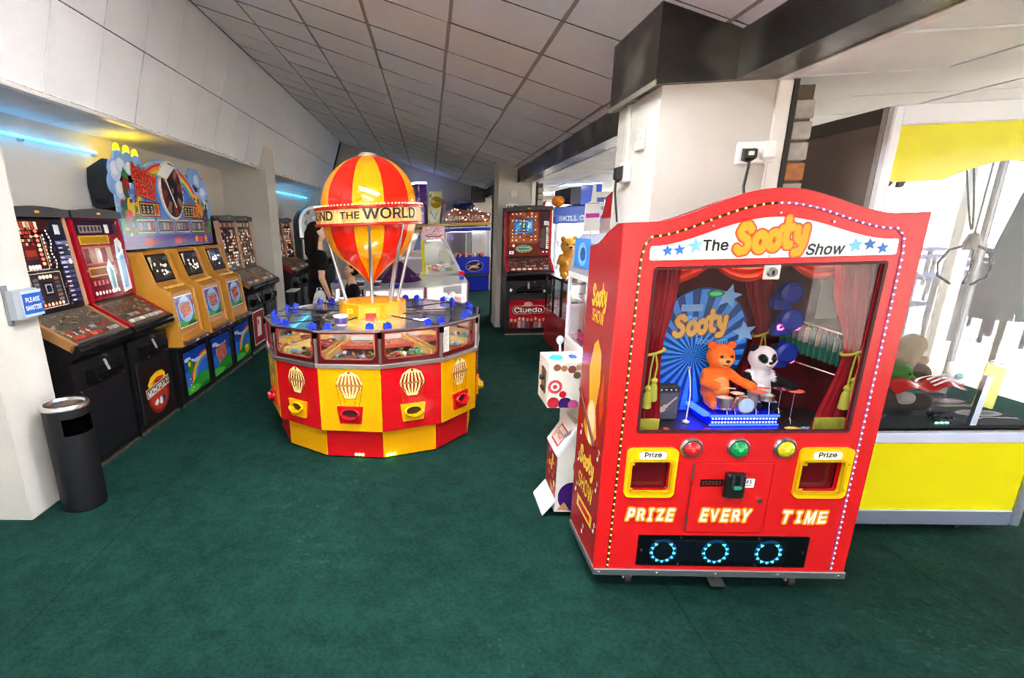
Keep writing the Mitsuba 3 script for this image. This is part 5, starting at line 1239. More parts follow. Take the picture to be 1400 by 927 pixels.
    for k in range(16):
        b0 = math.radians(k * 22.5); a.add([(wx + .13 * math.cos(b0), wz + .13 * math.sin(b0)), (wx + .255 * math.cos(b0), wz + .255 * math.sin(b0)), (wx + .255 * math.cos(b0 + .36), wz + .255 * math.sin(b0 + .36)), (wx + .13 * math.cos(b0 + .36), wz + .13 * math.sin(b0 + .36))], ('#7a2a1c', '#4a2420', '#8a6a54', '#3a1c1c')[k % 4])
    a.ell(wx, wz, .135, .135, '#23191a', 10).ell(wx, wz, .10, .10, '#101014', 10).ell(wx, wz, .03, .03, '#8a5a4a')
    t.part('wheel_print', a.build((0, -.028, 0)), 'mat_gloss', parent=wh)
    t.part('wheel_pointer', rod((wx - .15, -.034, wz + .10), (wx + .04, -.034, wz - .16), .006, 6), 'mat_plastic', '#f0ece6', parent=wh)
    t.part('wheel_stud', J([ball(.009, .006, .009, 6).t(wx + .274 * math.cos(q), -.028, wz + .274 * math.sin(q)) for q in np.arange(0, 6.28, math.pi / 16)]), 'mat_plastic', '#f4f0e6', parent=wh, kind='stuff')
    t.part('body', J([poly3([(.022, 1.80), (.022, 2.16), (.12, 2.19), (.27, 2.12), (.29, 1.98), (.27, 1.82), (.2, 1.78)], .10, W - .06, 'yz')]), 'mat_plastic', '#14151c')
    t.part('stand', J([box(.2, .5, .05, .25, 1.41, 1.80), box(1.75, 2.05, .05, .25, 1.41, 1.80)]), 'mat_satin', '#101012')
    t.part('body_grille', box(.092, .100, .12, .24, 1.83, 1.87, .003), 'mat_satin', '#050506')
    for x in (.20, .38, .54):
        t.part('top_lamp', lathe([(.024, 0), (.028, .03), (.022, .06), (.010, .075), (.0001, .078)], 14).t(x, .03, 2.24 if x < .5 else 2.225), 'mat_gloss', '#ffe020', smooth=50, emit=glow('#ffd400', 5), label='glowing yellow lamp on top')
    return t
header()
t = Thing('paper_sign', 'white paper notice fixed aslant on the big painted header', 'notice', (-2.60, 5.50, 2.10), 90)
t.part('sheet', poly3([(0, 0), (.20, -.03), (.42, .10), (.22, .13)], 0, .003), 'mat_print', '#f2efe8')
t.part('rod', rod((.2, .0, .05), (.2, .024, .05), .006, 6), 'mat_plastic', '#cccccc')

# ---------------- silver-arched machine turned towards the room, in the farther alcove
def arch_machine():
    t = Thing('fruit_machine', 'tall black machine with a silver arched top in the farther alcove', 'fruit machine', (-2.44, 10.72, 0), 24)
    w = .66; sh = sbox(0, 1.40, w, 1.66).union(ell(w / 2, 1.66, w / 2, .31, 10))
    t.part('cabinet', J([box(.0, w, .03, .60, .06, 1.42, .008), poly3(sh, .05, .60)]), 'mat_plastic', '#141015')
    t.part('plinth', box(.02, w - .02, .05, .58, 0, .06), 'mat_satin', '#0a0a0a')
    ar = t.part('arch_frame', poly3(sh.difference(sh.buffer(-.05)), 0, .06), 'mat_metal', '#b0b4ba', smooth=40)
    t.part('screen', poly3(sh.buffer(-.05), .02, .05), 'mat_gloss', '#6a7480')
    a = Art(); r = rnd(6); inner = sh.buffer(-.055)
    a.add(inner, '#a8b2bc')
    for k in range(26):
        x, z = r.uniform(.06, .6), r.uniform(1.45, 1.9); a.add(affinity.rotate(sbox(x, z, x + r.uniform(.04, .12), z + r.uniform(.03, .1)), r.uniform(0, 90)).intersection(inner), r.choice(['#d8dde2', '#5a6470', '#8a98a8', '#3a4048', '#c8b8a8', '#6a5a58', '#eef0f2']))
    t.part('screen_print', a.build((0, .02, 0)), 'mat_gloss')
    t.part('middle_panel', box(.03, w - .03, .0, .03, .98, 1.38, .005), 'mat_gloss', '#2c282c')
    a = Art().rect(.05, 1.0, .20, 1.36, '#8a8a8e').rect(.07, 1.05, .18, 1.33, '#cfcfd2').rect(.24, 1.02, .60, 1.36, '#5a5450').rect(.27, 1.08, .42, 1.3, '#b8b0a8').rect(.46, 1.08, .58, 1.3, '#3a2c2c')
    t.part('panel_print', a.build(), 'mat_gloss')
    t.part('console', hull([(x, y, z) for x in (0, w) for y, z in ((-.10, .84), (-.10, .88), (.03, .98), (.03, .84))]), 'mat_gloss', '#17151a')
    t.part('lower_panel', box(.05, w - .05, .018, .03, .12, .78, .005), 'mat_plastic', '#0e0d10')
    a = Art(); plain_print(a, w); t.part('lower_print', a.build((0, .018, 0)), 'mat_print')
arch_machine()
t = Thing('shelf', 'small white shelf low beside the red-lipped fruit machine', 'shelf', (-2.3, 8.74, 0))
t.part('board', box(.01, .16, .02, .40, .60, .62, .003), 'mat_plastic', '#e6e4e0'); t.part('support', box(.03, .13, .05, .08, 0, .60, .003), 'mat_satin', '#1a1a1a'); t.part('support', box(.03, .13, .34, .37, 0, .60, .003), 'mat_satin', '#1a1a1a')

# ---------------- litter bin and the holder on the nearest pier
def litter_bin():
    t = Thing('litter_bin', 'black cylindrical litter bin with a silver ashtray rim beside the white pier', 'bin', (-2.105, 2.872, 0))
    a0, a1 = -70, 20
    r = .125
    t.part('body', J([lathe([(r * .97, .0), (r, .012), (r, .475)], 40), lathe([(r, .475), (r, .575)], 30, a1, 360 + a0, cap=False), lathe([(r, .575), (r, .622), (r - .01, .628)], 40, cap=False)]), 'mat_satin', '#0b0b0f', smooth=40)
    t.part('opening', J([lathe([(r - .03, .470), (r - .03, .58)], 20, a0 - 5, a1 + 5, cap=False), lathe([(.0001, .476), (r - .002, .476)], 30, cap=False)]), 'mat_matte', '#020203')
    t.part('rim', lathe([(r - .022, .612), (r - .004, .622), (r + .005, .622), (r + .006, .640), (r - .002, .648), (r - .014, .646), (r - .022, .632)], 40, cap=False), 'mat_metal', '#dcdcde', smooth=50)
    t.part('ash_dish', lathe([(.0001, .612), (.06, .614), (r - .022, .632), (r - .014, .640)], 36, cap=False), 'mat_metal', '#b8b8ba', smooth=50)
litter_bin()
def sanitiser():
    t = Thing('sanitiser_holder', 'grey holder with a blue label on the nearest white pier', 'holder', (-2.30, 2.84, 0), 90)
    t.part('back_plate', box(-.012, .03, -.012, .0, 1.10, 1.315, .003), 'mat_satin', '#6c6e70')
    t.part('shell', poly3([(.0, 0), (.0, -.055), (.03, -.07), (.17, -.07), (.20, -.055), (.205, 0)], 1.128, 1.285, 'xy'), 'mat_plastic', '#8f949a', smooth=30)
    t.part('clear_cover', box(.035, .20, -.075, -.071, 1.135, 1.278, .002), 'mat_gloss', '#9fb4cc')
    a = Art().rect(.04, 1.15, .198, 1.262, '#1d4fa4').text('PLEASE', .119, 1.215, .024, '#f0f2f6', w=.115).text('SANITISE', .119, 1.172, .024, '#f0f2f6', w=.13)
    t.part('label', a.build((0, -.0752, 0)), 'mat_print')
sanitiser()

# ================================================================== yellow crane machine at the right
def crane():
    X, W, D, Hh = 1.885, .955, .56, 1.945
    t = Thing('crane_machine', 'yellow and white glass crane machine full of soft toys behind the red show machine', 'arcade machine', (X, 2.63, 0))
    ALU, YEL = '#cdd3ea', '#f2e616'
    t.part('bottom_rail', box(.0, W - .035, -.006, .03, .048, .128, .004), 'mat_brushed', '#c2cbe6')
    t.part('front_panel', box(.01, W - .03, .004, .02, .124, .486, .003), 'mat_gloss', YEL)
    t.part('sill_rail', box(.0, W - .02, -.008, .03, .484, .534, .004), 'mat_plastic', '#cfd4ec')
    t.part('side_panel', J([box(.0, .012, .02, D, .05, .53), box(W - .014, W - .002, .02, D, .05, .53)]), 'mat_gloss', YEL)
    t.part('back_panel', box(.01, W - .01, D - .014, D, .05, .53), 'mat_satin', '#6a6a60')
    t.part('floor_panel', box(.01, W - .01, .02, D - .01, .05, .062), 'mat_satin', '#54544c')
    t.part('corner_post', box(-.012, .028, -.010, .030, .05, Hh, .006), 'mat_plastic', '#f2f2f4')
    t.part('corner_post', rod((W - .004, .012, .05), (W - .004, .012, Hh), .022, 16), 'mat_brushed', '#cfd6e6', smooth=40)
    t.part('corner_post', box(.0, .03, D - .03, D, .05, Hh, .005), 'mat_satin', '#8f8a84')
    t.part('corner_post', box(W - .03, W, D - .03, D, .05, Hh, .005), 'mat_satin', '#b6bac4')
    t.part('header', box(.02, W, -.012, .02, 1.868, Hh, .004), 'mat_plastic', '#f0eef2')
    arch = [(.02, 1.868), (.02, 1.662)] + [(x, 1.654 + .066 * math.sin(min(max((x - .235) / .26, 0), 1) * math.pi / 2) if x < W / 2 + .02 else 1.72 - .066 * (1 - math.sin(min(max((W - x - .235) / .26, 0), 1) * math.pi / 2))) for x in np.linspace(.06, W - .06, 30)] + [(W - .02, 1.662), (W - .02, 1.868)]
    t.part('arch_panel', poly3(Polygon(arch), .004, .014), 'mat_gloss', '#f0e414')
    t.part('left_board', box(-.010, .0, .03, D - .0, .53, 1.885), 'mat_satin', '#6f6259')
    t.part('left_band', box(-.014, -.002, .03, D, 1.885, Hh), 'mat_satin', '#46403a')
    t.part('left_board_edge', box(-.016, -.008, .03, .05, .53, Hh), 'mat_satin', '#9a938a')
    t.part('roof', box(.0, W, .02, D, Hh - .02, Hh - .004), 'mat_plastic', '#d9d4cc')
    t.part('ceiling_liner', box(.02, W - .02, .02, D - .02, Hh - .07, Hh - .05), 'mat_plastic', '#cfc4b0')
    t.part('front_pane', box(.028, W - .03, .012, .016, .534, 1.87), 'mat_thin_pane', '#ffffff')
    t.part('side_pane', box(W - .012, W - .008, .034, D - .03, .534, 1.87), 'mat_thin_pane', '#ffffff')
    t.part('back_pane', box(.03, W - .03, D - .014, D - .010, .534, 1.87), 'mat_thin_pane', '#ffffff')
    t.part('maroon_box', box(.02, .18, D - .20, D - .05, 1.62, 1.72, .004), 'mat_gloss', '#5a1424')
    t.part('rail_motor', J([rod((.10, .2, 1.70), (.18, .2, 1.66), .022, 12), box(.06, .14, .16, .25, 1.70, 1.74, .004)]), 'mat_brushed', '#6a5a50')
    # gantry, hanging claw with three curved prongs, coiled lead
    g = t.part('gantry', J([box(.03, W - .03, .24, .27, 1.78, 1.80), box(.50, .62, .20, .32, 1.745, 1.80, .005), box(.32, .35, .05, D - .05, 1.80, 1.815)]), 'mat_brushed', '#b6b4b0')
    t.part('gantry_arm', hull([(.255, .25, 1.64), (.275, .25, 1.64), (.245, .25, 1.70), (.30, .25, 1.70), (.255, .27, 1.64), (.30, .27, 1.70)]), 'mat_satin', '#3e3a38', parent=g)
    cx, cy, cz = .66, .28, 1.40
    c = t.part('claw', J([rod((cx, cy, cz), (cx, cy, 1.76), .004, 6), lathe([(.03, cz - .05), (.034, cz - .02), (.02, cz + .02), (.0001, cz + .03)], 14).t(cx, cy, 0)]), 'mat_satin', '#77777c', smooth=40)
    for k in range(3):
        b = math.radians(40 + 120 * k)
        t.part('prong', tube([(cx + r_ * math.cos(b), cy + r_ * math.sin(b), cz + z) for r_, z in ((.02, -.03), (.075, -.05), (.105, -.11), (.095, -.17), (.04, -.21))], .006, 6), 'mat_satin', '#3c3a3c', parent=c)
    t.part('lead', tube([(cx - .10 + .10 * math.sin(a * .9), cy + .02, 1.74 - .30 * math.sin(a)) for a in np.linspace(0, 3.1, 24)], .004, 5), 'mat_satin', '#2a2a2a')
    # bed of the cabinet and the chute screens
    t.part('bed', box(.012, W - .016, .03, D - .02, .545, .56), 'mat_cloth', '#2a2a30')
    t.part('bed_print', Art().ell(.83, .20, .10, .05, '#8a8288').ell(.83, .20, .07, .03, '#5a5458').line([(.72, .10), (.80, .14), (.93, .12)], .012, '#a09aa0').ell(.86, .40, .07, .04, '#7a2a50').rect(.74, .30, .92, .34, '#8a8a3a').build((0, .0, .5602), (1, 0, 0), (0, 1, 0)), 'mat_print')
    dv = t.part('chute_screen', box(.655, .660, .03, .30, .56, .80), 'mat_glass', '#ffffff')
    t.part('screen_edge', hull([(.640, .025, .56), (.668, .025, .56), (.640, .045, .56), (.668, .045, .56), (.655, .025, .80), (.680, .025, .80), (.655, .045, .80), (.680, .045, .80)]), 'mat_brushed', '#c8d4ea', parent=dv)
    t.part('chute_back', box(.660, .94, .30, .304, .56, .80), 'mat_glass', '#ffffff', parent=dv)
    yp = t.part('yellow_plate', hull([(.70, .10 + d, .64) for d in (0, .006)] + [(.83, .14 + d, .60) for d in (0, .006)] + [(.71, .10 + d, .845) for d in (0, .006)] + [(.84, .14 + d, .80) for d in (0, .006)]), 'mat_gloss', '#c8d010')
    t.part('screw', J([ball(.006, n=6).t(x, .10, z) for x, z in ((.73, .852), (.77, .84), (.82, .825))]), 'mat_metal', '#e0e0e0', parent=yp, kind='stuff')
    t.part('led', J([box(.50 + .022 * k, .513 + .022 * k, .036, .042, .566, .572) for k in range(3)]), 'mat_plastic', '#90ffd0', kind='stuff', emit=glow('#60ffb0', 3))
    for x, y in ((.06, .06), (.735, .06), (.06, D - .08), (.88, D - .08)):
        t.part('castor', J([rod((x - .011, y, .024), (x + .011, y, .024), .024, 14).col('#2c2c2e'), rod((x - .013, y, .024), (x + .013, y, .024), .011, 10).col('#b0b0b4'), box(x - .02, x + .02, y - .02, y + .02, .040, .05).col('#909094')]), 'mat_plastic')
    return t
crane()
# the soft toys lying in it
def creature(name, label, x, y, z, parts, s=1.0, rz=0):
    t = Thing(name, label, 'soft toy', (1.885 + x, 2.63 + y, z), rz)
    for nm, caps, col in parts:
        t.part(nm, blob([(np.array(a) * s, ra * s, np.array(b) * s, rb * s) for a, ra, b, rb in caps], .012 * s, 8), 'mat_cloth', col, smooth=180)
    return t
creature('plush_toy', 'plain green plush turtle with a tan shell lying in the yellow crane', .46, .27, .66, [('body', [((-.06, -.03, .07), .055, (.04, .0, .05), .05), ((-.09, -.05, .11), .042, (-.03, -.06, .12), .044), ((.06, -.06, .05), .026, (.10, -.09, .04), .022)], '#3c6a30'), ('shell', [((.02, .03, .13), .062, (.09, .06, .22), .060), ((.02, .03, .13), .06, (-.05, .05, .16), .05)], '#6e5738'), ('nose', [((-.02, -.105, .115), .006, (-.02, -.106, .115), .006)], '#2c4a24')])
creature('plush_toy', 'brown plush with a white patch at the left of the heap in the yellow crane', .36, .095, .61, [('body', [((-.08, 0, .06), .05, (.02, 0, .05), .045), ((.04, -.01, .05), .042, (.09, -.02, .05), .038)], '#3a2e2a'), ('patch', [((-.02, -.025, .075), .034, (.01, -.03, .075), .03)], '#8a8686')])
creature('plush_toy', 'dark grey plush lying flat at the front of the heap in the yellow crane', .18, .20, .605, [('body', [((-.12, 0, .035), .045, (.0, .02, .03), .04), ((.0, .02, .03), .042, (.16, .0, .03), .04)], '#26262c'), ('ribbon', [((-.05, -.02, .068), .016, (.08, -.02, .066), .014)], '#4a4a56')])
creature('plush_toy', 'black plush at the back of the heap in the yellow crane', .24, .38, .61, [('body', [((-.12, 0, .06), .06, (.06, .0, .05), .06), ((.06, .0, .05), .055, (.2, -.02, .05), .05)], '#202024'), ('band', [((-.02, -.03, .105), .02, (.10, -.03, .1), .018)], '#55303a')])
creature('plush_toy', 'tan plush half hidden behind the red packet in the yellow crane', .64, .42, .605, [('body', [((-.06, 0, .08), .06, (.04, .0, .10), .06)], '#4e3c2a'), ('tail', [((.04, .04, .12), .03, (.10, .05, .16), .024)], '#7a5c40')])
r = rnd(33); dk = []
for k in range(26):
    x, y = r.uniform(.05, .62), r.uniform(.06, .5)
    dk.append(tube([(x + .045 * math.cos(a) * (1 - a / 14), y + .035 * math.sin(a) * (1 - a / 14), .572 + .012 * r.random()) for a in np.linspace(0, 9, 18)], .009, 5))
solo('plush_filling', J(dk), 'mat_cloth', '#3a3a42', 'dark curly plush filling spread over the bed of the yellow crane', 'filling', kind='stuff', loc=(1.885, 2.63, 0))
t = Thing('sweet_packet', 'shiny red packet with white stripes lying across the heap in the yellow crane', 'packet', (1.885 + .50, 2.63 + .125, .735), 0)
t.part('wrapper', sheet([[[x, y, .012 * math.sin(x * 40) + .015 * math.sin(y * 30 + 1) + .05 * (x + .15)] for y in np.linspace(-.07, .08, 12)] for x in np.linspace(-.19, .12, 18)]), 'mat_gloss', '#b8101c', smooth=60)
t.part('stripe', J([tube([(x, y, .018 + .012 * math.sin(x * 40) + .015 * math.sin(y * 30 + 1) + .05 * (x + .15)) for x in np.linspace(-.02, .11, 8)], .005, 5) for y in (-.05, -.03, -.01)]), 'mat_gloss', '#f4eef0', kind='stuff')
t.part('knob', ball(.020, .012, .016, 10).t(.09, -.04, .05), 'mat_gloss', '#9ad0e0', smooth=50)

# ================================================================== sweet-printed crane between the show machine and the column
def sweet_machine():
    t = Thing('sweet_machine', 'slim white prize machine printed with sweets, squeezed behind the red show machine', 'arcade machine', (.80, 3.34, 0), -90)
    # local x runs towards the viewer's end (world -y), local y into the machine (world +x)
    L = .58; Dp = .195
    t.part('lower_cabinet', box(0, L, .0, Dp, .03, .86, .004), 'mat_gloss', '#ddd6c8')
    t.part('plinth', box(.02, L - .02, .02, Dp - .01, 0, .03), 'mat_satin', '#5a2a4a')
    a = Art()
    for k, (x, z, r_, c) in enumerate(((.04, .55, .045, '#c02838'), (.10, .16, .10, '#4a1c6a'), (.17, .10, .07, '#c89a6a'), (.05, .08, .06, '#b82a3c'), (.19, .42, .03, '#d0405a'), (.10, .72, .03, '#b82a3c'), (.18, .66, .04, '#8a5a3a'))):
        a.add(ell(x, z, r_, r_ * .9).intersection(sbox(0, .03, Dp, .86)), c)
    t.part('end_print', a.build((L, 0, 0), (0, 1, 0), (0, 0, 1)), 'mat_gloss')
    # glass tower
    gf = t.part('tower_frame', J([box(a_, a_ + .022, b_, b_ + .022, .86, 1.27, .003) for a_ in (0, L - .022) for b_ in (0, Dp - .022)] + [box(0, L, 0, .022, .86, .89), box(0, L, 0, .022, 1.24, 1.27), box(0, L, Dp - .022, Dp, 1.24, 1.27), box(L - .022, L, 0, Dp, 1.24, 1.27), box(0, .022, 0, Dp, 1.24, 1.27)]), 'mat_plastic', '#d8d2cc')
    for nm, m in (('front_pane', box(.022, L - .022, .008, .012, .89, 1.24)), ('side_pane', box(L - .012, L - .008, .022, Dp - .022, .89, 1.24))):
        t.part(nm, m, 'mat_glass', '#ffffff')
    t.part('tower_back', box(.01, L - .01, Dp - .014, Dp - .006, .86, 1.25), 'mat_gloss', '#9aa2b8')
    t.part('violet_tube', rod((.10, .12, .90), (.10, .12, 1.10), .014, 10), 'mat_matte', '#c0a0ff', smooth=40, emit=glow('#8a60ff', 2.0))
    t.part('shelf', box(.02, L - .02, .03, Dp - .02, 1.12, 1.13), 'mat_plastic', '#e8e4f0')
    t.part('lower_shelf', box(.02, L - .02, .03, Dp - .02, .90, .91), 'mat_plastic', '#c83a5a')
    # topper with its blue face
    tp = t.part('topper', poly3([(.0, 1.27), (Dp, 1.27), (Dp, 1.47), (.06, 1.47), (.02, 1.43)], .02, L - .02, 'yz'), 'mat_plastic', '#8a8f98')
    a = Art().rect(.10, .02, .40, .17, '#3f8ad8').ell(.26, .09, .085, .06, '#7ab4ec').ell(.27, .09, .05, .035, '#2a5a9a')
    t.part('topper_print', a.build((.02, -.001, 1.285)), 'mat_gloss', parent=tp)
    # console sticking out towards the aisle at the viewer's end
    c = t.part('console', box(.33, L, -.205, .0, .625, .868, .004), 'mat_gloss', '#e6dfd0')
    a = Art()
    for k, (x, z, r_, q) in enumerate(((.035, .74, .036, '#c84a50'), (.035, .74, .022, '#eee0d4'), (.035, .74, .011, '#b83a44'), (.075, .70, .018, '#c01c30'), (.03, .655, .03, '#b8283a'), (.09, .65, .034, '#3a2260'), (.13, .645, .026, '#c85a8a'), (.04, .84, .018, '#8a5a4a'), (.075, .835, .016, '#b07a50'), (.115, .83, .02, '#8a4a44'), (.145, .84, .014, '#c88a6a'), (.14, .80, .018, '#7a5a4a'))):
        a.add(ell(x, z, r_, r_).intersection(sbox(0, .628, .205, .865)), q)
    t.part('console_print', a.build((L, -.205, 0), (0, 1, 0), (0, 0, 1)), 'mat_gloss', parent=c)
    t.part('console_button', lathe([(.034, 0), (.034, .008), (.024, .016), (.0001, .018)], 20).t(.50, -.155, .868), 'mat_gloss', '#1a8af0', parent=c, smooth=40, emit=glow('#1878ff', 1.2))
    t.part('console_key', box(.46, .50, -.085, -.05, .868, .880, .004), 'mat_gloss', '#2438c8', parent=c, emit=glow('#2030ff', .8))
    t.part('joystick', J([rod((.43, -.12, .868), (.425, -.122, .93), .006, 8), ball(.020, .020, .024, 10).t(.423, -.123, .950)]), 'mat_gloss', '#d9dde6', parent=c, smooth=50)
    t.part('coin_plate', box(.44, .53, -.213, -.205, .69, .82, .003), 'mat_metal', '#9a9690', parent=c)
    t.part('coin_lever', J([box(.475, .50, -.230, -.213, .755, .78, .004), box(.46, .52, -.222, -.213, .705, .72, .003)]), 'mat_plastic', '#1a1a1c', parent=c)
    # prize box below with its sloping lid and ramp
    p = t.part('prize_box', poly3([(-.137, .03), (0, .03), (0, .50), (-.05, .50), (-.135, .36)], .33, L, 'yz'), 'mat_gloss', '#e6e0d4')
    lid = t.part('prize_lid', hull([(x, y, z) for x in (.325, L + .004) for y, z in ((-.142, .362), (-.046, .512), (-.034, .504), (-.130, .354))]), 'mat_gloss', '#f0eef0', parent=p)
    u = np.array([-.046 + .142, .512 - .362]); u = u / np.linalg.norm(u)
    a = Art().rect(.05, .03, .20, .13, '#d23c44').rect(.06, .04, .19, .12, '#f0dcd6').text('PRIZE', .125, .066, .028, '#c82c38', w=.10).add([(.17, .10), (.215, .155), (.235, .13), (.195, .08)], '#8a8a90')
    t.part('lid_print', a.build((.33, -.142, .362), (1, 0, 0), (0, u[0], u[1]), off=.002), 'mat_print', parent=p)
    a = Art(); r = rnd(5)
    a.rect(.0, .0, .25, .24, '#8a2a2c')
    for k in range(22): a.ell(r.uniform(.02, .23), r.uniform(.02, .23), .022, .018, r.choice(['#e0a030', '#d04a3a', '#f0d080', '#7a2a4a', '#c86a8a', '#e8e0d0']))
    a.clip(sbox(0, 0, .25, .24))
    t.part('chute_print', a.build((.335, -.1375, .11), (1, 0, 0), (0, 0, 1)), 'mat_print', parent=p)
    t.part('ramp', hull([(x, y, z) for x in (.32, L + .004) for y, z in ((-.137, .102), (-.130, .094), (-.202, .016), (-.200, .004))]), 'mat_gloss', '#ecebee', parent=p)
    t.part('end_print', Art().add(ell(.085, .12, .070, .085).intersection(sbox(.005, .035, .13, .3)), '#3f1e66').add(ell(.11, .30, .025, .035).intersection(sbox(.01, .035, .13, .5)), '#b01e30').add([(.012, .04), (.05, .09), (.08, .04)], '#c88a60').build((L, -.137, 0), (0, 1, 0), (0, 0, 1), off=.001), 'mat_gloss', parent=p)
    return t
sweet_machine()

# ---------------- sockets, switches, leads on the columns
def wall_socket(name, label, loc, rz, w=.16, plugs=((-.035, '#141414'), (.04, '#e8e6e0')), group=None):
    t = Thing(name, label, 'socket', loc, rz, group)
    t.part('plate', box(-w / 2, w / 2, -.022, 0, -.045, .045, .006), 'mat_plastic', '#efece6')
    for x in (-.008, .022):
        t.part('rocker', box(x - .009, x + .009, -.026, -.021, .022, .038, .002), 'mat_plastic', '#f7f5f0')
    for x, c in plugs:
        dark = c.startswith('#1')
        t.part('plug', J([hull([(x + sx * .026, y, z) for sx in (-1, 1) for y, z in ((-.022, -.03), (-.022, .018), (-.048, -.022), (-.048, .012))] + [(x, -.03, -.04)])]), 'mat_plastic', c, label='black plug' if dark else 'white plug')
        if dark: t.part('plug_label', box(x - .012, x + .012, -.050, -.047, -.012, .004), 'mat_print', '#e8e4da')
    return t
wall_socket('wall_socket', 'double wall socket with a black and a white plug on the nearest column', (1.415, 2.74, 1.80), 0)
def cable(name, label, pts, r, c):
    solo(name, tube(pts, r, 7), 'mat_plastic', c, label, 'cable', smooth=60)
cable('power_cable', 'black power lead hanging from the double socket on the nearest column', [(1.38, 2.70, 1.765), (1.378, 2.695, 1.74), (1.372, 2.70, 1.66), (1.368, 2.66, 1.58), (1.36, 2.60, 1.45), (1.35, 2.58, 1.2)], .0055, '#101010')
cable('power_cable', 'thin white lead hanging from the double socket on the nearest column', [(1.455, 2.71, 1.765), (1.462, 2.722, 1.72), (1.462, 2.725, 1.6), (1.462, 2.725, 1.3)], .004, '#e6e2da')
t = Thing('junction_box', 'white blank plate on the side of the nearest column', 'plate', (1.0, 2.93, 1.90), -90)
t.part('plate', box(-.055, .055, -.014, 0, -.05, .05, .005), 'mat_plastic', '#d8d6c8')
t.part('screw', J([rod((x, -.014, 0), (x, -.016, 0), .004, 8) for x in (-.035, .035)]), 'mat_metal', '#b0b0b0', kind='stuff')
t = Thing('side_socket', 'wall socket with a black plug on the side of the nearest column', 'socket', (1.0, 3.08, 1.77), -90)
t.part('plate', box(-.05, .05, -.03, 0, -.05, .05, .005), 'mat_plastic', '#dcd9d0')
t.part('plug', hull([(sx * .022 - .01, y, z) for sx in (-1, 1) for y, z in ((-.03, -.035), (-.03, .03), (-.062, -.03), (-.062, .022))] + [(-.01, -.045, -.05)]), 'mat_plastic', '#121212')
cable('power_cable', 'black power lead hanging from the socket on the side of the nearest column', [(.945, 3.085, 1.73), (.945, 3.085, 1.68), (.952, 3.07, 1.60), (.96, 3.06, 1.53)], .005, '#101010')
solo('cable_trunking', box(.985, 1.0, 3.10, 3.14, 1.82, 2.08, .003), 'mat_plastic', '#cfcabd', 'white cable trunking running up the side of the nearest column', 'trunking')
wall_socket('wall_socket', 'double socket with two black plugs on the far column above the red fruit machine', (1.20, 8.60, 1.755), 0, .17, ((-.045, '#141414'), (.045, '#151515')))
t = Thing('switch_plate', 'blank white plate on the far column', 'plate', (1.22, 8.60, 1.93), 0)
t.part('plate', box(-.045, .045, -.014, 0, -.045, .045, .004), 'mat_plastic', '#d9d5cc')
t.part('screw', J([rod((x, -.014, 0), (x, -.016, 0), .004, 8) for x in (-.03, .03)]), 'mat_metal', '#b0b0b0', kind='stuff')

# ================================================================== the middle and far distance
def crime_print(a, w):
    a.rect(.06, .10, w - .05, .50, '#b81420').rect(.06, .44, w - .05, .50, '#8a0e18')
    a.add(rrect(.09, .29, w - .08, .43, .06), '#6a0c12').add(rrect(.10, .30, w - .09, .42, .055), '#d8b0a0').add(rrect(.108, .308, w - .098, .412, .05), '#a8121c').ell(w / 2, .44, .06, .035, '#b0a090')
    a.text('Cluedo', w / 2, .325, .07, '#f6f2f0', w=w * .60, outline='#2a0608', ow=.008)
    r = rnd(2)
    for k in range(9):
        x = .09 + k * (w - .19) / 8; c = r.choice(['#3a2a30', '#d8d0cc', '#6a3a3a', '#8a8a98', '#c8b0a0'])
        a.rect(x - .022, .105, x + .022, .19 + r.uniform(-.02, .03), c).ell(x, .215 + r.uniform(-.01, .02), .018, .024, r.choice(['#e0b8a0', '#c8a088', '#d8d0c8']))
def crime_machine():
    w = .64
    t = fruit_machine('red and black fruit machine standing against the far column', (1.055, 7.93, 0), 0, w, '#a3121e', 'detective', 77, lower=None, console='#4a1c1c', buttons=['#d8ccc0', '#e0c890', '#d8ccc0', '#e8d8b8', '#c87a60', '#c89080', '#8aa8b8'], cap='#1c1a1c', lit_power=.35)
    a = Art(); crime_print(a, w); t.part('door_print', a.build((0, -.005, 0)), 'mat_gloss')
    t.part('sticker', J([box(.06, .09, .0, .0155, .62, .655), box(w - .12, w - .09, .0, .0155, .60, .63)]), 'mat_print', '#e8e8e8')
crime_machine()

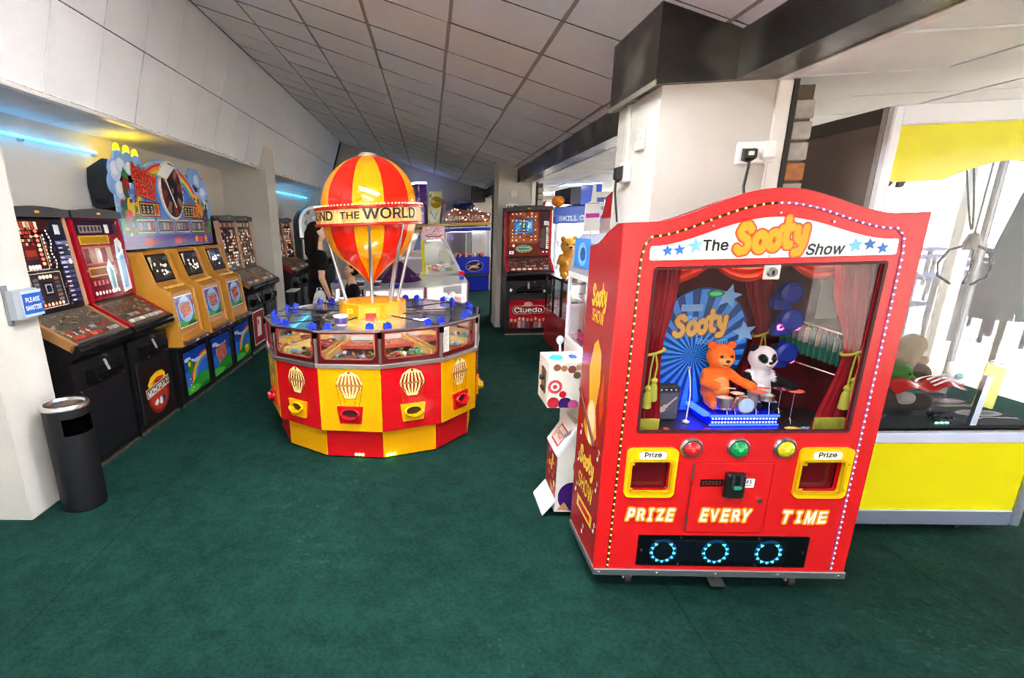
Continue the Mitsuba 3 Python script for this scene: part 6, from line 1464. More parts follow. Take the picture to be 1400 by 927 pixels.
# second, silver coin pusher behind the balloon one
def silver_pusher():
    t = Thing('coin_pusher', 'silver glass-sided coin pusher with a purple cone, behind the balloon coin pusher', 'arcade machine', (-.40, 7.15, 0))
    n, R1 = 8, .93; PH = math.radians(-90 + 22.5)
    t.part('body', lathe([(R1 - .05, .0), (R1 - .05, .10), (R1, .12), (R1, .62), (.0001, .62)], n).rz(math.degrees(PH)), 'mat_gloss', '#b8283a', smooth=0)
    t.part('deck', lathe([(R1 - .03, .62), (.0001, .63)], n).rz(math.degrees(PH)), 'mat_mirror', '#c8c4be')
    r = rnd(15)
    for k in range(n):
        a0, a1 = PH + (k - 1) * 2 * math.pi / n, PH + k * 2 * math.pi / n
        a, b = R1 * np.array([math.cos(a0), math.sin(a0), 0]), R1 * np.array([math.cos(a1), math.sin(a1), 0]); w = np.linalg.norm(b - a); U = (b - a) / w; N = np.array([U[1], -U[0], 0])
        put = lambda m: m.m(np.stack([U, -N, [0, 0, 1]], 1), a)
        t.part('side_panel', put(box(.01, w - .01, -.01, .0, .14, .60, .003)), 'mat_gloss', '#d9d5d8' if k % 2 else '#c23048')
        f = t.part('window_frame', put(poly3(sbox(.0, .62, w, .87).difference(sbox(.035, .645, w - .035, .855)), .0, .02)), 'mat_plastic', '#dddadf')
        t.part('pane', put(box(.04, w - .04, .008, .011, .64, .86)), 'mat_glass', '#ffffff', parent=f)
        t.part('post', put(box(-.012, .012, -.01, .02, .60, .88, .003)), 'mat_metal', '#8a5a64')
        t.part('inner_plate', put(box(.12, w - .12, .30, .31, .66, .84, .003)), 'mat_print', r.choice(['#e8e6ea', '#d8dce4', '#efe9dc']))
        for j in range(6):
            t.part('prize', put(cbox(r.uniform(.12, w - .12), r.uniform(.06, .25), .66, r.uniform(.03, .07), .03, .04, .006)), 'mat_plastic', r.choice(['#e8c840', '#f0f0f0', '#d84a5a', '#5aa8d8', '#c8a0d8', '#f0b0c0', '#3a3a4a']))
        t.part('top_glass', put(hull([(.0, .0, .872), (w, .0, .872), (w * .68, .58, .872), (w * .32, .58, .872), (.0, .0, .878), (w, .0, .878), (w * .68, .58, .878), (w * .32, .58, .878)])), 'mat_gloss', '#c6c8c8')
        if k % 2 == 0: t.part('coin_entry', put(cbox(w * .5, .06, .90, .12, .05, .04, .006)), 'mat_gloss', '#1c34b8')
    t.part('inner_lamp', lathe([(.76, .848), (.79, .85), (.79, .858), (.76, .862)], 16, cap=False), 'mat_plastic', '#ffffff', emit=glow('#fff6ec', 6))
    t.part('cone', lathe([(.30, .875), (.25, .94), (.11, 1.06), (.04, 1.12), (.0001, 1.12)], 8).t(.0, .05, 0), 'mat_gloss', '#3a1848')
    t.part('cone_bulb', J([ball(.012, n=6).t(.26 * math.cos(b), .05 + .26 * math.sin(b), .945) for b in np.arange(0, 6.28, .39)]), 'mat_plastic', '#8a4a7a', kind='stuff')
    return t
silver_pusher()
tub(-.82, 6.62, .879, 'white tub with a purple label on the silver coin pusher, the left one')
tub(-.62, 6.56, .879, 'white tub with a purple label on the silver coin pusher, the right one')

# sloping glass-fronted machine beyond it
def slope_machine():
    t = Thing('prize_pusher', 'tall sloping glass-fronted prize machine with a pink sign and a yellow edge', 'arcade machine', (-.14, 8.15, 0))
    W = .62; tl, tr = .035, .355
    t.part('base', box(0, W, .02, .8, 0, .84, .006), 'mat_gloss', '#d6d2cc')
    for (x0, x1, c, wd) in ((.055, tl, '#dad31c', .022), (W - .02, tr, '#e4e6e8', .022)):
        t.part('edge_bar', hull([(x + d, y + e, z) for (x, y, z) in ((x0, .02, .84), (x1, .30, 1.34)) for d in (-wd, wd) for e in (-.012, .012)]), 'mat_gloss', c, label='yellow edge bar' if x1 == tl else None)
        t.part('rear_bar', hull([(x + d, y + e, z) for (x, y, z) in ((x0, .74, .84), (x1, .60, 1.34)) for d in (-.012, .012) for e in (-.012, .012)]), 'mat_gloss', '#c8cace')
    t.part('red_foot', box(W - .06, W + .015, -.03, .06, .835, .90, .005), 'mat_gloss', '#c81c34')
    t.part('front_pane', hull([(x, y, z) for (x, y, z) in ((.06, .02, .85), (W - .03, .02, .85), (tl, .30, 1.34), (tr, .30, 1.34), (.06, .024, .85), (W - .03, .024, .85), (tl, .304, 1.34), (tr, .304, 1.34))]), 'mat_glass', '#ffffff')
    t.part('back_board', hull([(.06, .76, .845), (W - .02, .76, .845), (tl, .62, 1.34), (tr, .62, 1.34), (.06, .77, .845), (W - .02, .77, .845), (tl, .63, 1.34), (tr, .63, 1.34)]), 'mat_gloss', '#b4b9b4')
    t.part('playfield', hull([(x, y, z) for x in (.08, W - .05) for y, z in ((.06, .846), (.66, .95), (.66, .842))]), 'mat_gloss', '#cfd2cc')
    t.part('inner_lamp', box(.10, .30, .40, .46, 1.32, 1.335), 'mat_plastic', '#ffffff', emit=glow('#fff8ee', 6))
    r = rnd(44)
    for k in range(16):
        y = r.uniform(.14, .5)
        t.part('prize', (ball(.032, n=8) if k % 3 else cbox(0, 0, 0, .08, .05, .06, .01)).t(r.uniform(.13, W - .16), y, .89 + .17 * y), 'mat_plastic', r.choice(['#e8a0b0', '#c83a4a', '#f0f0ea', '#d8c8a0', '#9ab8c8', '#e8d84a']), smooth=40)
    t.part('card', hull([(.26, .17, 1.08), (.44, .12, .99), (.42, .22, 1.17), (.28, .24, 1.20), (.26, .174, 1.08), (.44, .124, .99)]), 'mat_print', '#e4e2cc')
    s = t.part('sign', box(tl, tr + .01, .28, .31, 1.34, 1.53, .004), 'mat_gloss', '#e0a8b0')
    a = Art(); r = rnd(8)
    for k in range(22): a.ell(r.uniform(.06, .34), r.uniform(1.36, 1.51), .016, .012, r.choice(['#d86a7a', '#f0d8d8', '#c8586a', '#e8c0b8', '#f4ecec']))
    a.line([(.08, 1.40), (.18, 1.42), (.24, 1.50)], .010, '#2a1a20').line([(.10, 1.385), (.26, 1.38), (.32, 1.40)], .013, '#2a1a20')
    t.part('sign_print', a.build((0, .28, 0)), 'mat_gloss', parent=s)
    t.part('sign_post', box(tl + .02, tr - .02, .31, .62, 1.335, 1.36), 'mat_gloss', '#c8b0b4')
    t.part('blue_wing', hull([(-.10, .3, 1.20), (.02, .3, 1.20), (.02, .3, 1.46), (.0, .3, 1.46), (-.10, .32, 1.20), (.02, .32, 1.20), (.02, .32, 1.46)]), 'mat_gloss', '#1e4a9a')
    return t
slope_machine()

# row against the far wall
def carousel_crane():
    X = .36; W = 1.02; Yf = 13.25
    t = Thing('crane_machine', 'blue crane machine with a galloping horse badge against the far wall', 'arcade machine', (X, Yf, 0))
    B = '#1c2c9c'
    t.part('base', box(0, W, .06, .7, .03, .36, .01), 'mat_gloss', '#1a2488')
    t.part('plinth', box(.03, W - .03, .09, .66, 0, .03), 'mat_satin', '#101010')
    t.part('band', box(0, W, .04, .7, .36, .42, .004), 'mat_satin', '#2a2a30')
    t.part('body', box(-.01, W + .01, .0, .7, .42, .80, .01), 'mat_gloss', B)
    for x in (0, W - .04): t.part('post', box(x, x + .04, .02, .06, .80, 1.40, .004), 'mat_metal', '#b0b4bc')
    t.part('post', box(W * .45, W * .45 + .03, .02, .05, .80, 1.40, .004), 'mat_metal', '#a8acb4')
    t.part('front_pane', box(.04, W - .04, .035, .039, .82, 1.38), 'mat_glass', '#ffffff')
    t.part('back_mirror', box(.02, W - .02, .66, .70, .80, 1.40), 'mat_mirror', '#9a9ca2')
    t.part('top', box(-.01, W + .01, .0, .7, 1.38, 1.46, .006), 'mat_gloss', '#1a2a9a')
    t.part('top_trim', box(-.012, W + .012, -.004, .02, 1.45, 1.475, .003), 'mat_plastic', '#c8cce0')
    t.part('inner_lamp', box(.10, W - .10, .30, .36, 1.36, 1.376), 'mat_plastic', '#ffffff', emit=glow('#f0f4ff', 1.5))
    r = rnd(19)
    for k in range(22): t.part('prize', ball(r.uniform(.04, .07), r.uniform(.04, .06), .045, 8).t(r.uniform(.08, W - .08), r.uniform(.12, .55), .845), 'mat_cloth', r.choice(['#b83a3a', '#c86a4a', '#8a3a5a', '#d8a080', '#6a4ab0', '#c8c0c8']), smooth=60)
    a = Art().ell(W * .66, .60, .20, .125, '#b8b4d8').ell(W * .66, .60, .19, .115, '#131838')
    hx, hz = W * .66 - .13, .53
    horse = unary_union([ell(hx + .12, hz + .06, .07, .032), LineString([(hx + .17, hz + .07), (hx + .215, hz + .125)]).buffer(.016), LineString([(hx + .215, hz + .125), (hx + .25, hz + .11)]).buffer(.012), LineString([(hx + .17, hz + .05), (hx + .225, hz + .045), (hx + .235, hz + .02)]).buffer(.008), LineString([(hx + .16, hz + .04), (hx + .20, hz + .01)]).buffer(.008), LineString([(hx + .07, hz + .045), (hx + .03, hz + .01), (hx - .01, hz + .005)]).buffer(.008), LineString([(hx + .06, hz + .06), (hx + .02, hz + .03)]).buffer(.008), LineString([(hx + .05, hz + .075), (hx + .01, hz + .09), (hx - .015, hz + .075)]).buffer(.007)])
    a.add(horse, '#d09a84')
    t.part('badge', a.build((0, 0, 0)), 'mat_gloss')
    t.part('flame_panel', box(W + .012, W + .10, .02, .06, .06, .78, .004), 'mat_gloss', '#d8782c')
    a = Art(); r = rnd(3)
    for k in range(18): a.ell(W + .056 + r.uniform(-.03, .03), r.uniform(.1, .75), .014, .03, r.choice(['#f0c880', '#e8e0d0', '#a83a1c']))
    t.part('flame_print', a.build((0, .02, 0)), 'mat_gloss')
carousel_crane()
def plain_crane():
    t = Thing('crane_machine', 'pale crane machine against the far wall left of the blue one', 'arcade machine', (-.78, 13.25, 0))
    W = 1.08
    t.part('base', box(0, W, .02, .7, 0, .80, .01), 'mat_gloss', '#c8b8c0')
    for x in (0, W - .04): t.part('post', box(x, x + .04, .02, .06, .80, 1.40, .004), 'mat_metal', '#c0c0c4')
    t.part('front_pane', box(.04, W - .04, .035, .039, .82, 1.38), 'mat_glass', '#ffffff')
    t.part('back_mirror', box(.02, W - .02, .66, .70, .80, 1.40), 'mat_mirror', '#b0b0b4')
    t.part('top', box(-.01, W + .01, .0, .7, 1.38, 1.46, .006), 'mat_gloss', '#c8a23a')
plain_crane()
solo('sign_shelf', box(-.30, 1.40, 13.22, 13.75, 1.50, 1.57, .008), 'mat_gloss', '#c8a050', 'gold shelf along the tops of the far cranes that carries the signs', 'shelf')
for x in (-.2, .45, 1.3):
    solo('shelf_bracket', box(x - .02, x + .02, 13.35, 13.45, 1.462 if x > .3 else 1.462, 1.50), 'mat_satin', '#1a1410', f'dark bracket holding up the gold sign shelf, {("left end", "middle one", "right end")[(-.2, .45, 1.3).index(x)]}', 'bracket', group='brackets under the sign shelf')
def carousel_sign():
    t = Thing('carousel_sign', 'brown and gold fairground sign on the shelf above the blue crane', 'sign', (.36, 13.30, 1.572))
    p = [(.0, .0), (1.0, .0), (1.035, .17), (.75, .23), (.42, .28), (.20, .33), (.05, .28), (-.03, .16)]
    b = t.part('board', poly3(Polygon(p).buffer(-.01).buffer(.01), 0, .05), 'mat_gloss', '#5a2a20')
    a = Art(); a.add(Polygon(p).buffer(-.015), '#8a4438'); r = rnd(7); inn = Polygon(p).buffer(-.02)
    for k in range(34): a.add(ell(r.uniform(.0, 1.0), r.uniform(.02, .28), r.uniform(.02, .05), r.uniform(.012, .03)).intersection(inn), r.choice(['#b86a5a', '#c89078', '#6a2a2a', '#d8b070', '#a8585a', '#4a1c1c']))
    a.text('CAROUSEL', .50, .055, .09, '#ead8b8', w=.84, outline='#4a1a14', ow=.008, slant=4)
    t.part('board_print', a.build(), 'mat_gloss', parent=b)
    t.part('bulb', J([ball(.012, n=6).t(x, -.006, .02 + .28 * abs(math.sin(x * 7))) for x in np.linspace(.03, .97, 16)]), 'mat_plastic', '#fff0d8', kind='stuff', emit=glow('#ffe6c0', 2.5))
carousel_sign()
t = Thing('dome_topper', 'navy dome with a silver cap above the fairground sign', 'dome', (.80, 13.66, 1.572))
t.part('stem', box(-.05, .05, -.05, .05, 0, .22), 'mat_satin', '#1a1a24'); t.part('dome', lathe([(.0001, .18), (.18, .19), (.25, .24), (.25, .36), (.215, .42)], 26), 'mat_gloss', '#131a44', smooth=50); t.part('cap', lathe([(.22, .418), (.17, .465), (.08, .495), (.0001, .50)], 26, cap=False), 'mat_metal', '#c0c4cc', smooth=60)
t = Thing('drum_topper', 'purple drum-shaped topper on the shelf at the far wall beside the balloon', 'sign', (-.225, 13.48, 1.572))
t.part('drum', lathe([(.165, 0), (.17, .03), (.17, .85), (.165, .87)], 28), 'mat_gloss', '#6a3a9a', smooth=40)
t.part('light_ring', lathe([(.172, .86), (.178, .87), (.178, .90), (.165, .91)], 28, cap=False), 'mat_plastic', '#b8c8ff', emit=glow('#90a8ff', 3))
a = Art(); r = rnd(12)
for k in range(26): a.ell(r.uniform(-.22, .22), r.uniform(.06, .8), r.uniform(.015, .05), r.uniform(.02, .07), r.choice(['#d8a0c8', '#4a2a7a', '#e8c0a8', '#8a5ab8', '#c86a9a', '#efe0f0', '#3a4aa0']))
def _wr(u, v, d):
    b = -math.pi / 2 + u / .17
    return np.stack([(.17 + d) * np.cos(b), (.17 + d) * np.sin(b), v], 1)
L = []
for g_, c_ in a.L:
    x0, _, x1, _ = g_.bounds
    for i in range(int((x1 - x0) / .02) + 1):
        q = g_.intersection(sbox(x0 + i * .02, -1, x0 + (i + 1) * .02, 2)); L += [(p_, c_) for p_ in getattr(q, 'geoms', [q]) if p_.geom_type == 'Polygon' and p_.area > 1e-9]
a.L = L
t.part('drum_print', a.build(fn=_wr, off=.002, eps=.0006), 'mat_gloss')
t = Thing('horn_sign', 'yellow sign with a round horn on the shelf above the far cranes', 'sign', (-.03, 13.36, 1.572))
b_ = t.part('board', poly3([(0, 0), (.27, 0), (.33, .69), (.02, .71)], 0, .04), 'mat_gloss', '#d8cc5a')
t.part('horn', lathe([(.10, 0), (.13, -.02), (.13, -.05), (.09, -.04), (.0001, -.01)], 22, cap=False).rx(-90).t(.19, .0, .46), 'mat_gloss', '#b89a28', smooth=50, parent=b_)
t.part('board_print', Art().add([(.04, .06), (.22, .05), (.24, .22), (.12, .30), (.05, .20)], '#efece0').line([(.05, .28), (.16, .10), (.22, .24)], .02, '#8a8a7a').ell(.19, .46, .08, .10, '#3a2a14').rect(.04, .56, .09, .64, '#4a3a1c').rect(.03, .66, .31, .69, '#efe470').build(), 'mat_gloss', parent=b_)
t = Thing('thin_sign', 'thin crimson upright sign between the yellow sign and the fairground sign', 'sign', (.27, 13.43, 1.572))
b_ = t.part('board', poly3([(.0, 0), (.07, 0), (.14, .42), (.06, .43)], 0, .03), 'mat_gloss', '#8a1c3a')
t.part('board_print', Art().add([(.03, .05), (.06, .05), (.07, .14), (.04, .15)], '#e8d8d8').ell(.085, .34, .025, .04, '#4a2a5a').build(), 'mat_gloss', parent=b_)

# middle of the right bay: crane with the blue sign, black counter, tall arched machine
def skill_crane():
    t = Thing('crane_machine', 'white glass crane machine with a blue lettered sign beyond the near column', 'arcade machine', (1.84, 8.65, 0))
    W = .68
    t.part('base', box(0, W, .02, .75, .02, .78, .008), 'mat_gloss', '#c9d4e2')
    t.part('plinth', box(.03, W - .03, .05, .7, 0, .02), 'mat_satin', '#222222')
    for x in (0, W - .04): t.part('post', box(x, x + .04, .0, .04, .78, 1.70, .004), 'mat_plastic', '#e8ecf2')
    for x in (0, W - .04): t.part('post', box(x, x + .04, .71, .75, .78, 1.70, .004), 'mat_plastic', '#dfe4ec')
    t.part('front_pane', box(.04, W - .04, .014, .018, .80, 1.50), 'mat_glass', '#ffffff')
    t.part('back_pane', box(.04, W - .04, .73, .734, .80, 1.50), 'mat_glass', '#ffffff')
    t.part('shelf', box(.03, W - .03, .05, .70, 1.14, 1.15), 'mat_glass', '#ffffff')
    s = t.part('sign', box(-.02, W + .02, -.02, .10, 1.50, 1.735, .005), 'mat_gloss', '#2450b8')
    a = Art().rect(.0, 1.52, W, 1.62, '#3a68cc').text('SKILL CUT', W * .42, 1.54, .062, '#f4f6fc', w=W * .72)
    t.part('sign_print', a.build((0, -.02, 0)), 'mat_gloss', parent=s)
    t.part('roof', box(-.01, W + .01, .02, .78, 1.695, 1.735), 'mat_gloss', '#1e46a8')
    r = rnd(10)
    for k in range(14): t.part('prize', (ball(.06, .05, .045, 8) if k % 2 else cbox(0, 0, 0, .10, .05, .10, .012)).t(r.uniform(.1, W - .1), r.uniform(.3, .6), r.choice([.85, 1.20])), 'mat_plastic', r.choice(['#8ab8d8', '#e8e8f0', '#a0a8c0', '#d8c8b0', '#b8c0d8']), smooth=40)
skill_crane()
plush('teddy_bear', 'big golden teddy bear sitting on the near end of the black-framed counter', 1.63, 6.88, .895, 1.85, '#d89a3c', '#e0aa58', '#000000', '#d09038')
def counter():
    t = Thing('prize_counter', 'low black-framed glass counter with a red end, right of the red fruit machine', 'counter', (1.54, 7.60, 0), -90)
    t.part('base', box(0, 1.3, .0, .55, .0, .44, .006), 'mat_gloss', '#7a1420')
    t.part('white_end', box(1.29, 1.306, .02, .30, .05, .66, .003), 'mat_plastic', '#d8cfc4')
    t.part('top', box(-.01, 1.31, -.01, .56, .86, .89, .004), 'mat_gloss', '#141214')
    for x in (0, .42, .85, 1.26):
        t.part('frame_post', box(x, x + .035, -.006, .02, .44, .86, .003), 'mat_gloss', '#151315')
    for x in (.035, .455, .885):
        t.part('pane', box(x, x + .385, .006, .010, .46, .86), 'mat_glass', '#ffffff')
        t.part('shelf', box(x, x + .38, .05, .5, .60, .615), 'mat_plastic', '#b8c4c0')
    t.part('back', box(0, 1.3, .5, .55, .44, .86), 'mat_plastic', '#8a9490')
    r = rnd(2)
    for k in range(9): t.part('prize', cbox(r.uniform(.1, 1.2), r.uniform(.1, .3), .655, .10, .06, .08, .01), 'mat_plastic', r.choice(['#c83a30', '#e8e4dc', '#4a9a6a', '#d8b040', '#e06a4a']))
    t.part('bag_hook', ball(.06, .03, .08, 10).t(1.32, .12, .30), 'mat_satin', '#121212', smooth=60)
counter()
t = Thing('speaker_box', 'large navy speaker with a bright blue face on top of the blue-signed crane', 'speaker', (2.04, 8.68, 1.735))
t.part('case', hull([(x, y, z) for x, y, z in ((.0, .0, .03), (.42, .0, .0), (.42, .0, .28), (.0, .0, .26), (-.12, .5, .06), (.42, .5, .0), (.42, .5, .28), (-.12, .5, .24))]), 'mat_plastic', '#1c2440')
t.part('face', hull([(.14, -.01, .02), (.43, -.01, .0), (.43, -.01, .285), (.14, -.01, .285), (.14, .0, .02), (.43, .0, .0), (.43, .0, .285), (.14, .0, .285)]), 'mat_gloss', '#2a58d8')
t.part('foot', box(.05, .40, .05, .45, 0, .02), 'mat_satin', '#141414')
solo('toy_ball', ball(.095, .095, .08, 16), 'mat_gloss', '#f08a20', 'orange ball on the left end of the blue-signed crane roof', 'ball', smooth=60, loc=(1.895, 8.80, 1.815))
t = Thing('bow_topper', 'red bow-shaped ornament on a pole left of the orange ball', 'ornament', (1.72, 9.75, 1.72))
t.part('base', J([box(.03, .10, -.02, .02, 0, .07), rod((.065, 0, -1.70), (.065, 0, .0), .012, 8), cyl(.12, .02, 18).t(.065, 0, -1.72)]), 'mat_gloss', '#8a1c20')
t.part('wing', hull([(.06, -.02, .06), (.06, .02, .06), (-.06, 0, .14), (-.05, 0, .02), (-.02, 0, .0)]), 'mat_gloss', '#c8282c'); t.part('wing', hull([(.06, -.02, .06), (.06, .02, .06), (.19, 0, .15), (.17, 0, .02), (.14, 0, .0)]), 'mat_gloss', '#b81e24')
t = Thing('swing_tag', 'white hanging tag with a magenta stripe in front of the blue-signed crane', 'tag', (1.365, 5.0, 1.47))
t.part('card', poly3([(-.065, -.02), (.065, -.02), (.065, .20), (.02, .22), (.012, .36), (-.012, .36), (-.02, .22), (-.065, .20)], 0, .006), 'mat_print', '#f4f4f6')
t.part('stripe', Art().rect(-.055, .09, .055, .125, '#c83aa8').rect(-.05, .20, .05, .21, '#b8b8c0').build(), 'mat_print')
t.part('stand', rod((0, .010, -1.455), (0, .010, .30), .008, 8), 'mat_metal', '#c0c0c4'); t.part('foot', cyl(.10, .015, 20).t(0, .01, -1.47), 'mat_metal', '#a0a0a4')
def arch_side():
    t = Thing('arched_machine', 'tall wooden-sided arcade machine with a red arched top beyond the near column', 'arcade machine', (1.30, 4.42, 0), -90)
    t.part('side', poly3([(.0, 0), (.30, 0), (.30, 1.62), (.02, 1.62), (.0, 1.5)], .10, .55, 'yz'), 'mat_wood', '#8a5a30')
    t.part('red_edge', poly3([(-.045, .03), (.0, .03), (.0, 1.52), (.03, 1.66), (.10, 1.74), (.05, 1.76), (-.02, 1.70), (-.045, 1.56)], .06, .56, 'yz'), 'mat_gloss', '#d02028')
    t.part('black_arch', poly3(Polygon([(.03, .03), (.30, .03), (.30, 1.70), (.12, 1.70), (.05, 1.64)]), .56, .58, 'yz'), 'mat_satin', '#171416')
    t.part('pale_face', box(.08, .54, -.055, -.045, .5, 1.55, .003), 'mat_gloss', '#d8c8c8')
arch_side()
t = Thing('white_price_stand', 'white price stand with a blue base behind the sweet-printed machine', 'stand', (1.52, 5.65, 0))
t.part('post', rod((.12, 0, .02), (.12, 0, 1.72), .012, 10), 'mat_metal', '#d0d0d4'); t.part('card', box(.02, .24, -.01, .0, 1.58, 1.79, .004), 'mat_print', '#f4f4f6'); t.part('foot', cyl(.13, .02, 20).t(.12, 0, 0), 'mat_plastic', '#2a3a6a'); t.part('card_print', Art().rect(.05, 1.70, .21, 1.74, '#5a6ab0').rect(.05, 1.63, .17, 1.66, '#a0a8c0').build((0, -.01, 0)), 'mat_print')

# ================================================================== people between the coin pushers
def figure(label, x, y, rz, s, hair, top, trousers, arm_pose, long_hair=True, skin='#d8a98c'):
    t = Thing('person', label, 'person', (x, y, 0), rz)
    S = lambda *p: np.array(p) * s
    aL, aR = arm_pose
    body = [(S(-.09, 0, .92), .105 * s, S(.09, 0, .92), .105 * s), (S(0, .0, .92), .125 * s, S(0, .0, 1.10), .108 * s), (S(-.05, 0, 1.12), .10 * s, S(.05, 0, 1.12), .10 * s), (S(-.10, 0, 1.30), .085 * s, S(.10, 0, 1.30), .085 * s), (S(-.155, 0, 1.365), .052 * s, S(.155, 0, 1.365), .052 * s), (S(0, .005, 1.38), .068 * s, S(0, -.01, 1.50), .056 * s)]
    for sx, kx in ((-1, -.10), (1, .10)):
        body += [(S(sx * .09, 0, .90), .088 * s, S(kx, -.01, .50), .058 * s), (S(kx, -.01, .50), .055 * s, S(kx, .02, .09), .037 * s), (S(kx, .03, .05), .038 * s, S(kx, -.13, .035), .032 * s)]
    for sx, (el, ha) in ((-1, aL), (1, aR)):
        sh = S(sx * .175, 0, 1.365); el, ha = S(*el), S(*ha); d = (ha - el) / np.linalg.norm(ha - el)
        body += [(sh, .047 * s, el, .037 * s), (el, .036 * s, ha, .024 * s), (ha, .026 * s, ha + d * .085 * s, .027 * s)]
        for k in range(4):
            q = ha + d * .085 * s + S((k - 1.5) * .017, 0, 0); body.append((q, .0095 * s, q + d * (.07 - .008 * abs(k - 1.4)) * s + S(0, -.012, 0), .008 * s))
        body.append((ha + d * .03 * s, .011 * s, ha + d * .075 * s + S(0, -.04, 0), .009 * s))
    hd = [(S(0, -.015, 1.62), .085 * s, S(0, -.005, 1.645), .090 * s), (S(0, -.035, 1.565), .058 * s, S(0, -.03, 1.60), .075 * s), (S(0, -.105, 1.60), .012 * s, S(0, -.095, 1.63), .010 * s), (S(-.088, 0, 1.60), .014 * s, S(-.088, .004, 1.63), .016 * s), (S(.088, 0, 1.60), .014 * s, S(.088, .004, 1.63), .016 * s)]
    m = blob(body + hd, .02 * s, 10); q = m.v / s
    c = np.tile(lin(skin), (len(m.v), 1)); c[(q[:, 2] < .09)] = lin('#202024')
    m.c = c; t.part('body', m, 'mat_satin', smooth=180)
    # clothes follow the body a little outside it
    sh_ = [(a, ra + .016 * s, b, rb + .016 * s) for a, ra, b, rb in body[:5]]
    for sx, (el, ha) in ((-1, aL), (1, aR)):
        shp = S(sx * .175, 0, 1.365); sh_.append((shp, .064 * s, shp + (S(*el) - shp) * .5, .056 * s))
    t.part('shirt', blob(sh_, .02 * s, 8), 'mat_cloth', top, smooth=180)
    tr = []
    for sx, kx in ((-1, -.10), (1, .10)):
        tr += [(S(sx * .075, 0, .93), .112 * s, S(kx, -.01, .50), .070 * s), (S(kx, -.01, .50), .068 * s, S(kx, .02, .10), .052 * s)]
    t.part('trousers', blob(tr, .02 * s, 8), 'mat_cloth', trousers, smooth=180)
    hr = [(S(0, .02, 1.66), .092 * s, S(0, .03, 1.63), .095 * s), (S(-.05, .03, 1.60), .06 * s, S(.05, .03, 1.60), .06 * s), (S(-.07, -.01, 1.68), .035 * s, S(.07, -.01, 1.68), .035 * s)]
    if long_hair: hr += [(S(0, .06, 1.60), .085 * s, S(0, .085, 1.40), .062 * s), (S(-.07, .03, 1.58), .035 * s, S(-.085, .04, 1.44), .026 * s), (S(.07, .03, 1.58), .035 * s, S(.085, .04, 1.44), .026 * s)]
    t.part('hair', blob(hr, .018 * s, 8), 'mat_cloth', hair, smooth=180)
    for sx in (-1, 1): t.part('eye', ball(.010 * s, n=8).t(sx * .034 * s, -.089 * s, 1.632 * s), 'mat_gloss', '#1a1414', smooth=60)
    t.part('mouth', ball(.022 * s, .006 * s, .006 * s, 8).t(0, -.092 * s, 1.562 * s), 'mat_satin', '#a85a50', smooth=60)
    return t
P1 = (-1.22, 6.15)
figure('woman in black with long dark hair standing behind the balloon coin pusher', *P1, 115, .93, '#1d1512', '#141316', '#15161a', (((-.21, .02, 1.12), (-.205, -.06, .90)), ((.22, -.02, 1.14), (.20, -.14, .96))))
figure('dark-haired child in a black jacket behind the balloon coin pusher', -.80, 5.75, -70, .70, '#17110e', '#17181c', '#1a2030', (((-.22, -.04, 1.12), (-.18, -.20, 1.0)), ((.22, -.04, 1.12), (.16, -.22, 1.02))), False)
def carrier():
    t = Thing('carrier_bag', 'crumpled white carrier bag held by the woman behind the balloon coin pusher', 'bag', (-1.17, 5.86, .66))
    m = blob([((0, 0, .10), .085, (0, .02, .20), .06), ((.05, 0, .06), .06, (-.04, .01, .04), .07)], .014, 6)
    m.v += (meshkit.fbm(m.v * 28, 3, 2)[:, None] - .5) * .035
    t.part('sack', m, 'mat_plastic', '#dfe6ea', smooth=60)
    t.part('handle', tube([(-.03, 0, .22), (-.02, 0, .29), (.02, 0, .29), (.03, 0, .22)], .008, 6), 'mat_plastic', '#d4dce2')
carrier()
t = Thing('water_bottle', 'tall blue bottle standing on the shelf edge below the carrier bag', 'bottle', (-1.12, 5.60, 0))
t.part('stand', box(-.06, .06, -.05, .05, 0, .60, .006), 'mat_satin', '#141416'); t.part('bottle', lathe([(.0001, .60), (.040, .602), (.042, .62), (.042, .78), (.018, .83), (.018, .86), (.0001, .86)], 18), 'mat_gloss', '#3f84c0', smooth=40); t.part('cap', cyl(.019, .02, 14).t(0, 0, .86), 'mat_plastic', '#e8eef2')

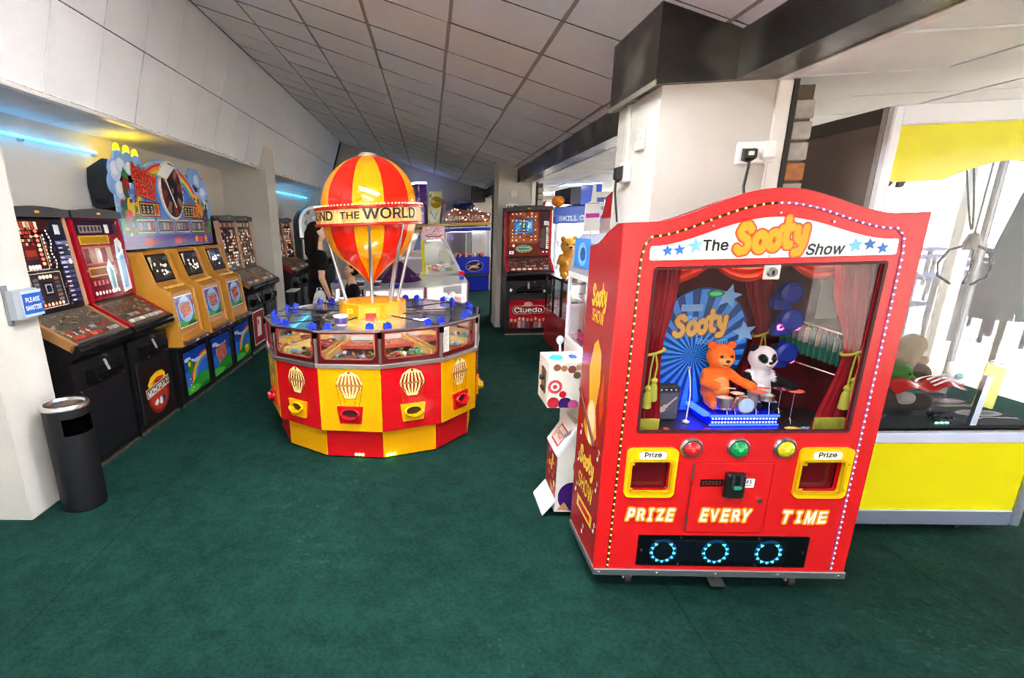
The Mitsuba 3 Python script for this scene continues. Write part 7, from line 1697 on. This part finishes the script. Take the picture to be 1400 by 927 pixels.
# ================================================================== seen through the open shop front: tables and chairs on the bright pavement
def cafe_set(x, y, rz, label_t, c):
    t = Thing('cafe_table', label_t, 'table', (x, y, -.02), rz, 'tables on the pavement outside')
    t.part('tabletop', box(-.40, .40, -.40, .40, .70, .73, .006), 'mat_matte', '#2a3148')
    for sx in (-.34, .34):
        for sy in (-.34, .34): t.part('leg', box(sx - .025, sx + .025, sy - .025, sy + .025, 0, .70), 'mat_matte', '#1c2234')
    for i, (dx, dy, q) in enumerate(((0, -.72, 180), (0, .72, 0), (-.72, 0, 90), (.72, 0, -90))):
        b = math.radians(rz); wx, wy = x + dx * math.cos(b) - dy * math.sin(b), y + dx * math.sin(b) + dy * math.cos(b)
        ch = Thing('cafe_chair', f'navy chair {["on the near side", "on the far side", "on the left", "on the right"][i]} of the {c}', 'chair', (wx, wy, -.02), rz + q, 'chairs on the pavement outside')
        ch.part('seat', box(-.21, .21, -.21, .21, .43, .455, .006), 'mat_matte', '#1a2136')
        ch.part('backrest', J([box(-.20, .20, .19, .21, .60, .68, .004), box(-.20, .20, .19, .21, .74, .84, .004)]), 'mat_matte', '#1c2338')
        for sx in (-.18, .18):
            for sy in (-.18, .195): ch.part('leg', box(sx - .016, sx + .016, sy - .016, sy + .016, 0, .84 if sy > 0 else .43), 'mat_matte', '#161c2c')
cafe_set(6.5, 7.6, 20, 'dark blue table on the pavement, nearest to the shop front', 'nearest pavement table')
cafe_set(8.9, 11.0, -10, 'dark blue table on the pavement behind the nearest one', 'second pavement table')
cafe_set(9.9, 9.0, 35, 'dark blue table on the pavement at the far right', 'right-hand pavement table')
cafe_set(10.6, 13.0, 5, 'dark blue table on the pavement, farthest from the shop front', 'farthest pavement table')
t = Thing('parasol', 'closed dark teal parasol standing beyond the right end of the yellow crane', 'parasol', (4.06, 4.25, 0))
t.part('pole', rod((0, 0, .03), (0, 0, 1.95), .018, 12), 'mat_matte', '#3a3f44', smooth=40)
t.part('canvas', J([lathe([(.20 - .012 * (k % 2), .78), (.19, .95), (.13, 1.35), (.06, 1.75), (.03, 1.88)], 3, k * 24, k * 24 + 24, cap=False) for k in range(15)]), 'mat_matte', '#2c4f5e', smooth=40)
t.part('base', cyl(.22, .04, 28), 'mat_matte', '#2a2c2e')
